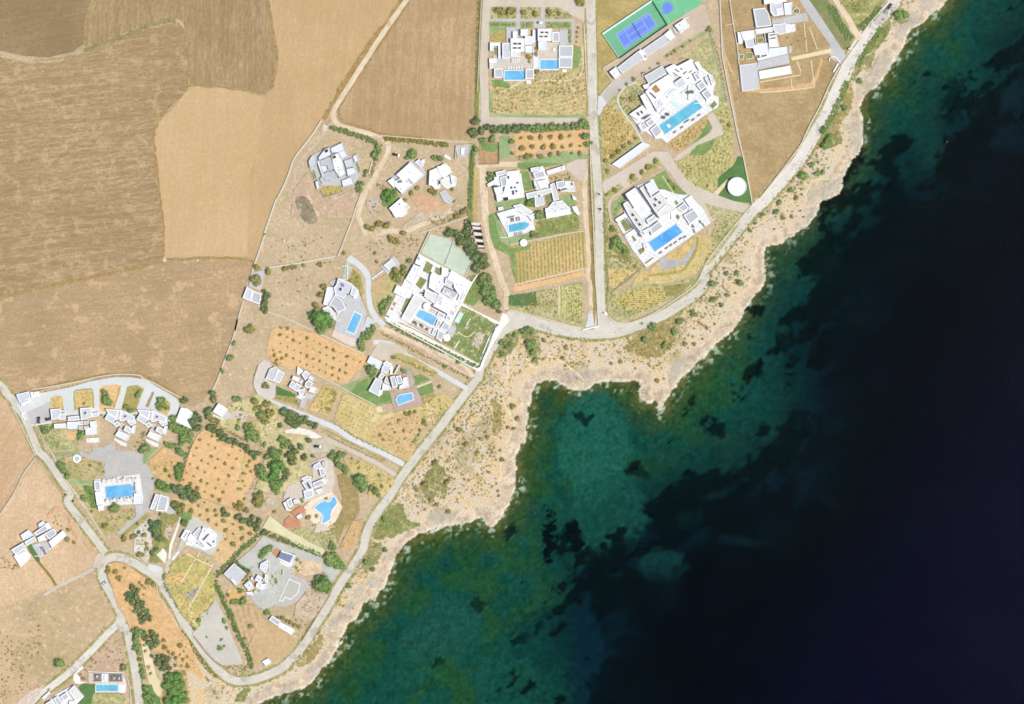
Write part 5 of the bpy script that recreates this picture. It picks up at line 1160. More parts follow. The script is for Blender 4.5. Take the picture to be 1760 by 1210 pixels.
building("long white compound of many flat roofs and planted courts below the pale green court", "villa", "L", """
T 0.95 o 440 50 1250 490 p 1050 600 900 860 300 560 120 560 50 490 230 130 o 240 430 375 190
W 3.8 o 440 60 550 150 500 250 380 200 ; s 3.8 o 428 98 460 106 456 150 425 145 ; W 4 o 365 215 470 260 350 510 240 440 ; L 4.3 o 390 270 445 285 420 345 385 320 ; y 1.3 o 550 150 660 220 600 380 490 310 ; y 1.3 o 690 240 780 280 750 420 670 330
Y 1.2 o 460 390 570 450 470 600 380 520 ; W 4.5 o 610 400 640 330 780 400 830 540 720 650 590 560 ; W 4.2 o 790 260 880 280 850 400 780 380 ; W 4.8 o 930 300 1235 485 1150 600 1050 680 970 560 960 480 870 440
V 4 o 860 320 930 350 900 410 850 390 ; V 4.1 o 850 410 970 480 920 550 830 500 ; G 4.2 o 830 550 1040 650 960 740 790 640 ; W 4.8 o 850 620 930 660 910 690 840 650 ; d 4.5 o 822 532 1040 640 1032 655 812 548
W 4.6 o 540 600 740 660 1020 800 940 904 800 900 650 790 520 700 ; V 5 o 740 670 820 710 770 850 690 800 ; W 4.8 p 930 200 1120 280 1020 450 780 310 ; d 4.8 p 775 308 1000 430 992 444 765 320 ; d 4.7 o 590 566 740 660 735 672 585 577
V 3.6 o 1130 490 1190 520 1170 580 1120 560 ; V 3.6 o 1090 600 1140 620 1070 780 1020 750 ; G 3.4 p 1110 280 1160 300 1130 360 1090 340 ; G 3.4 p 1070 380 1110 400 1090 460 1040 430 ; W 4.3 p 500 140 650 180 560 350 430 540 310 490 ; W 4 p 240 0 420 80 350 190 190 110
Y 1.2 p 370 200 470 190 400 350 330 450 290 400 ; o 1.1 p 190 250 230 270 200 320 175 300 ; r 1.14 p 150 330 190 345 175 385 145 370 ; d 1.1 p 80 450 120 470 115 490 75 470 ; g 1.04 p 620 220 760 290 720 380 600 350 ; b 1.06 p 740 320 830 380 810 430 720 400
G 3.3 p 870 400 970 450 930 510 840 460 ; G 3.3 p 1000 440 1060 490 1040 550 970 510 ; G 3.2 p 860 520 920 550 870 650 820 620 ; G 3.3 p 960 550 1040 600 1000 700 890 650 ; G 3.2 p 800 650 850 670 810 760 765 730 ; G 3.3 p 870 670 970 720 900 840 830 800
t 1.0 p 1050 600 1140 640 1080 790 990 740 ; a 1.1 p 1180 400 1250 430 1170 580 1100 550 ; m 1.6 p 260 400 290 500 420 600 790 800 ; b 1.05 p 490 500 770 640 720 730 440 590 ; c 5 o 765 475 782 480 776 498 762 494 ; c 5.2 o 1088 520 1105 526 1098 545 1082 538
d 4.3 o 385 200 470 245 465 256 380 212 ; d 1.2 o 600 445 630 450 622 475 602 470 ; d 1.2 o 455 630 520 640 500 665 450 650 ; d 1.2 p 640 170 665 180 655 200 635 190 ; d 1.2 p 720 210 790 240 780 262 710 230""", "villa_compound")
pool("blue pool with ragged pale northern rim in the courtyard of the white compound", "p 575 372 620 380 720 422 842 490 780 608 530 468", "L", POOL, 0.3)
building("twin block of pale sheds by the circular yard below the orange orchard", "house", "M", "Q 3.3 250 470 320 440 370 480 290 620 200 590 ; V 3.6 350 475 435 520 370 650 295 620 ; T 0.95 180 600 270 650 250 665 175 610", "annex_house")
building("pale villa of six small grey roofs south of the orange orchard", "villa", "M", """
V 4.2 650 540 695 490 755 530 700 615 ; L 3.8 545 555 640 590 620 640 530 600 ; L 3.7 755 550 805 580 790 620 735 590 ; G 4 700 640 740 605 795 650 745 715 690 690 ; G 3.8 490 690 530 620 570 645 530 720 ; V 3.9 535 720 580 645 650 680 600 760
L 3.6 625 640 655 600 670 620 650 660 ; V 3.5 610 740 690 710 680 790 620 800 ; L 3.4 770 690 845 710 820 780 740 750 ; T 1 570 820 640 790 700 820 650 860 ; t 0.95 690 770 830 790 770 850 680 840 ; t 0.95 640 860 720 830 680 970 620 950 ; c 1.2 600 440 680 500 620 540 590 530""")
building("star shaped grey villa with white roof outlines beside the mauve pool deck", "villa", "N", """
L 3.3 340 305 500 385 455 480 300 385 ; V 4.5 540 370 620 410 560 530 480 500 490 450 ; G 4.6 500 400 540 375 590 420 560 440 ; V 4 480 510 530 545 490 600 440 580 ; G 4.2 520 620 545 560 590 670 520 640 ; G 4.3 590 570 650 555 690 690 625 710
G 4.1 665 560 725 550 755 650 690 665 ; L 3.6 500 650 600 690 590 740 490 730 ; V 4.4 410 585 495 615 445 810 320 745 ; W 3.4 450 740 500 730 490 790 445 820 ; L 3.4 755 580 810 570 835 690 705 730 710 680 755 660
W 3.2 640 530 700 415 715 425 660 535 ; W 3.6 600 440 630 430 620 540 590 530""")
pool("blue pool with white rim on the mauve deck beside the coast road", "N 672 860 690 815 720 800 862 775 882 852 700 918", "N", POOL, 0.6)
building("small grey roofed gatehouse at the left corner of the curved terrace drive", "gatehouse", "O", "V 3.6 65 280 220 240 245 320 110 390 ; W 3.8 120 395 210 350 230 380 140 425 ; W 3 240 250 345 240 365 295 260 320 ; c 3.2 285 255 310 250 315 280 290 285", "gatehouse")
building("westernmost white house of the terrace, with pale grey roofs and a straight front", "house", "O", """
V 4.2 495 465 620 455 635 500 590 585 510 595 ; V 4 600 530 685 505 690 590 600 595 ; L 3.8 540 650 690 640 700 700 545 705 ; V 4.1 715 560 855 545 860 600 720 610 ; L 3.7 705 625 850 620 835 710 710 710
V 4.6 870 450 1005 440 1020 560 900 600 880 590 ; s 4.65 915 500 955 490 950 520 930 540 ; V 3.9 1010 515 1100 500 1105 550 1020 560 ; G 3.6 845 620 905 615 900 660 850 665 ; G 3.6 915 615 980 610 975 650 918 655 ; G 3.5 850 680 905 678 900 720 852 720
G 3.5 918 680 975 672 970 712 920 715 ; L 3.8 990 620 1070 610 1080 690 1000 690 ; L 3.4 935 700 1075 690 1080 780 940 790 ; T 1 940 830 1100 820 1110 870 1060 890 940 880 ; t 0.95 330 600 500 580 510 640 300 660 ; D 2.8 325 570 355 568 358 635 328 640 ; D 2.8 440 575 490 572 492 600 442 605""", "terrace_house", "white houses of the curved terrace")
for dx, dy, lab in ((0, 0, "middle white house of the curved terrace, with one dark square roof opening"), (400, 8, "eastern white house of the curved terrace, nearest the tree ring island")):
    def sh(s): 
        o = []
        for r in s.replace("\n", ";").split(";"):
            t = r.split()
            if t: o.append(" ".join(t[:2] + [str(float(v) + (dx if i % 2 == 0 else dy)) for i, v in enumerate(t[2:])]))
        return ";".join(o)
    building(lab, "house", "P", sh("""V 4.4 235 385 400 400 385 500 350 490 270 440 ; V 4 225 510 265 440 370 500 330 575 ; V 4.5 440 405 600 480 590 560 520 530 410 540 ; G 4.2 385 400 440 400 410 520 360 520
s 4.6 465 480 490 462 508 470 498 492 475 495 ; V 3.8 500 545 600 500 620 570 560 600 ; G 3.5 330 575 380 540 420 570 370 620 ; G 3.6 400 600 440 610 480 590 430 560 ; G 3.4 390 640 430 615 440 660 400 665
V 4.3 465 655 490 595 575 635 545 700 ; L 3.6 355 720 395 660 545 720 500 790 ; T 1 335 750 500 820 490 865 420 840 335 780 ; L 3.3 575 600 620 590 600 690 560 700"""), "terrace_house", "white houses of the curved terrace")
building("white store half under a grey tree at the terrace's east end", "store", "P", "W 3.9 1185 370 1270 385 1335 440 1320 490 1260 520 1320 640 1120 545", "store")
building("white square house among the cream gardens west of the dark thicket", "house", "R", "W 4.2 560 200 630 95 745 165 680 275 ; T 1 560 230 690 290 680 310 550 250 ; t 0.95 700 210 770 200 800 300 700 280", "house")
building("white paved terrace with a low grey store round the biggest pool", "terrace", "Q", """
T 0.95 605 470 1175 400 1220 700 1210 775 730 800 720 860 650 860 ; G 3.2 602 490 678 485 685 605 612 608 ; W 3.4 615 625 695 615 715 780 640 790 ; W 3 650 800 720 790 710 850 660 855 ; L 3.2 1110 640 1210 680 1210 775 1100 770
t 0.95 1115 785 1220 785 1200 900 1130 890 ; a 1.1 940 720 1030 710 1100 710 1100 740 950 760""", "pool_terrace")
pool("largest pool, a wide blue rectangle on the white paving beside the straight road", "Q 740 560 1060 525 1100 565 1105 670 800 712 755 700", "Q", POOL2, 0.4)
building("small grey roofed house with white gable edges right of the biggest pool terrace", "house", "Q", "V 3.6 1380 650 1430 660 1350 850 1310 830 ; G 4.2 1440 660 1545 690 1500 870 1380 860 ; V 3.4 1540 690 1550 780 1510 880 1500 860 ; t 0.95 1540 790 1620 870 1580 910 1500 890 ; Q 3.2 1435 650 1450 655 1370 850 1355 845", "house")
building("pink tinted villa with grey roofs and one long dark opening by the star pool", "villa", "S", """
b 0.95 700 400 880 330 970 400 1000 640 960 770 740 860 560 930 340 880 400 700 540 640 720 600 ; V 4.2 735 430 800 395 830 440 850 470 760 490 720 460 ; G 4.5 795 480 850 465 880 560 820 575 ; V 4 855 465 880 460 915 570 890 580
G 4.1 835 400 870 385 895 430 850 450 ; V 4.6 580 650 680 600 730 740 640 750 ; s 4.65 635 660 660 650 705 725 680 735 ; G 4.3 715 660 830 610 885 660 740 720 ; L 3.8 840 600 900 610 885 660 835 640 ; L 3.6 745 750 840 720 850 770 790 800
V 3.9 600 755 725 745 720 830 620 860 ; V 3.7 570 600 640 570 700 580 690 605 600 630 ; b 1.1 850 710 920 690 930 740 860 770 ; G 4.1 385 880 440 845 470 940 420 970 ; V 3.9 470 880 510 860 540 900 490 920 ; W 3.5 345 910 380 890 410 990 470 1000 440 1010 390 1000
r 1.2 440 1030 560 950 640 1000 500 1110 ; r 1.05 360 1130 430 1070 500 1150 400 1190 ; L 3.2 510 1080 570 1040 590 1090 540 1120 ; y 1.1 530 850 600 830 610 910 570 930""")
pool("bright blue star shaped free form pool on the cream terrace", "S 745 960 860 885 900 905 940 890 960 850 985 830 1010 880 1015 920 960 990 940 1060 935 1110 880 1150 830 1160 850 1090 820 1040 770 1000", "S", POOL, 0.8, smooth=3, rimmat=TW)
building("white house with two bar shaped roof slots beside the olive grove", "house", "T", """
T 0.95 640 780 760 800 900 850 1030 800 1050 640 940 560 700 690 ; V 3.8 592 690 650 585 715 600 645 725 ; G 3.9 600 690 660 600 705 620 645 705 ; W 3.4 670 700 720 630 740 650 735 720 ; W 4.4 880 550 950 610 1040 670 1030 780 990 790 905 800 815 710
d 4.45 935 645 960 640 890 718 870 715 ; d 4.45 920 745 935 745 990 795 975 800 ; Q 3 745 640 820 560 870 590 800 700 ; G 3.2 815 750 900 790 880 815 800 770 ; c 4.5 900 600 915 595 920 612 906 618 ; d 4.45 1000 730 1015 725 1020 745 1005 750""", "house")
building("large ribbed grey shed roof standing between hedges at the edge of the pebble yard", "shed", "U", "Q 3.8 185 630 310 498 465 625 340 780 ; T 4.05 265 700 285 680 350 740 325 770", "shed")
building("pale villa of small peaked white roof outlines right of the ribbed shed", "villa", "U", """
V 4 t 420 200 540 130 560 250 500 380 400 290 ; G 4.2 t 430 260 480 200 530 230 480 310 ; V 4.2 t 310 500 360 410 460 460 400 560 ; G 4.4 t 340 500 370 440 440 480 390 550 ; W 3.8 t 340 570 450 530 420 690 330 640 ; L 3.4 t 420 590 530 570 520 680 430 700
V 4.1 t 110 600 210 510 290 640 200 710 ; G 4.3 t 150 600 220 540 250 600 200 670 ; W 3 t 290 720 330 700 360 750 330 770 ; W 2.9 t 460 500 530 410 540 440 480 530 ; y 1 t 640 470 720 440 760 560 680 620 ; g 0.97 t 560 180 740 200 760 330 640 400 560 340 ; y 1 t 590 410 650 390 690 470 620 520 ; Y 1 t 790 300 850 280 830 420 780 430 ; L 3.1 t 130 730 260 730 300 790 180 780 ; V 3.3 t 500 400 560 420 560 560 500 540 ; t 0.95 t 380 700 560 700 520 780 420 760 ; L 3 t 230 470 260 440 290 500 250 520""")
building("flat dark blue solar roof on a white house beside the pebble yard", "house", "U", "W 3.8 860 430 910 340 1085 395 1030 540 ; S 3.95 868 425 905 355 1060 400 1015 490 ; r 1.0 790 380 840 300 900 330 860 430 ; T 0.95 880 460 1010 520 1000 550 890 500 ; d 1.1 1040 370 1080 385 1075 398 1040 385", "house")
pool("drained pear shaped pool with white rim and grey floor on the mauve terrace", "t 950 505 1140 585 1100 740 980 865 862 815 820 895 775 885", "U", plain("drained_pool_floor", (188, 186, 176), 0.1, c2=(206, 196, 170)), 0.6, 1.0, rimmat=W3)
building("long low shed with a grey half and a white half beside the ploughed rows", "shed", "Z", "G 3.2 955 380 985 340 1075 395 1040 445 ; W 3.5 1045 450 1070 405 1215 480 1185 535", "shed")
building("tiny white cabin at the foot of the ploughed rows near the road bend", "cabin", "Z", "W 3 885 800 945 770 978 810 925 848", "cabin")
building("white and grey stepped house on the sandy plot at the left edge", "villa", "V", """
L 3.4 265 435 365 370 430 440 300 505 ; L 3.2 485 300 545 258 580 290 500 340 ; G 3.8 430 410 580 300 610 370 470 440 ; W 4.1 580 290 610 275 660 350 600 370 ; G 3.9 560 420 680 350 720 420 630 490 ; W 4.4 620 520 800 375 848 440 665 595
W 3.9 475 470 560 420 590 500 500 520 ; V 3.7 315 520 440 450 470 500 340 570 ; V 3.9 145 620 300 530 350 640 220 700 ; W 3.5 180 700 300 600 350 640 400 690 360 760 265 835 ; t 0.95 400 560 590 510 650 610 540 710 500 720
D 2.8 515 590 545 580 590 670 570 680 ; m 2 610 530 655 600 ; m 1.8 440 560 530 700""")
building("white villa with two grey roofs touching the bottom edge beside the green lawn", "villa", "W", "T 0.95 580 1200 700 1090 920 970 1065 1110 950 1230 600 1260 ; W 4 870 1040 940 970 1060 1110 960 1170 ; G 4.2 765 1110 840 1060 885 1110 815 1170 ; G 4.1 680 1140 730 1105 800 1200 740 1230 ; V 3.8 580 1200 650 1160 700 1230 600 1250 ; W 3.6 880 1170 960 1160 930 1230 870 1230 ; W 3 530 1130 620 1050 640 1070 560 1150")
building("white framed pergola bay with three pale ceiling lamps north of the small bottom pool", "pergola", "W", "b 0.95 1115 815 1550 815 1550 940 1115 940 ; D 2.9 1190 825 1275 825 1275 925 1190 925 ; D 2.9 1380 825 1545 825 1545 925 1380 925 ; c 2.1 1215 845 1240 880 ; c 2.1 1435 865 1455 900 ; c 2.1 1492 865 1515 900 ; G 2.8 1285 825 1320 925 ; L 2.8 1325 825 1372 925", "pergola_house")
pool("small turquoise pool in front of the pergola bay at the bottom edge", "1212 965 1492 1045", "W", POOLT, 0.5)
building("white paved slab at the east end of the small bottom pool", "slab", "W", "T 1.1 1500 965 1582 1070", "terrace_slab", )
building("sprawling pale grey villa with wide terraces at the top right", "villa", "C", """
G 3.2 q 320 150 510 130 560 200 620 420 370 450 ; W 4.2 q 490 -60 870 -60 860 30 600 60 500 80 ; V 4.6 q 590 70 790 40 820 240 650 270 600 200 ; L 5 q 690 150 800 130 815 235 700 250 ; L 4.2 q 815 60 950 40 950 238 835 250
g 0.95 q 630 330 1100 220 1110 270 970 370 630 400 ; V 3.8 q 640 400 840 380 860 540 740 570 650 500 ; T 1 q 850 390 1000 390 1010 510 860 540 ; L 3.6 q 350 480 640 440 640 520 370 560 ; W 4 q 120 520 340 490 340 620 170 660 ; V 4.1 q 180 640 320 622 350 780 210 780
y 1.2 q 385 620 490 600 505 690 390 700 ; m 2.2 q 350 540 505 530 530 700 360 712 350 540 ; W 4.2 q 560 545 690 530 740 760 580 770 ; s 4.2 q 580 568 682 550 682 574 585 590 ; s 4.2 q 585 622 686 605 686 630 590 645 ; L 3.8 390 575 580 545 600 690 420 700
L 2.4 600 615 830 590 835 680 460 770 440 740 600 700 ; t 1.0 460 775 840 685 860 800 460 880 ; Q 2.6 225 822 450 795 475 1120 260 1155 ; W 3.6 470 900 860 830 885 930 480 1000
Y 1.1 220 680 290 690 270 755 225 750 ; y 1.1 300 660 390 660 400 740 310 745 ; c 1.2 480 680 500 720 ; c 1.2 570 680 595 715 ; m 1.4 190 410 240 410 260 550 190 550 ; t 1 845 580 885 670 ; W 3 200 410 250 405 270 540 215 550""")
c_ = w2(MP("1545 320", "E")[0])
tk = tag(empty("water_tank", (c_[0], c_[1], 0)), "round white water tank on the dark green lawn beside the coast road", "water tank")
MB().cyl(0, 0, 5.75, 0, 3.2, 64).build("tank_wall", W_, tk); MB().cyl(0, 0, 5.5, 3.2, 3.45, 64, 1.0).build("tank_lid", W2, tk); MB().cyl(0, 0, 0.7, 3.3, 3.75, 24).build("hatch", LR, tk); MB().ring([(5.85 * math.cos(i * .1309), 5.85 * math.sin(i * .1309)) for i in range(48)], [(5.45 * math.cos(i * .1309), 5.45 * math.sin(i * .1309)) for i in range(48)], 3.1, 3.6).build("rim", W3, tk)
for k in range(8): MB().box(3.0 * math.cos(k * .785), 3.0 * math.sin(k * .785), 3.3, 3.5, 4.6, .12, k * .785).build("lid_seam", LR, tk)
c_ = w2(MP("385 207", "Q")[0])
tk = tag(empty("fountain", (c_[0], c_[1], 0)), "white ring shaped fountain in the planted park beside the straight road", "fountain")
MB().ring([(4.6 * .55 * math.cos(i * .26180), 4.6 * .55 * math.sin(i * .26180)) for i in range(24)], [(1.5 * math.cos(i * .2618), 1.5 * math.sin(i * .2618)) for i in range(24)], 0, 1.5).build("basin_rim", W_, tk); MB().cyl(0, 0, 1.5, 0, 1.2, 24).build("basin_floor", GR, tk)
c_ = w2(MP("942 140", "C")[0])
tk = tag(empty("planter_ring", (c_[0], c_[1], 0)), "round pale stone ring around a dark bush at the top right villa drive", "planter")
MB().ring([(2.2 * math.cos(i * .2618), 2.2 * math.sin(i * .2618)) for i in range(24)], [(1.6 * math.cos(i * .2618), 1.6 * math.sin(i * .2618)) for i in range(24)], 0, 1.3).build("ring", ST, tk); scatter_mesh("foliage", [(0, 0, .5, 1.4)], LEAF_OL, tk)

# ---- tennis court and small court
def court():
    A_, B_, C_, D_ = MW("B 115 430 740 10 930 315 325 740")
    par = tag(empty("tennis_court"), "blue tennis court in a green surround north of the garage row", "tennis court")
    green = plain("court_green_acrylic", (116, 180, 140), 0.07, 0.8); blue = plain("court_blue_acrylic", (112, 142, 224), 0.06, 0.8); linem = plain("court_line_paint", (206, 222, 246), 0.02)
    MB().prism([A_, B_, C_, D_], 0.0, 1.0).build("surround", green, par)
    q = MW("B 290 435 690 160 800 330 395 615")
    p = [q[0], q[1], q[2], q[3]]
    MB().prism(p, 0.9, 1.02).build("playing_surface", blue, par)
    def at(u, v):
        a = (p[0][0] + (p[1][0] - p[0][0]) * u, p[0][1] + (p[1][1] - p[0][1]) * u); b = (p[3][0] + (p[2][0] - p[3][0]) * u, p[3][1] + (p[2][1] - p[3][1]) * u)
        return (a[0] + (b[0] - a[0]) * v, a[1] + (b[1] - a[1]) * v)
    for u0, v0, u1, v1 in ((.0, .0, 1, .0), (0, 1, 1, 1), (.0, 0, .0, 1), (1, 0, 1, 1), (0, .125, 1, .125), (0, .875, 1, .875), (.23, .125, .23, .875), (.77, .125, .77, .875), (.23, .5, .77, .5)):
        wall_seg(at(u0, v0), at(u1, v1), 0.16, 1.035, 1.0).build("line", linem, par)
    net = wall_seg(at(.5, -.05), at(.5, 1.05), 0.08, 1.9, 1.0).build("net", plain("net_mesh", (60, 66, 66)), par)
    fence = plain("fence_mesh_dark_green", (64, 104, 80)); 
    for a, b, h, w, m in ((A_, B_, 2.2, 1.0, plain("screen_pale_mint", (222, 240, 226), .03)), (B_, C_, 3.2, .12, fence), (C_, D_, 3.2, .12, fence), (D_, A_, 1.8, .35, ST)):
        wall_seg(a, b, w, h).build("fence", m, par)
    par2 = tag(empty("basketball_court"), "small green court with a blue key and white arc at the top edge", "court")
    E_ = MW("B 740 10 760 -60 1320 -60 1370 40 1340 70 1160 170 930 315")
    MB().prism(ccw(E_), 0, 1.0).build("surround", plain("court_green_acrylic2", (118, 190, 142), 0.03), par2)
    k = catmull(MW("B 870 150 870 70 930 25 1000 70 990 130 920 185"), 4, True)
    MB().prism(ccw(k), .9, 1.02).build("key", blue, par2)
    arc = [w2(q) for q in catmull(MP("B 800 40 960 -10 1040 50 1050 120 1030 190"), 8)]
    ln = MB()
    for a, b in zip(arc, arc[1:]):
        s_ = wall_seg(a, b, .16, 1.035, 1.0); n = len(ln.v); ln.v += s_.v; ln.f += [tuple(i + n for i in f) for f in s_.f]
    ln.build("arc_line", linem, par2)
    for a, b in (("B 850 155 910 190"), ("B 840 160 870 190"), ("B 900 160 960 290")) and [MW("B 840 160 880 130"), MW("B 900 175 960 290"), MW("B 1160 130 1165 180")]:
        wall_seg(a, b, .16, 1.035, 1.0).build("line", linem, par2)
    mb = MB().box(*w2(MP("B 870 165")[0]), 1.0, 4.0, .2, .2).build("hoop_post", MET, par2)
court()

# ------------------------------------------------------------------ vegetation
ORD = "first second third fourth fifth sixth seventh eighth ninth tenth eleventh twelfth thirteenth fourteenth fifteenth sixteenth seventeenth eighteenth nineteenth twentieth".split()
rt = random.Random(5)
TRUNKS = {}
def trunk_mesh(i):
    if i not in TRUNKS:
        m = MB(); g = random.Random(i); x = y = 0
        m.cyl(0, 0, .11, 0, .55, 8, .075)
        for k in range(4):
            a = k * 1.57 + g.uniform(-.4, .4); c, s = math.cos(a), math.sin(a); b = len(m.v)
            for (r0, z, w) in ((.0, .45, .05), (.34, .95, .025)):
                m.v += [(c * r0 - s * w, s * r0 + c * w, z), (c * r0 + s * w, s * r0 - c * w, z), (c * r0, s * r0, z + w * 1.6)]
            m.f += [(b, b + 1, b + 4, b + 3), (b + 1, b + 2, b + 5, b + 4), (b + 2, b, b + 3, b + 5)]
        me = bpy.data.meshes.new("trunk"); me.from_pydata(m.v, [], m.f); me.materials.append(TRK); TRUNKS[i] = me
    return TRUNKS[i]
def tree(name, label, cat, p, r, mat, group=None, parts=True, el=1.0, ang=0, tall=1.0):
    x, y = w2(p); r *= rt.uniform(1.04, 1.18)
    kd = 's' if r < 1.3 else ('m' if r < 3.4 else 'l')
    n = {'s': 5, 'm': 5, 'l': 4}[kd]; me = crown_mesh(kd, rt.randrange(n), mat)
    a = ang if el != 1 else rt.uniform(0, 6.28)
    if not parts or r < 0.9:
        o = link(name, me); o.location = (x, y, 0.05); o.rotation_euler.z = a; o.scale = (r * el, r, r * .8 * tall)
        return tag(o, label, cat, group)
    root = tag(empty(name, (x, y, 0)), label, cat, group); root.rotation_euler.z = a
    th = 0.42 * r * tall
    c = bpy.data.objects.new("crown", me); col.objects.link(c); c.parent = root; c.location.z = th * .75; c.scale = (r * el, r, r * .85 * tall)
    t = bpy.data.objects.new("trunk", trunk_mesh(rt.randrange(4))); col.objects.link(t); t.parent = root; t.scale = (r * 1.1, r * 1.1, r * 1.1)
    return root
def trees(tile, s, what, ctx, mat, name="tree", cat="tree", group=None, order='left'):
    """s: x y r triples in tile units"""
    v = [float(q) for q in s.split()]; L = [(v[i], v[i + 1], v[i + 2]) for i in range(0, len(v), 3)]
    L = [q for q in L if q[2] > 1]; L.sort(key=lambda q: q[0] if order == 'left' else q[1]); t = TILES[tile]
    if 'bush' in what.split() or 'shrub' in what.split(): name = cat = 'shrub'
    elif mat is LEAF_DK: name = 'evergreen_tree'
    side = "left" if order == 'left' else "top"
    for i, (x, y, r) in enumerate(L):
        lab = f"{what} {ctx}" if len(L) == 1 else f"{what}, {ORD[i]} from the {side} {ctx}"
        tree(name, lab, cat, (t[0] + x / t[2], t[1] + y / t[2]), r * (0.82 if tile in 'abhikl' else 1.14 if r / t[2] > 4.5 else 1.02) / t[2] * S, mat, group or f"{what} {ctx}")
def orchard(tile, rows, what, ctx, mat, r0, group, dark=None, order="top"):
    t = TILES[tile]
    for j, row in enumerate(rows):
        v = [float(q) for q in row.split()]; L = sorted((v[i], v[i + 1]) for i in range(0, len(v), 2))
        for i, (x, y) in enumerate(L):
            r = r0 * rt.uniform(.6, 1.3)
            tree("olive_tree", f"{what}, {ORD[i]} from left in {ORD[j]} row {ctx}", "tree", (t[0] + x / t[2], t[1] + y / t[2]), r / t[2] * S, mat, group)
orchard("M", ["390 -45 470 -40 545 5 635 40 718 82 805 120 885 155 970 198 1055 235 1140 272 1225 310 1305 350 1390 382", "375 35 470 70 548 105 632 145 715 180 797 218 887 260 962 298 1052 335 1133 375 1212 415",
              "385 150 472 195 558 235 640 268 720 305 797 345 880 375 965 415 1042 455 1132 487 1208 522", "292 235 378 260 460 302 545 338 628 378 714 415 795 445 872 485 950 518 1040 552 1120 588", "255 315 312 298 402 340 335 360 378 398 318 395 345 418 595 445"],
        "small olive tree", "of the upper orange orchard", LEAF_OL, 22, "olive trees of the upper orange orchard")
orchard("R", ["395 563 545 515 628 562 705 605 805 645 902 697", "355 665 497 617 588 663 668 710 757 750 855 800", "315 757 460 715 543 760 625 805 713 853 810 907", "270 860 415 817 500 858 587 908 672 955 768 1012", "228 970 370 912 458 963 543 1010 628 1058 725 1115",
              "187 1060 318 1020 410 1070 490 1110 592 1165 682 1210", "275 1112 370 1160 455 1212 552 1265 645 1315"],
        "small olive tree", "of the lower orange orchard", LEAF_OL, 24, "olive trees of the lower orange orchard")
orchard("T", ["722 355 925 345 1020 345 820 290 890 245", "835 405 1043 405 1140 470 1258 520 1358 578 1465 640", "935 470 1048 525 1155 590 1255 640 1360 695", "1155 712 1262 765 1068 850"],
        "round olive tree", "of the southern olive grove", LEAF_OL, 33, "olive trees of the grove")
orchard("F", ["700 275 822 278 948 262 1072 258 1200 262 1313 250 1440 245", "720 395 845 390 985 385 1098 382 1225 385 1337 372 1448 372", "590 470 700 510 765 505 830 500 950 500 1065 480 1185 470 1335 465 1455 470"],
        "round dark tree", "of the hedge side orchard", LEAF_OL, 38, "trees of the small orchard by the long hedge")
trees("F", "587 310 40 1530 350 34 1585 340 30 215 300 38 340 280 50 1510 240 50", "leafy tree", "around the small orchard", LEAF_GR)
trees("F", "135 50 55 110 210 62 200 180 50 290 150 50 370 175 55 460 170 52 550 165 52 640 155 60 720 150 52 800 155 52", "dark evergreen", "in the west half of the long hedge", LEAF_DK)
trees("F", "880 160 52 940 150 62 1020 145 52 1100 135 55 1190 130 50 1270 130 50 1350 125 46 1420 120 50 1500 90 62 1520 140 42", "green evergreen", "in the east half of the long hedge", LEAF_GR)
trees("F", "330 730 45 300 790 38 820 1080 62", "bushy tree", "beside the walled plot villa", LEAF_BR)
trees("G", "930 215 62 850 465 46 815 60 48", "rounded courtyard tree", "near the pointed pool", LEAF_GR)
trees("G", "910 480 34", "reddish brown tree", "just right of the pointed pool lawn", LEAF_RB)
trees("A", "420 145 45 480 150 48 545 145 45 595 150 42", "dark green tree", "in the western planting bed", LEAF_OL)
trees("A", "735 160 38 890 170 40 1055 160 40 1180 175 30", "olive tree", "in the eastern planting beds", LEAF_OL)
trees("A", "800 710 38 808 775 26 890 620 26 885 690 30 905 905 30", "patio tree", "between the twin villas", LEAF_OL)
trees("A", "1450 30 62", "brown green roadside tree", "at the corner of the paved forecourt", LEAF_OL)
trees("A", "1420 350 20 1410 405 20 1410 465 20 1405 530 18", "little round shrub", "by the east path of the twin villas", LEAF_RB, "shrub", "shrub", order='top')
trees("B", "935 700 24 985 680 18 1030 645 28 1130 585 24 1225 515 22 1455 370 34", "clipped shrub", "along the drive north of the largest villa", LEAF_OL)
trees("B", "630 920 24 715 860 18 820 795 24 505 1000 30 415 1065 24 330 1135 22", "clipped shrub", "beside the ribbed carport", LEAF_OL)
trees("D", "525 785 28 460 845 30 380 905 34 315 950 34 240 1010 36 160 1080 34 1705 630 30", "small round tree", "along the pale carport", LEAF_OL)
trees("D", "780 1075 34 690 1150 36 600 1200 28 350 280 20 470 290 30", "leafy shrub", "below the drive of the largest villa", LEAF_OL)
trees("E", "130 40 24 160 155 26 595 105 30 520 165 28 430 215 34 230 360 30 670 40 26 150 410 24", "rounded shrub", "in the drive islands of the southern villa", LEAF_OL)
trees("E", "820 265 24 878 335 26 905 648 24 1230 308 20", "small round tree", "around the southern terraced villa", LEAF_OL)
trees("E", "250 900 50 300 950 46 340 1010 40 220 960 44 210 770 34", "bright green shrub mass", "on the lawn west of the southern villa", LEAF_GR)
trees("I", "650 255 62 590 300 34 1000 320 46 930 300 36 1450 190 40 1410 250 34", "spreading tree", "north of the two white houses", LEAF_GR)
trees("I", "320 740 56 390 770 50 350 830 48 290 800 36 430 720 30", "bright green tree", "in the clump between the two white houses", LEAF_BR)
trees("I", "240 1150 50 330 1150 48 150 1190 42 90 1180 40", "olive tree", "in the row below the dirt track loop", LEAF_OL)
trees("I", "650 750 34 720 690 34 890 710 40 930 740 36 560 830 30", "low tree", "between the dirt yard houses", LEAF_OL)
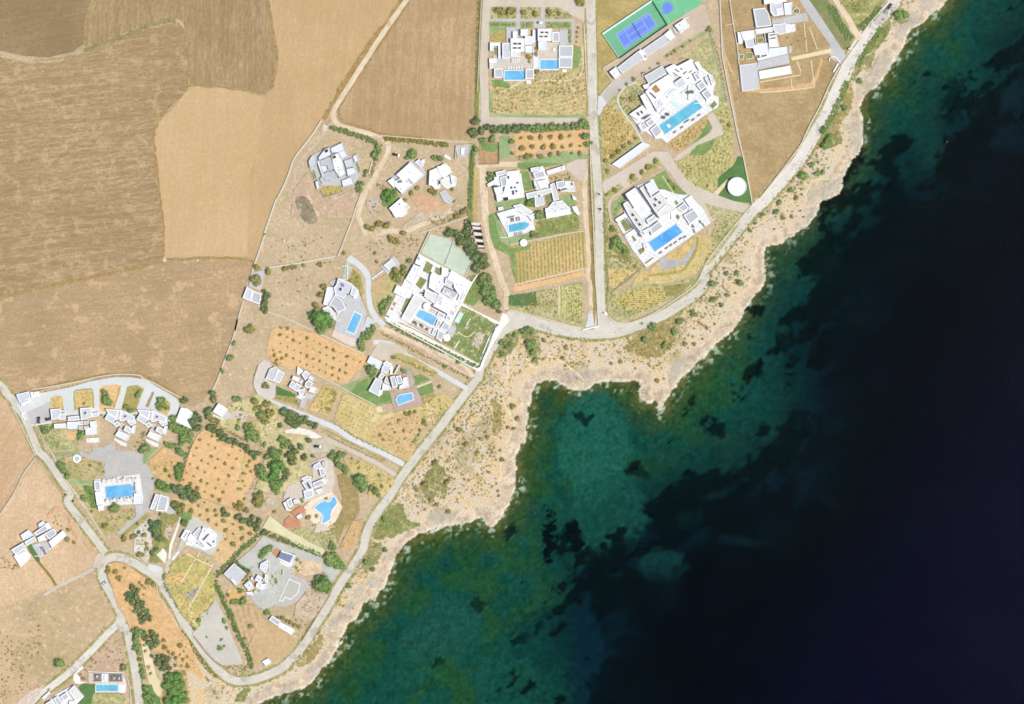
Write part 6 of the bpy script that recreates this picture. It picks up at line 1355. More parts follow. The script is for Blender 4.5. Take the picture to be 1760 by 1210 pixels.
trees("I", "1180 850 26 1150 700 30 1220 1030 40 1300 990 42 1340 960 36", "dusty bush", "at the east side of the orange yard", LEAF_OL)
trees("H", "1050 400 50 1080 450 44 1100 320 36 1110 370 34 950 630 36 930 680 28 880 790 46 860 850 40", "roadside tree", "along the dirt track beside the concrete villa", LEAF_GR)
trees("J", "1120 60 62 1210 90 52 1310 50 40 1260 200 62 1340 190 66 1250 140 48", "grey green pine", "above the pale green court", LEAF_DK)
trees("J", "1380 300 60 1450 400 62 1540 390 70 1470 500 66 1560 480 60 1450 540 46 1400 250 50", "dark tree", "in the thicket right of the pale green court", LEAF_DK)
trees("J", "1560 650 60 1600 720 62 1570 800 66 1640 860 62 1600 930 62 1700 980 60 1680 900 46", "dark green tree", "between the lawn and the orange track", LEAF_GR)
trees("J", "400 150 50 460 180 42 540 90 40 190 330 24 210 435 26 440 560 50 460 640 50 540 590 40 400 600 36", "olive bush", "in the rough plot west of the pale court", LEAF_OL)
trees("J", "290 1000 50 330 940 44 280 1080 36 370 900 34 540 520 38 620 440 36", "bushy tree", "along the west wall of the white compound", LEAF_GR)
trees("L", "1560 400 60 1480 330 60 1400 220 46 1600 470 34 1380 120 50 1440 60 56 1500 190 60", "dense green tree", "east of the white compound", LEAF_DK)
trees("K", "420 470 42 375 565 44 325 685 44", "neat round tree", "of the row west of the angular villa", LEAF_OL, order='top')
trees("K", "400 870 118", "broad bright green tree", "overhanging the angular villa", LEAF_BR)
trees("K", "265 830 50 370 1005 56 500 900 50 500 960 40", "darker tree", "around the broad bright green tree", LEAF_GR)
trees("K", "985 1020 46 1030 980 40 930 1080 46 895 1160 50 1160 700 48 1150 760 42 1340 300 44 1340 370 50", "green tree", "in the line beside the curved concrete drive", LEAF_GR)
trees("K", "665 40 32 370 185 34 155 185 20 430 160 14 495 150 14 750 380 24 835 350 22 1065 40 24", "dry brown green bush", "near the stone wall above the angular villa", LEAF_OL)
trees("c", "505 575 66", "large dark round tree", "beside the small roofed store", LEAF_OL)
trees("c", "655 465 46 495 430 42 425 1155 62 310 1000 0.2", "round tree", "in the dry plots by the long field wall", LEAF_OL)
trees("c", "600 790 40 590 850 46 600 910 46 640 740 40 610 950 34 590 700 30", "dark bush", "in the column east of the small store", LEAF_DK, order='top')
trees("c", "830 435 34 880 430 30 930 420 34 980 415 26 1070 395 26", "low hedge bush", "under the sloping stone wall", LEAF_OL)
trees("g", "1447 782 26 1475 695 18 1405 870 16 1580 605 0.5", "lone green bush", "along the long field wall", LEAF_GR)
trees("M", "205 685 42", "round tree", "on the pale circular yard", LEAF_OL)
trees("M", "1530 480 66 1560 540 40 1443 440 20 1410 150 50 1420 200 44 1480 60 46 1520 10 46", "green tree", "near the star shaped villa", LEAF_GR)
trees("M", "60 880 48 120 950 36 200 920 40 240 910 34 160 1060 56 230 1040 52 190 1120 50 270 1020 40 60 960 36", "olive green tree", "in the cream garden corner", LEAF_OL)
trees("M", "440 1010 50 500 1040 52 570 1070 48 640 1090 46 700 1110 46 760 1150 44 830 1190 40 500 1120 48 560 1160 46 620 1140 44", "dark hedge tree", "in the belt under the concrete lane", LEAF_DK)
trees("N", "1215 690 28 700 1120 24 615 1090 16 1010 1110 26 1020 1160 32 800 1030 34 850 1030 34 900 1010 30", "garden tree", "below the mauve pool deck", LEAF_OL)
trees("N", "770 490 36 1450 380 30 1270 440 26 640 320 30", "green bush", "in the bank beside the star shaped villa", LEAF_GR)
trees("O", "1190 340 60 1230 400 50 1180 260 40 1160 230 34 1600 290 40 1610 230 30 1450 440 40 1500 470 38", "green tree", "in the drive islands of the curved terrace", LEAF_GR)
trees("O", "910 390 24 880 350 14 945 315 14 965 350 14 990 390 14 930 365 12 595 425 13", "small brown shrub", "in the second drive island", LEAF_RB, "shrub", "shrub")
trees("O", "1135 540 20 1175 540 14 1560 540 18", "small brown shrub", "between the terrace houses", LEAF_RB, "shrub", "shrub")
trees("O", "430 730 46 400 690 34 510 700 30 890 800 56 880 740 36 1690 950 56 1650 980 40 640 1170 56", "leafy garden tree", "below the curved terrace houses", LEAF_GR)
trees("P", "940 290 58 970 340 52 920 350 50 1010 380 34", "tree", "of the ring island at the east end of the terrace", LEAF_GR)
trees("P", "1300 500 50 1370 480 62 1340 560 56 1390 620 56 1420 520 40 1250 260 36 1210 290 38", "grey brown tree", "leaning over the white store", LEAF_DK)
trees("P", "1090 520 56 1080 600 60 1160 640 60 1240 660 60 1220 740 62 1290 700 50 1130 670 46 1280 790 50 1200 830 44", "deep green tree", "of the thicket behind the east terrace house", LEAF_GR)
trees("P", "1160 930 56 1060 840 50 1020 830 44 1110 860 40 740 880 50 1210 950 40", "green tree", "between the terrace and the orange orchard", LEAF_GR)
trees("P", "1150 1140 44 1190 1100 44 1170 1190 44 990 1165 24 1580 200 44 1600 260 40 1530 400 50 1520 480 44 1600 620 40 1680 690 40 1730 720 40 1550 620 40", "dusky tree", "around the top of the orange orchard", LEAF_DK)
trees("Q", "200 300 46 230 360 48 260 420 46 550 300 26 470 700 38 570 870 24 860 810 66 720 370 22", "park tree", "between the straight road and the pool terrace", LEAF_GR)
trees("Q", "1430 530 56 1500 560 50 1500 350 26 1345 460 22 1550 430 26 1680 340 54 1650 400 50 1660 460 46", "green tree", "right of the pool plaza", LEAF_BR)
trees("Q", "1600 570 50 1670 600 56 1740 620 50 1640 800 50 1710 820 46 1680 870 40 1620 760 36", "dark tree", "above the narrow white path", LEAF_DK)
trees("Q", "1330 1010 46 1370 1080 60 1400 1140 56 1420 1020 40 1095 1190 30 1160 1130 30 1440 910 30 1140 1020 22", "dark tree", "in the white gravel garden", LEAF_DK)
trees("Q", "720 1060 40 760 1040 26 920 950 20 1045 960 22 805 1190 0.2", "small bush", "south of the pool plaza", LEAF_OL)
trees("R", "520 400 46 560 430 46 640 480 48 700 530 48 770 560 50 840 590 46 930 640 46 1000 670 48 1060 720 52 1090 770 36 1130 720 34", "dark green tree", "in the belt along the orchard's upper edge", LEAF_DK)
trees("R", "1000 400 60 1040 460 66 1100 520 60 1020 520 46 870 400 40 880 50 44 840 40 36 1080 70 46 1170 240 56 1220 290 52 1260 210 40 1230 90 34", "green tree", "in the cream garden left of the concrete lane", LEAF_GR)
trees("R", "480 200 36 500 260 40 560 310 46 520 160 30 610 330 36 570 60 40 910 245 22 920 170 22 800 130 18 855 155 18 890 310 26", "olive shrub", "around the white square house", LEAF_OL)
trees("R", "1460 200 56 1540 240 58 1620 270 50 1520 330 50 1580 380 46 1680 330 50 1400 380 36", "dark tree", "beneath the concrete lane", LEAF_DK)
trees("R", "1420 560 56 1490 580 56 1450 640 40 1210 620 34 1250 760 46 1140 920 56 1180 960 60 1200 1020 50 1060 1000 0.2", "olive green tree", "around the bright lawn", LEAF_GR)
trees("R", "1370 720 90 1380 880 86 1340 1000 66 1400 1090 60 1340 1160 56", "very large bright green tree", "of the central grove", LEAF_BR, order='top')
trees("R", "1520 760 66 1560 840 52 1600 700 50 1290 880 44 1490 960 46 1470 1040 40 1550 640 40", "big dusky tree", "at the edge of the central grove", LEAF_DK)
trees("R", "985 885 26 1043 952 26 945 975 24 970 985 18 935 1075 22 880 1075 18 905 1170 24 870 1175 20 958 1140 18 1020 830 30", "brown green shrub", "on the east side of the orange orchard", LEAF_RB, order='top')
trees("S", "200 640 50 240 720 60 280 760 46 60 460 46 100 520 50 60 560 50 150 600 40 40 880 56 60 800 50 30 930 40", "dense green tree", "left of the pink tinted villa", LEAF_GR)
trees("S", "560 200 46 600 330 46 720 320 30 450 300 52 470 360 46 660 120 40", "dusky tree", "above the pink tinted villa", LEAF_DK)
trees("S", "960 320 46 1020 370 50 1060 430 50 1110 480 48 1130 530 36 1070 290 50 1110 310 36 980 280 36", "green tree", "in the arc east of the pink tinted villa", LEAF_GR)
trees("S", "1300 610 66 1340 680 60 1350 740 40 1280 660 46 1500 760 50 1450 720 40 1540 810 36 1550 560 24", "green tree", "near the brown lawn", LEAF_GR)
trees("S", "1285 400 20 1300 475 22 1210 350 18 1590 705 28 1690 700 22 1600 120 22 1560 50 22 1480 80 10 1700 130 14", "round bush", "in the golden garden by the lane", LEAF_OL)
trees("S", "240 1030 28 655 500 14 880 855 26 770 1080 26 670 1100 36 655 935 16 630 960 16", "patio bush", "round the pink tinted villa", LEAF_OL)
trees("T", "500 70 50 560 90 50 620 110 46 700 110 62 760 150 66 800 160 46 640 160 50 730 200 50 690 60 36", "dark green tree", "at the foot of the orange orchard", LEAF_DK)
trees("T", "520 270 46 560 330 46 620 300 44 580 370 36 1560 180 70 1600 230 60 1530 220 46 1340 270 44 1300 290 40 1260 270 30 1340 320 40 1420 345 34 1390 200 24", "olive green tree", "beside the narrow cream path", LEAF_OL)
trees("T", "1130 350 40 1180 390 40 1150 400 40 1320 420 50 1380 460 50 1460 500 50 1540 540 50 1570 580 50 1640 620 40 1500 440 40 1580 470 40", "dark tree", "in the band above the pebble yard", LEAF_DK)
trees("T", "260 520 54 240 590 56 290 640 56 320 700 50 300 560 50 360 700 30 280 830 36 240 880 36 650 500 46 20 670 30 150 540 18", "dark green tree", "of the grove left of the narrow white path", LEAF_DK)
trees("T", "60 900 40 110 900 30 170 830 30 130 660 36 160 770 30", "grey green shrub", "in the white gravel garden", LEAF_OL)
trees("U", "730 330 46 770 310 40 690 370 40 650 400 44 660 350 30 390 840 34 300 970 44 420 970 50 350 985 36 230 900 28 740 1120 40 1150 490 20 1100 560 24 1120 600 18 1100 450 26", "garden tree", "around the pebble yard", LEAF_GR)
trees("U", "1490 420 66 1530 480 60 1590 450 62 1640 510 60 1680 530 46 1560 380 46 1500 340 0.2", "dense green tree", "of the row at the pebble yard gate", LEAF_GR)
trees("U", "1440 740 112", "large bright green tree", "at the roadside below the pebble yard", LEAF_BR)
trees("U", "1370 670 46 1480 830 50 1540 260 40 1580 310 34 1520 300 34", "small green tree", "near the large roadside tree", LEAF_GR)
trees("V", "860 375 28 860 490 38 938 528 26 1680 465 34 1560 480 40", "round tree", "near the stepped house on the sandy plot", LEAF_OL)
trees("V", "690 195 12 710 220 10 748 200 12 685 280 16 728 298 16 775 322 16 705 250 10 130 830 0.2", "tiny bush", "in the yellow patch north of the stepped house", LEAF_OL, "shrub", "shrub")
trees("X", "495 520 46 560 560 40 470 580 46 430 610 34 470 650 50 540 620 50 500 700 40 570 680 46 620 720 46 640 780 42 540 800 36 590 850 42 680 820 40 660 880 46 620 930 40 710 900 42 560 750 40", "dark olive tree", "in the dark double row of the roadside triangle", LEAF_DK)
trees("X", "330 400 38 290 320 34 400 260 22 590 450 26 620 490 24 650 520 20 590 540 16 635 600 20 710 450 46 750 470 36 200 260 30 190 320 34", "bush", "in the upper end of the roadside triangle", LEAF_OL)
trees("Y", "630 320 44 740 320 44 770 370 50 720 430 46 800 430 46 760 480 42 820 350 26 680 360 36 650 380 34", "dark tree", "of the ring grove in the roadside triangle", LEAF_DK)
trees("Y", "895 408 30 1100 480 36 1038 515 16 1145 545 18 950 555 26 1012 573 30 1095 583 20 1195 612 22 1048 632 28 1135 645 26 1035 725 26 1115 730 22 1195 728 32 905 490 34", "round dark tree", "of the loose grove in the roadside triangle", LEAF_OL)
trees("Y", "640 468 26 665 545 24 697 735 24 720 820 24 778 880 12 700 770 16", "little tree", "on the sandy strip of the roadside triangle", LEAF_RB, order='top')
trees("Y", "850 640 50 900 620 46 830 700 46 930 690 46 960 750 36 880 760 40 740 610 30 940 640 36", "dark tree", "in the lower ring of the roadside triangle", LEAF_DK)
trees("Y", "530 290 46 540 360 46 555 420 44 565 490 40 585 560 36 590 640 34 610 720 30 620 800 34 640 860 34", "hedge tree", "beside the road left of the triangle", LEAF_GR, order='top')
trees("Y", "960 870 60 1060 880 60 940 960 66 1040 980 70 1120 950 50 1000 1070 70 1100 1080 66 1060 1160 70 960 1180 60 1150 1160 50 1180 1080 30", "big green tree", "of the wood at the bottom edge", LEAF_BR)
trees("Y", "680 1020 56 700 1100 56 760 1160 50 400 740 40 1430 365 18 1620 400 24 1600 500 34 1650 480 24 1660 160 34 1680 250 26 1340 160 36 1280 260 26", "green bush", "near the plain grey yard", LEAF_GR)
trees("W", "1560 750 44 1740 300 60 1730 380 50 1720 500 46 745 700 66", "green bush", "beside the narrow bottom road", LEAF_GR)
trees("W", "615 1025 18 1015 840 20 1080 780 14 1060 890 30 970 965 14", "small bush", "near the bottom left villa", LEAF_OL)
trees("Z", "770 440 28 705 575 26 1130 395 20 1170 410 24 1210 430 26 1250 450 26 1090 370 26 1050 355 22 930 310 30", "bush", "near the long low shed", LEAF_OL)
trees("b", "640 640 66 700 650 52 580 660 50 680 820 92 690 920 62 730 1010 40 320 800 56 370 850 50 320 940 46 430 820 40 480 700 42 400 720 42 850 770 44", "green coastal tree", "below the bend of the coast road", LEAF_GR)
trees("b", "1125 858 38 1075 988 34 1695 1065 28 900 725 24 1115 1090 26 340 1060 22", "round lone shrub", "on the pale coastal ground", LEAF_OL)
trees("a", "1215 250 30 1310 240 30 1325 330 44 1100 340 46 1110 470 40 940 580 38 820 640 44 1175 510 26 1220 430 28 1410 215 14 600 690 46 770 740 34 700 850 40 540 800 46", "round coastal bush", "between the road and the rocks", LEAF_GR)
trees("a", "1290 410 14 1145 400 12 1050 705 24 870 835 26 945 840 22 1120 670 18 640 1145 30 325 985 24 250 1000 20 510 665 16 1015 795 16 690 1130 14", "small olive shrub", "scattered along the low rocks", LEAF_OL)
trees("i", "885 350 52 1000 330 34 1050 320 32 950 260 36 1010 240 16 780 470 34 690 580 34 660 660 36 715 705 28 545 680 26 480 750 20 440 810 24 240 1175 26 325 1170 26 1080 80 60", "coastal bush", "below the white road", LEAF_GR)
trees("i", "830 545 28 870 510 16 790 695 22 860 650 18 890 700 14 640 800 14 705 785 10 1300 290 0.3", "olive shrub", "on the orange coastal slope", LEAF_OL)
trees("h", "1200 130 52 1250 120 44 740 910 34 560 1100 46 620 1160 40 960 560 12 870 680 34", "low green bush", "on the top right shore", LEAF_GR)
trees("k", "1380 90 34 1410 190 32 1340 270 24 1385 280 26 1270 460 20 1290 540 26 1240 740 16 1255 800 18 1260 840 18 1175 640 22 1235 540 14 960 120 0.2", "olive bush", "along the shore path of the bay", LEAF_OL, order='top')
trees("k", "930 280 36 990 410 32 1170 350 26 1110 360 24 730 570 40 640 740 40 820 720 34 1080 480 24 740 920 30 840 980 30 570 790 24 690 880 24", "green shrub", "in the scrub above the bay", LEAF_OL)
trees("k", "630 220 22 650 250 20 600 290 22 580 330 20 560 370 22 260 330 22 290 370 14 415 205 14 385 310 16 345 235 14 455 295 18 470 365 14 540 390 20", "garden shrub", "in the pinkish garden by the coast road", LEAF_GR)
trees("l", "1270 60 30 1130 420 36 980 620 30 1180 480 26 1280 320 30 930 790 14 1010 810 12 890 270 0.2", "shrub", "between the coast road and the lower shore", LEAF_GR)

# hedges and brush lines
def hedge(label, s, w, h, mat, tile='z', dens=1.0, name="hedge", group=None):
    p = catmull([w2(q) for q in MP(s, tile)], 5); w = w / TILES[s.split()[0] if s.split()[0] in TILES else tile][2] * S
    pl = []
    for a, b in zip(p, p[1:]):
        L = math.dist(a, b); n = max(1, int(L * dens * 2.0 * max(1, w / 1.1)))
        for i in range(n):
            t = rb.random(); u = rb.uniform(-.5, .5) * w
            dx, dy = (b[0] - a[0]) / (L + 1e-6), (b[1] - a[1]) / (L + 1e-6)
            pl.append((a[0] + (b[0] - a[0]) * t - dy * u, a[1] + (b[1] - a[1]) * t + dx * u, 0.1, rb.uniform(.45, .8) * min(1.6, max(.7, w * .55))))
    cx, cy = p[0]
    o = scatter_mesh(name, [(x - cx, y - cy, z, r) for x, y, z, r in pl], mat); o.location = (cx, cy, 0); o.scale = (1, 1, h)
    return tag(o, label, "hedge" if name != "vine_row" else "vine row", group)
hedge("green brush hedge north of the concrete villa, east of the pink gate pad", "H 490 60 620 100 760 140 900 195 1090 260", 60, 1.4, LEAF_GR)
hedge("long brush hedge between the brown field and the dirt yard", "I 300 60 500 70 700 90 900 120 1100 135", 60, 1.2, LEAF_OL)
hedge("brown hedge at the east side of the track by the concrete villa", "H 1130 270 1110 370 1060 480 1030 600 1000 700", 42, 1.1, LEAF_RB)
hedge("tall dry hedge between the striped strip and the brown field", "A 170 20 160 300 150 600 140 900 130 1200", 34, 1.3, LEAF_OL)
hedge("green hedge east of the white stone enclosure running south", "I 1390 200 1400 400 1390 600 1380 800 1370 950", 50, 1.2, LEAF_GR)
hedge("thick green belt beside the black and white pergola", "G 40 280 20 400 60 560 140 700 190 850", 90, 1.8, LEAF_DK)
hedge("hedge along the right edge of the vineyard track", "F 1560 200 1570 600 1580 1000 G 1580 200", 34, 1.2, LEAF_OL)
hedge("narrow hedge on the far side of the vineyard track", "G 1600 350 1605 700 1610 1100", 22, 1.0, LEAF_RB)
hedge("hedge of little bushes under the vineyard", "G 620 1110 900 1050 1200 985 1490 930", 20, 1.0, LEAF_RB, dens=.6)
hedge("long straight hedge along the south side of the white service road", "L 190 600 400 740 860 960 1330 1190", 56, 1.1, LEAF_GR)
hedge("long hedge on the north side of the dusty lane by the star shaped villa", "N 470 20 700 130 1000 290 1300 440 1600 600", 32, 1.1, LEAF_OL)
hedge("hedge around the pale circular yard", "M 90 430 40 620 80 800", 18, 1.0, LEAF_OL)
hedge("long hedge below the garden of planted dots", "M 1000 1100 1100 1180 k 20 330 200 420 490 550", 24, 1.0, LEAF_OL)
hedge("double hedge between the two parallel lanes", "S 850 10 1000 110 1200 210 1400 310 1610 400", 26, 1.0, LEAF_OL)
hedge("hedge under the first lane, left of the coast road", "S 1150 0 1400 150 1740 310", 22, 1.0, LEAF_OL)
hedge("hedge inside the wall of the terrace drives", "O 380 255 720 180 1100 90 1400 60 1560 60 P 820 60 1000 150 1150 240", 12, .8, LEAF_OL)
hedge("long thick hedge running down from the cream strip to the lower garden", "U 660 90 850 180 1100 270 1400 400", 56, 1.4, LEAF_GR)
hedge("hedge on the north west side of the pebble yard", "U 640 120 520 230 400 320 300 430 180 560 80 660", 62, 1.3, LEAF_GR)
hedge("tall hedge separating the ribbed shed from the pebble yard", "U 320 470 400 540 500 610", 56, 1.4, LEAF_DK)
hedge("short hedge on the east side of the ribbed shed", "U 490 620 450 700 420 730", 46, 1.2, LEAF_OL)
hedge("long green hedge between the plain grey yard and the ploughed rows", "U 70 720 130 860 200 1000 270 1180 Z 570 330 640 520 720 680 780 870", 60, 1.5, LEAF_GR)
hedge("hedge on the inner side of the bend road by the golden garden", "X 900 330 900 450 980 600 1080 760 1180 900 1290 1030", 44, 1.1, LEAF_GR)
hedge("hedge along the outer side of the bend road by the roadside triangle", "X 1070 1060 Y 1150 350 1260 500 1400 700 1560 880", 50, 1.1, LEAF_OL)
hedge("hedge between the bottom villa and the road", "W 1630 860 1650 1000 1680 1180", 20, 1.0, LEAF_OL)
hedge("straight low hedge leading away from the stepped house", "V 500 790 580 890 640 970 700 1060", 26, 1.0, LEAF_OL)
hedge("thick hedge clump by the fountain park", "Q 480 560 560 640 590 760 600 830", 60, 1.3, LEAF_GR)
hedge("clipped hedge on the diagonal path south of the pool plaza", "Q 1000 1130 1130 1040 1290 910", 34, 1.2, LEAF_GR)
hedge("hedge west of the orange orchard", "R 290 540 260 680 210 800 190 960 140 1060", 40, 1.4, LEAF_DK)
hedge("planted belt between the west wall and the largest villa drive", "D 90 500 100 800 110 1050 150 1190", 20, 1.0, LEAF_OL)
hedge("long hedge west of the southern villa along the vertical road", "E 115 500 110 700 130 900 a 215 250 210 500", 24, 1.0, LEAF_GR)
hedge("green belt along the east boundary of the largest villa", "B 1500 480 1580 760 1640 1100 D 1700 500 1740 900", 30, 1.0, LEAF_OL)
hedge("thorny brush line beside the white road near the top right", "h 620 40 700 190 790 330", 60, 1.0, LEAF_GR)
hedge("brush line right of the white lane at the top right", "h 1040 60 960 160 870 240", 60, 1.0, LEAF_GR)
hedge("scrub belt on the seaward shoulder of the white road", "h 1050 230 1000 320 900 460 850 560", 40, .9, LEAF_GR)
hedge("low scrub belt on the seaward shoulder lower down", "h 760 680 720 800 640 980 560 1090", 50, .9, LEAF_GR)
hedge("pergola shading brush west of the orange track", "I 1280 1000 1200 1050 1100 1090", 40, .9, LEAF_OL)
hedge("hedge along the south wall of the villa by the little bottom pool", "W 700 1030 800 960 910 890", 30, 1.0, LEAF_OL)
hedge("hedge row in front of the small bottom pool", "W 1200 1085 1380 1090 1560 1090", 18, 1.0, LEAF_RB)
hedge("green hedge below the half green court", "F 640 520 800 560 960 540", 30, 1.0, LEAF_GR)
for i in range(17):                       # vineyard rows
    x0 = 640 + i * 50; y1 = 1045 - i * 9.5; y0 = 690 - i * 14 if i > 1 else 700
    hedge(f"thin vine row, {ORD[i]} from the left in the vineyard", f"G {x0 - 12} {y0} {x0} {(y0 + y1) / 2} {x0 + 10} {y1}", 10, .9, LEAF_GR if i < 3 else LEAF_OL, name="vine_row", group="vine rows of the vineyard", dens=.8)

# shrubs: planted grids and the coast; the smallest go into one mass of undergrowth
cnt = 0
def grid_shrubs(poly_s, du, dv, r, mat, ctx, group, jit=.15, skip=.1):
    global cnt
    P_ = MP(poly_s); (ux, uy), (vx, vy) = du, dv; x0, y0 = P_[0]
    xs = [p[0] for p in P_]; ys = [p[1] for p in P_]
    for i in range(-60, 60):
        for j in range(-60, 60):
            x, y = x0 + i * ux + j * vx, y0 + i * uy + j * vy
            if not (min(xs) < x < max(xs) and min(ys) < y < max(ys)) or not inside((x, y), P_) or rb.random() < skip: continue
            x += rb.uniform(-jit, jit) * ux; y += rb.uniform(-jit, jit) * vy
            if cnt < 25:
                cnt += 1; tree("shrub", ctx, "shrub", (x, y), r * S * rb.uniform(.75, 1.2), mat, group, parts=False)
            else: UNDER.append((*w2((x, y)), 0.42, r * S * rb.uniform(.7, 1.1)))
UNDER = []
grid_shrubs("M 1170 800 1300 830 1600 980 1640 1030 1500 1150 1420 1230 1180 1230 1080 1080", (6.1, 3.2), (-3.4, 6.0), 1.9, LEAF_OL, "small round shrub of the planted dot grid below the orange orchard", "shrubs of the dot grid")
grid_shrubs("k 10 170 200 290 k 120 300 k 0 240", (6.1, 3.2), (-3.4, 6.0), 1.8, LEAF_OL, "small round shrub of the planted dot grid below the orange orchard", "shrubs of the dot grid")
def in_area(s, n, r0, r1, tile='z'):
    P_ = MP(s, tile); xs = [p[0] for p in P_]; ys = [p[1] for p in P_]; k = t = 0
    while k < n and t < n * 40:
        t += 1; q = (rb.uniform(min(xs), max(xs)), rb.uniform(min(ys), max(ys)))
        if inside(q, P_):
            k += 1; UNDER.append((*w2(q), 0.42, rb.uniform(r0, r1)))
# garden undergrowth
ins = in_area
for s_, n_ in (("A 310 90 640 90 635 235 310 235", 26), ("A 700 90 945 90 935 235 700 235", 18), ("A 1010 90 1170 95 1340 200 1340 235 1010 235", 22), ("A 310 290 630 290 630 325 310 325", 40), ("A 700 285 845 285 840 340 700 340", 20), ("A 1030 290 1320 290 1320 345 1030 345", 30), ("A 1300 360 1325 360 1325 530 1300 530", 16),
               ("A 900 900 1220 900 1380 1000 1480 800 1520 1150 1400 1200 900 1200 350 1200 400 1100 800 1100", 150), ("A 340 1100 800 1150 1500 1150 F 1480 -20 420 -20 A 330 1420", 130), ("D 340 300 560 130 620 360 450 480 350 420", 70), ("D 110 420 180 350 300 450 560 800 220 1000 130 1050", 130), ("D 960 850 1420 520 1380 700 1050 980", 60),
               ("D 1550 450 1700 400 1740 1100 1100 1230 1050 1120 1500 900 1650 760", 90), ("E 140 600 400 1000 500 1200 160 1200 140 800", 110), ("E 190 600 330 430 330 490 230 650", 22), ("E 1230 620 1560 620 1280 1100 1180 1190 1320 760", 60), ("a 220 420 600 340 900 300 600 530 300 640", 150),
               ("a 220 30 380 20 540 200 240 400", 70), ("E 920 90 1500 30 1340 230 1300 380 1050 290", 60), ("b 400 200 750 160 760 420 420 340", 90), ("b 760 150 1010 110 1010 430 780 400", 60), ("b 1060 90 1310 70 1320 560 1070 460", 80), ("G 900 320 1400 230 1430 380 950 490", 80), ("F 1050 760 1350 700 1340 800 1060 800", 24),
               ("L 1200 480 1560 660 1330 1120 900 870 1080 720", 190), ("J 1340 640 1470 600 1530 900 1320 960", 60), ("H 380 840 620 770 650 870 430 940", 18), ("H 220 600 300 600 340 700 280 720", 10), ("I 100 830 230 830 240 1000 120 1000", 14), ("I 200 620 330 620 300 700 220 700", 14), ("I 820 1090 1180 950 1300 1000 1000 1190", 60),
               ("J 0 200 700 100 760 200 620 400 300 380 0 280", 46), ("K 790 250 900 500 880 640 800 600", 24), ("M 930 700 1120 760 980 1050 770 960 860 900", 60), ("M 330 810 600 860 620 920 340 840", 20), ("N 600 300 1200 520 1120 560 760 380", 70), ("N 1000 900 1300 780 1400 900 1120 1200 1000 1100", 70),
               ("k 180 290 560 130 640 260 500 540 160 320", 90), ("O 340 670 560 720 600 990 420 860", 40), ("O 500 1020 1000 1000 860 1180 600 1100", 30), ("Q 240 200 720 260 600 460 300 470", 60), ("Q 660 900 1100 840 1100 930 760 1170", 60), ("Q 300 540 480 640 600 900 500 860", 30), ("Q 1300 230 1660 200 1590 480 1300 330", 34),
               ("P 700 650 800 760 640 900 600 860", 26), ("R 760 130 1100 0 1400 140 1380 300 1230 340 1000 240 900 420 700 360", 80), ("R 980 340 1400 300 1440 560 1180 640 1120 1200 1000 1200 1200 720", 100), ("R 560 370 1000 600 1000 560 640 360", 60), ("S 1120 360 1500 460 1740 590 1560 850 1400 800 1400 560", 80), ("S 900 1100 1000 1200 700 1200", 14),
               ("l 500 160 860 170 880 280 780 310", 70), ("l 880 300 1010 90 1090 70 990 290", 30), ("T 100 480 220 560 240 830 150 990 0 870", 50), ("T 360 540 500 460 450 760 380 760", 24), ("X 960 200 1180 90 1500 200 1560 640 1380 960 1240 1000 960 500", 230), ("X 170 210 300 190 640 380 1090 1040 Y 1350 800 1200 1180 1180 780 1000 560 620 420 500 300", 60),
               ("U 1120 1000 1300 760 1400 900 1380 1120 1150 1160", 70), ("U 1060 430 1200 430 1160 640 1060 600", 16), ("U 500 500 640 440 760 700 520 700", 24), ("U 760 560 900 600 840 820 740 740", 30), ("Z 460 850 760 840 760 950 600 960", 40), ("Z 1200 300 1400 200 1380 500 1240 600 1210 470", 30), ("V 20 700 200 780 260 870 0 860", 30),
               ("W 360 60 560 100 560 600 360 560", 30), ("W 0 300 400 500 500 1000 0 1180", 90), ("W 1180 1100 1550 1100 1600 1200 1160 1200", 26), ("W 1100 600 1500 350 1560 700 1130 760", 40), ("h 640 0 930 0 830 150 760 60", 26), ("h 230 200 600 400 400 440 200 420", 8), ("H 190 940 320 1100 180 1240 60 1100", 14), ("c 640 60 1500 60 1400 330 760 390", 26), ("c 620 480 1200 400 1100 900 700 900", 14)):
    in_area(s_, int(n_ * 1.25), .35, .95)
# coastal strip
ROADPTS = MP("h 1200 -20 1075 130 960 290 880 420 800 560 700 760 620 940 i 850 280 700 440 560 590 430 720 300 880 60 1180 a 1080 300 960 450 800 570 620 670 450 740 150 800 b 900 670 640 590 420 680 260 850 130 1080 N 1660 760 k 770 320 540 640 350 900 200 1100 l 1180 200 1060 420 870 760 660 1100 Z 1300 700 1100 920 900 1010 640 1070 Y 1560 930 1350 760")
STRIPP = ROADPTS + [(392, 1240)] + list(reversed([tuple(p) for p in CL if -20 < p[0] < 1700 and -40 < p[1] < 1222]))
def sd_at(x, y):
    i = np.searchsorted(ax_, x); j = np.searchsorted(ay_, y)
    return sd[min(j, sd.shape[0] - 1), min(i, sd.shape[1] - 1)]
def z_at(x, y):
    i = np.searchsorted(ax_, x); j = np.searchsorted(ay_, y); return float(GZ[min(j, GZ.shape[0] - 1), min(i, GZ.shape[1] - 1)])
k = t_ = 0; many = 0
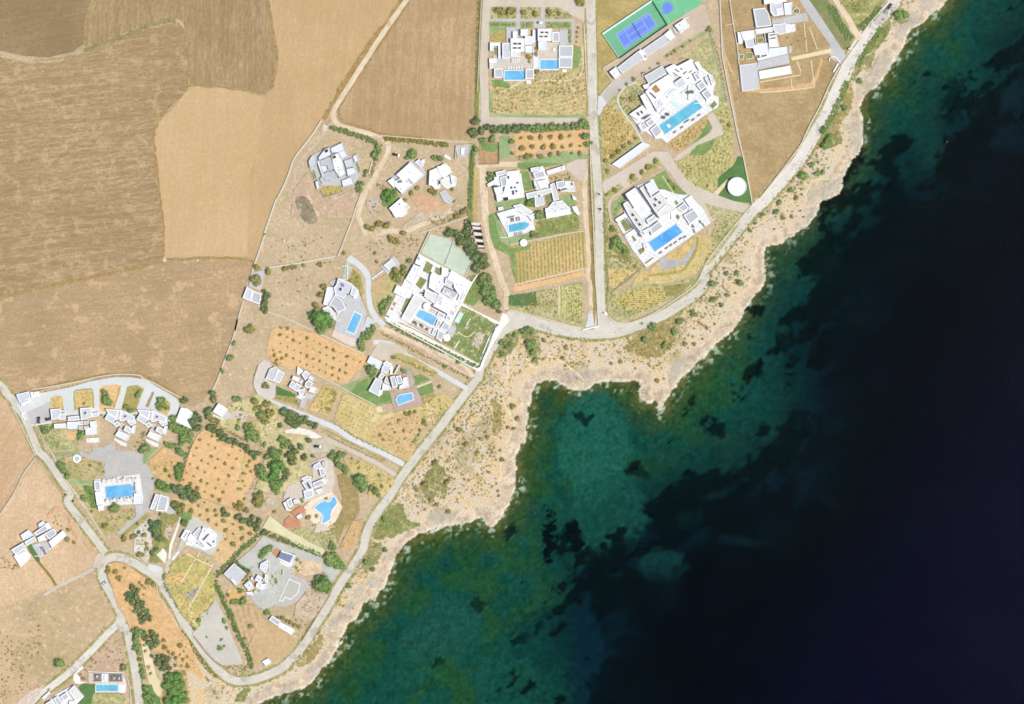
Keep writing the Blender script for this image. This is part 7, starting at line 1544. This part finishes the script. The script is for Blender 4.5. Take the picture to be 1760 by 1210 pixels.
while k < 4600 and t_ < 90000:
    t_ += 1
    q = (rb.uniform(330, 1640), rb.uniform(0, 1210))
    if not inside(q, STRIPP): continue
    s_ = sd_at(*q)
    if s_ < 20 or (s_ < 34 and rb.random() < .85): continue
    dn = float(vnoise(np.array([q[0] / 26]), np.array([q[1] / 26]), 4)[0])
    if rb.random() > .35 + dn: continue
    r = rb.uniform(.35, .8) if rb.random() < .8 else rb.uniform(.7, 1.3)
    k += 1
    if r > .95 and many < 15:
        many += 1; o = tree("shrub", "low dusty shrub scattered on the pale ground between the coast road and the sea", "shrub", q, r, (LEAF_SC, LEAF_RB, LEAF_OL)[many % 3], "scattered coastal shrubs", parts=False); o.location.z = z_at(*q)
    else: UNDER.append((*w2(q), z_at(*q) + .02, r))
h_ = len(UNDER) // 2; rb.shuffle(UNDER)
a_ = scatter_mesh("undergrowth", UNDER[:h_], LEAF_SC)
b_ = scatter_mesh("undergrowth_part", UNDER[h_:], LEAF_RB)
# both halves read as one mass: join them
me_a, me_b = a_.data, b_.data
v1 = np.empty(len(me_a.vertices) * 3, np.float32); me_a.vertices.foreach_get("co", v1); v2 = np.empty(len(me_b.vertices) * 3, np.float32); me_b.vertices.foreach_get("co", v2)
l1 = np.empty(len(me_a.loops), np.int32); me_a.loops.foreach_get("vertex_index", l1); l2 = np.empty(len(me_b.loops), np.int32); me_b.loops.foreach_get("vertex_index", l2)
mj = np_mesh("undergrowth", np.concatenate([v1, v2]).reshape(-1, 3), np.concatenate([l1, l2 + len(me_a.vertices)]).reshape(-1, 3))
for m_ in (LEAF_SC, LEAF_RB): mj.materials.append(m_)
mi = np.zeros(len(mj.polygons), np.int32); mi[len(l1) // 3:] = 1; mj.polygons.foreach_set("material_index", mi)
bpy.data.objects.remove(a_); bpy.data.objects.remove(b_)
o = link("undergrowth", mj); o['kind'] = 'stuff'

# ------------------------------------------------------------------ walls, small structures, cars, lamps
def wall(label, s, w=0.5, h=1.1, mat=None, name="stone_wall", cat="wall", tile='z', sm=0):
    p = [w2(q) for q in MP(s, tile)]
    if sm: p = catmull(p, sm)
    m = MB(); cx, cy = p[0]
    L, Rr = [], []
    for i, a in enumerate(p):
        b0, b1 = p[max(0, i - 1)], p[min(len(p) - 1, i + 1)]
        dx, dy = b1[0] - b0[0], b1[1] - b0[1]; n = math.hypot(dx, dy) or 1
        L.append((a[0] - cx - dy / n * w / 2, a[1] - cy + dx / n * w / 2)); Rr.append((a[0] - cx + dy / n * w / 2, a[1] - cy - dx / n * w / 2))
    n = len(p); HJ[0] = (HJ[0] + 1) % 23; h += HJ[0] * .006
    for i in range(n):
        m.v += [(L[i][0], L[i][1], 0), (L[i][0], L[i][1], h), (Rr[i][0], Rr[i][1], h), (Rr[i][0], Rr[i][1], 0)]
    for i in range(n - 1):
        a = 4 * i; m.f += [(a, a + 4, a + 5, a + 1), (a + 1, a + 5, a + 6, a + 2), (a + 2, a + 6, a + 7, a + 3)]
    m.f += [(0, 1, 2, 3), (4 * n - 1, 4 * n - 2, 4 * n - 3, 4 * n - 4)]
    o = m.build(name, mat or ST); o.location = (cx, cy, 0)
    return tag(o, label, cat)
wall("long pale stone wall between the golden field and the dry plots, upper part", "d 900 195 790 370 650 550 550 690 490 860 430 1010 350 1170 z 474 345 455 400 c 600 20 530 230 470 400 440 520", 0.9, sm=4)
wall("long pale stone wall running south from the small store to the terrace", "c 340 830 290 1000 240 1190 g 1500 540 1470 660 1410 820 1370 930 1330 1010", 0.8, sm=4)
wall("sloping stone wall from the long field wall to the curved drive", "c 560 440 800 400 1000 370 1250 320 1450 285", 0.8)
wall("short pale wall on the west side of the track loop", "c 1480 290 1540 150 1590 10 H 780 1210 820 1080 890 890", 0.7)
wall("short stone wall beside the brown hedge of the track", "H 1025 490 985 640", 0.7)
wall("thin stone wall at the north side of the dirt yard", "I 240 20 500 40 900 75 1100 95 1370 105", 0.5)
wall("pale wall south of the orange yard", "I 1350 1040 1180 1100 900 1200 J 760 70", 0.6)
wall("double pale wall along the road side of the straight left road", "O 330 700 420 880 530 1060 600 1200 Q 260 490 480 790 690 1140", 0.5, .9)
wall("yellowish wall curving round the top of the terrace drives", "O 250 215 500 180 860 110 1100 55 1350 25 1600 35 P 700 0 850 65 1000 150 1190 250", 0.7, 1.2, sm=4)
wall("sandy wall on the outer side of the straight left road", "O 0 430 70 560 180 790 300 1050", 0.6)
wall("thin wall crossing the sandy plot at the left edge", "z 0 885 22 852 42 812 61 787", 0.6)
wall("white wall left of the terrace gatehouse corner", "O 250 660 300 665 500 630", 0.5, 1.3, W_)
wall("white curb wall at the terrace gate", "O 165 500 130 530 180 600", 0.8, 1.2, W_, sm=4)
wall("long pale wall from the top right villa plot to the coast road", "C -20 0 10 700 100 1180 i 330 0 380 200 440 500 455 590", 0.7)
wall("pale straight wall left of the sprawling top right villa", "C 105 0 145 290 195 560 220 800 250 1140", 0.6)
wall("short wall stub left of the sprawling top right villa", "C 40 325 140 300", 0.5)
wall("pale wall on the inland side of the coast road beneath the brown meadow", "h 700 560 620 700 540 880 450 1050 390 1180 i 870 80 740 260 600 440 520 540", 0.7, sm=3)
wall("yellow wall on the inland side of the top road", "h 1110 10 1020 120 960 190 890 280", 0.7)
wall("short curved white gate wall at the top right drive", "C 1360 770 1360 740 1400 715 1450 740 1490 790", 0.5, 1.5, W_, sm=3)
wall("short straight white gate wall at the top right drive", "C 1470 800 1410 910", 0.8, 1.5, W_)
wall("curb wall between the top right drive and the white road", "C 1740 510 1600 700 1500 840", 0.5)
wall("wall along the west side of the tennis plot road", "B 120 860 320 740", 0.6)
wall("bent wall at the west end of the garage row", "B 120 870 170 930 230 1040 D 90 240", 0.6)
wall("wall of the coast road below the southern villa", "E 1740 480 1600 640 1360 940 1210 1150 a 960 330 800 450 620 570 420 655 300 665 225 610", 0.6, sm=3)
wall("diagonal dark topped wall in the lawn below the southern villa", "a 240 410 420 270 500 200", 0.6, 1.0, STD)
wall("curved wall round the arcs of the southern villa", "E 1310 770 1280 900 1240 980 1370 990 1300 930", 0.3, .8)
wall("low wall between the vineyard and the mixed garden", "G 560 590 900 520 1200 460 1480 420", 0.6)
wall("wall below the half green court orchard along the vertical road", "F 1570 160 1575 560 1600 1200 G 1610 300 1640 1100 b 1500 100 1530 590", 0.6)
wall("short white gate wall at the foot of the vineyard track", "b 1330 635 1450 610 1535 590", 0.7, 1.4, W_)
wall("orange tinted wall above the coast road bend", "b 380 400 430 385 700 460 900 510 1180 590 1320 610", 0.6)
wall("white wall on the inland side of the bend by the compound", "L 1600 640 1450 950 1350 1180 b 260 570 150 740 70 940", 0.5, 1.2, W_)
wall("white garden wall along the compound lawn", "J 1470 600 1400 710 1280 940 L 1100 400 980 650", 0.7, 1.4, W_)
wall("pale wall west of the pale green court", "J 870 60 740 330", 0.6, 1.8)
wall("pale wall between the two halves of the pale green court", "J 1170 160 1120 330 1060 470", 0.4, 1.2, CONC)
wall("wall on the north east side of the pale green court", "J 960 60 1130 160 1180 230 1230 270 1350 300 1430 380 1310 630", 0.5)
wall("white capped wall beside the compound's west garden", "J 740 340 560 660 540 720", 0.6, 1.6, W_)
wall("stone wall between the orange orchard and the angular villa", "M 850 20 1000 90 1200 180 1410 270 1440 250", 0.7)
wall("stone wall above the upper orange orchard", "c 620 950 800 1010 1000 1100 1180 1180", 0.5, .8)
wall("pale wall south of the upper orange orchard", "M 760 500 1000 620 1250 760 1580 930", 0.6)
wall("thin wall west of the grey circular yard", "M 110 420 50 600 45 680 100 790", 0.5)
wall("cream wall along the narrow path by the white compound service road", "L 170 590 480 760 870 970 1340 1230", 0.5, 1.3, W_)
wall("dark topped wall between compound terrace and service road", "L 330 480 370 580 500 660 770 800 860 870", 0.6, 1.4, STD)
wall("wall between the white gravel garden and the bend road", "T 0 910 80 970 160 1030", 0.5)
wall("thin curving wall at the golden garden road edge", "X 800 470 820 600 900 750 1000 900 1090 1040", 0.5)
wall("wall on the right side of the lower road by the ploughed rows", "Z 1570 130 1470 290 1380 440 1280 600", 0.6, 1.1, STD)
wall("wall along the inside of the road bend under the plain grey yard", "Z 200 550 300 690 400 800 470 850", 0.6, 1.1, STD)
wall("pale wall right of the bottom villa and its pool", "W 1600 870 1640 1020 1650 1200", 0.5)
wall("white framed wall round the pergola bay", "W 1110 800 1560 815 1560 930", 0.4, 1.6, W_)
wall("white wall at the west edge of the twin villas garden", "A 1490 290 1520 900 1540 1200", 0.5)
wall("pale wall bounding the half green court", "F 180 330 425 330 420 600 180 605", 0.5, 1.6, STD)
wall("thin pale wall beside the dry hedge of the brown field", "A 200 0 185 300 170 700 150 1150", 0.4)
wall("cream wall edging the lower terrace of the ribbed shed", "U 180 630 340 790", 0.6, 1.5, STD)
wall("wall along the cream strip and the long thick hedge", "l 460 200 610 260 780 340", 0.5, 1.0)

# black and white slatted roof by the orange track
par = tag(empty("slatted_pergola"), "row of five white roof slabs with black gaps beside the orange track", "pergola")
for a in ("70 310 180 320 180 352 80 345", "85 360 190 370 195 402 95 400", "100 430 205 445 210 478 110 478", "115 515 220 530 225 560 125 555", "150 595 235 605 240 625 160 625"):
    MB().prism(ccw(MW(a, "G")), 2.6, 2.85).build("roof_slab", plain("slab_pinkish_white", (232, 222, 210)), par)
MB().prism(ccw(MW("75 335 190 335 245 640 165 640", "G")), 0, 0.3).build("floor", plain("shaded_floor_brown", (52, 36, 28), .1), par)  # shadow under the slabs put into the floor's dark colour
for x, y in ((80, 320), (180, 330), (160, 615), (235, 615), (110, 470), (212, 470)):
    MB().box(*w2(MP(f"{x} {y}", "G")[0]), 0, 2.6, .25, .25).build("post", STD, par)

def tower(x, y, tile, lab):
    pass
# roofed store by the field wall
building("small store, half grey half white, against the long field wall", "store", "c", "t 0.95 400 640 450 480 600 450 570 650 540 700 ; V 3.4 385 655 455 700 430 830 335 785 ; G 3.5 455 700 560 740 540 870 435 825 ; T 1 520 850 560 860 550 900 515 890", "store")

def car(label, p, ang, paint, tile):
    x, y = w2(MP(p, tile)[0]); root = tag(empty("parked_car", (x, y, 0.22)), label, "car"); root.rotation_euler.z = R(ang)
    v, f = [], []
    prof = [(-2.15, .35, .5), (-2.15, .85, .78), (-1.0, .95, .85), (-.6, 1.42, .68), (.75, 1.45, .68), (1.35, .95, .84), (2.1, .78, .76), (2.15, .35, .6)]
    for xx, zz, hw in prof: v += [(xx, -hw, zz), (xx, hw, zz), (xx, hw * 1.02, .3), (xx, -hw * 1.02, .3)]
    for i in range(len(prof) - 1):
        b = 4 * i; f += [(b, b + 1, b + 5, b + 4), (b + 1, b + 2, b + 6, b + 5), (b + 3, b, b + 4, b + 7)]
    f += [(0, 3, 2, 1), (28, 29, 30, 31)]
    mesh("body", v, f, plain("car_paint_" + paint[0], paint[1], .02, .3, spec=.6), root)
    MB().box(-.88, 0, .98, 1.30, .12, 1.3).build("rear_window", GL, root)
    MB().prism([(-.55, -.6), (.7, -.6), (.7, .6), (-.55, .6)], 1.38, 1.47).build("roof_panel", plain("car_paint_" + paint[0], paint[1]), root)
    mesh("windscreen", [(.78, -.62, 1.47), (.78, .62, 1.47), (1.36, .78, 1.0), (1.36, -.78, 1.0)], [(0, 3, 2, 1)], GL, root)
    for sx in (-1.35, 1.35):
        for sy in (-.8, .8):
            b = len(v); w = MB(); n = 12
            w.v = [(sx + .33 * math.cos(i * .5236), sy + s_, .33 + .33 * math.sin(i * .5236)) for s_ in (-.1, .1) for i in range(n)]
            w.f = [(i, (i + 1) % n, n + (i + 1) % n, n + i) for i in range(n)] + [tuple(range(n)), tuple(range(n, 2 * n))]
            w.build("wheel", TYR, root)
car("black car parked on the dirt yard north west of the white houses", "1325 412", -15, ("black", (34, 30, 28)), "H")
car("dark car parked on the beige yard above the pink tinted villa", "775 200", -5, ("dark_brown", (52, 40, 32)), "S")
car("black car driving up the white road at the top right", "1118 55", 52, ("black", (34, 30, 28)), "h")
car("grey car following the black one on the white road at the top right", "1090 90", 52, ("grey", (150, 150, 150)), "h")
car("dark blue car parked in the terrace forecourt at the left", "343 600", 88, ("navy", (60, 62, 74)), "O")
car("brown car parked against the westernmost terrace house", "465 592", 5, ("brown", (90, 66, 44)), "O")
car("silver van stopped at the bend near the sandy plot", "135 460", 40, ("silver", (196, 198, 200)), "X")
boat = empty("rowing_boat", (*w2(MP("1095 295", "I")[0]), 0)); boat.rotation_euler.z = R(-32)
tag(boat, "small white boat lying in the dirt yard by the stone enclosure", "boat")
hv, hf = [], []
for xx, hw, zz in ((-2.6, .7, .95), (-1.5, 1.0, .85), (.3, 1.05, .85), (1.8, .75, .95), (3.2, .05, 1.15)): hv += [(xx, hw, zz), (xx, hw * .5, .15), (xx, -hw * .5, .15), (xx, -hw, zz)]
for i in range(4):
    b = 4 * i; hf += [(b, b + 4, b + 5, b + 1), (b + 1, b + 5, b + 6, b + 2), (b + 2, b + 6, b + 7, b + 3)]
mesh("hull", hv, hf + [(0, 1, 2, 3)], W_, boat)
MB().prism([(-2.4, -.6), (.3, -.9), (1.8, -.6), (3.0, 0), (1.8, .6), (.3, .9), (-2.4, .6)], .5, .8).build("deck", PGW, boat)

def lamp(label, p, tile):
    x, y = w2(MP(p, tile)[0]); root = tag(empty("street_lamp", (x, y, 0)), label, "street lamp", "street lamps of the vertical road")
    MB().box(0, 0, 0, .9, 1.5, 1.5).build("base", W_, root)
    MB().cyl(0, 0, .09, .9, 5.5, 8, .06).build("pole", MET, root); MB().box(.5, 0, 5.4, 5.6, 1.3, .35).build("lamp_head", MET, root)
for lab, p, t in (("white street lamp on the vertical road, northernmost of five", "1700 980", "F"), ("white street lamp second from the north on the vertical road", "1700 1170", "F"), ("white street lamp on the east verge beside the E shaped drive islands", "75 405", "E"), ("white street lamp on the east verge a little further south", "72 562", "E"), ("white street lamp at the foot of the vertical road junction", "1618 432", "b")):
    lamp(lab, p, t)

def parasol(label, p, tile, r=1.3, mat=None, group="parasols", z=1.0):
    x, y = w2(MP(p, tile)[0]); root = tag(empty("parasol", (x, y, z)), label, "parasol", group)
    MB().cyl(0, 0, r, 2.2, 2.75, 12, .05).build("canopy", mat or PGW, root); MB().cyl(0, 0, .05, 0, 2.3, 8).build("pole", MET, root); MB().cyl(0, 0, .35, 0, .12, 12).build("base", CONC, root)
LO = None
def lounger(label, p, tile, ang, mat, group, z=1.03):
    global LO
    x, y = w2(MP(p, tile)[0]); root = tag(empty("sun_lounger", (x, y, z)), label, "sun lounger", group); root.rotation_euler.z = R(ang)
    MB().box(-.35, 0, .28, .42, 1.5, .85).build("seat", mat, root)
    mesh("backrest", [(.4, -.42, .30), (1.2, -.42, .72), (1.2, .42, .72), (.4, .42, .30), (.4, -.42, .42), (1.2, -.42, .84), (1.2, .42, .84), (.4, .42, .42)], [(4, 5, 6, 7), (0, 3, 2, 1), (0, 1, 5, 4), (2, 3, 7, 6), (1, 2, 6, 5)], mat, root)
    for sx in (-1, .3):
        for sy in (-.35, .35): MB().box(sx, sy, 0, .3, .08, .08).build("leg", MET, root)
GL2 = plain("grey_cushion", (118, 116, 120)); WL2 = plain("white_cushion", (240, 238, 234))
for i, (x, y) in enumerate(((578, 278), (602, 276), (646, 270), (676, 265))): lounger(f"grey sun lounger, {ORD[i]} from the left on the north side of the pointed pool", f"{x} {y}", "G", 98, GL2, "loungers north of the pointed pool")
for i, (x, y) in enumerate(((622, 458), (648, 455), (680, 447), (704, 442))): lounger(f"pale sun lounger, {ORD[i]} from the left on the south side of the pointed pool", f"{x} {y}", "G", -82, plain("mid_grey_cushion", (170, 168, 170)), "loungers south of the pointed pool")
for i in range(6): lounger(f"white sun lounger, {ORD[i]} from the left in the row above the western twin pool", f"{545 + i * 33} 850", "A", 90, WL2, "loungers above the western twin pool")
for i, (x, y) in enumerate(((1020, 713), (1110, 653), (1158, 585), (1183, 568), (1252, 556), (1325, 500))): lounger(f"grey sun lounger, {ORD[i]} from the left below the long diagonal pool", f"{x} {y}", "D", 35, GL2, "loungers below the long diagonal pool", 1.1)
for i, (x, y) in enumerate(((885, 530), (935, 492), (1195, 215), (1242, 210))): parasol(f"grey parasol, {ORD[i]} from the left above the long diagonal pool", f"{x} {y}", "D", 1.1, GL2, "parasols above the long diagonal pool", 1.1)
for i, (x, y) in enumerate(((720, 1030), (785, 980), (830, 950), (880, 920), (935, 880), (980, 860))): lounger(f"grey sun lounger, {ORD[i]} from the left under the deep blue southern pool", f"{x} {y}", "E", 35, GL2, "loungers under the deep blue southern pool", 1.1)
for i, (x, y) in enumerate(((1075, 745), (1085, 800), (1150, 700), (1185, 735))): lounger(f"grey sun lounger, {ORD[i]} from the left on the east corner of the southern terrace", f"{x} {y}", "E", 120, GL2, "loungers on the east corner of the southern terrace", 1.1)
gp = random.Random(9)
for i in range(13): parasol(f"white parasol, {ORD[i]} from the left in the row above the biggest pool", f"{725 + i * 33} {490 - i * 2 + gp.randint(-14, 14)}", "Q", 1.2, (PGW, plain('parasol_sand', (226, 210, 196)))[i % 2], "parasols above the biggest pool")
for i in range(8): parasol(f"white parasol, {ORD[i]} from the left in the row below the biggest pool", f"{770 + i * 44} {745 - i * 5 + gp.randint(-8, 8)}", "Q", 1.2, (PGW, plain('parasol_sand', (226, 210, 196)))[i % 2], "parasols below the biggest pool")
for i in range(6): parasol(f"white parasol, {ORD[i]} from the top in the column right of the biggest pool", f"{1150 + gp.randint(-14, 14)} {470 + i * 32}", "Q", 1.2, PGW, "parasols right of the biggest pool")
for i, (x, y) in enumerate(((540, 620), (575, 650), (620, 655), (655, 680), (690, 700), (715, 715))): parasol(f"small parasol, {ORD[i]} from the left beside the compound pool", f"{x} {y}", "L", .9, (GL2, WL2)[i % 2], "parasols beside the compound pool", 1.1)
parasol("round white parasol just above the compound pool", "690 322", "p", 2.3, W_, None, 1.1)
parasol("round white parasol at the east side of the compound terrace", "940 810", "L", 2.3, W_, None, 1.1)
parasol("round white parasol on the low wall west of the vineyard", "733 568", "G", 2.3, W_, None, 0.6)
# gate posts
for lab, p, t in (("white gate pillar at the junction of the coast road and the top right drive", "790 410", "h"),):
    x, y = w2(MP(p, t)[0]); o = tag(empty("gate_pillar", (x, y, 0)), lab, "gate pillar"); MB().box(0, 0, 0, 2, 2.4, 1.6, .6).build("shaft", W_, o); MB().box(0, 0, 2, 2.2, 2.7, 1.9, .6).build("cap", ST, o)
# field stones
rk = random.Random(17)
def rock(label, p, r, group, z=-1.9, flat=.5, mat=None):
    x, y = w2(p); v, f = [], []; n = 9
    for ring, (zz, rr) in enumerate(((0, 1.0), (.5, .85), (.85, .5))):
        for i in range(n): q = rk.uniform(.75, 1.15); v.append((r * rr * q * math.cos(i * 6.283 / n), r * rr * q * math.sin(i * 6.283 / n), r * flat * zz))
    v.append((0, 0, r * flat)); 
    for ring in range(2):
        for i in range(n): j = (i + 1) % n; f.append((ring * n + i, ring * n + j, (ring + 1) * n + j, (ring + 1) * n + i))
    for i in range(n): f.append((2 * n + i, 2 * n + (i + 1) % n, 3 * n))
    o = mesh("rock", v, f, mat or plain("pale_rock", (226, 208, 178), .12, .9, 1.0)); o.location = (x, y, z); return tag(o, label, "rock", group)
for i, (t, s) in enumerate((("g", "1035 172 14"), ("g", "1243 174 9"), ("g", "1447 893 13"), ("c", "832 100 22"), ("c", "972 300 18"))):
    x, y, r = (float(q) for q in s.split()); tt = TILES[t]
    lab = ("white boulder on the field bank west of the golden field corner", "smaller white boulder on the bank under the golden field", "white boulder in the dry plot near the long field wall", "pale boulder in the dry plot above the sloping wall", "pale boulder touching the sloping stone wall")[i]
    rock(lab, (tt[0] + x / tt[2], tt[1] + y / tt[2]), r / tt[2] * S, None, 0, .6)
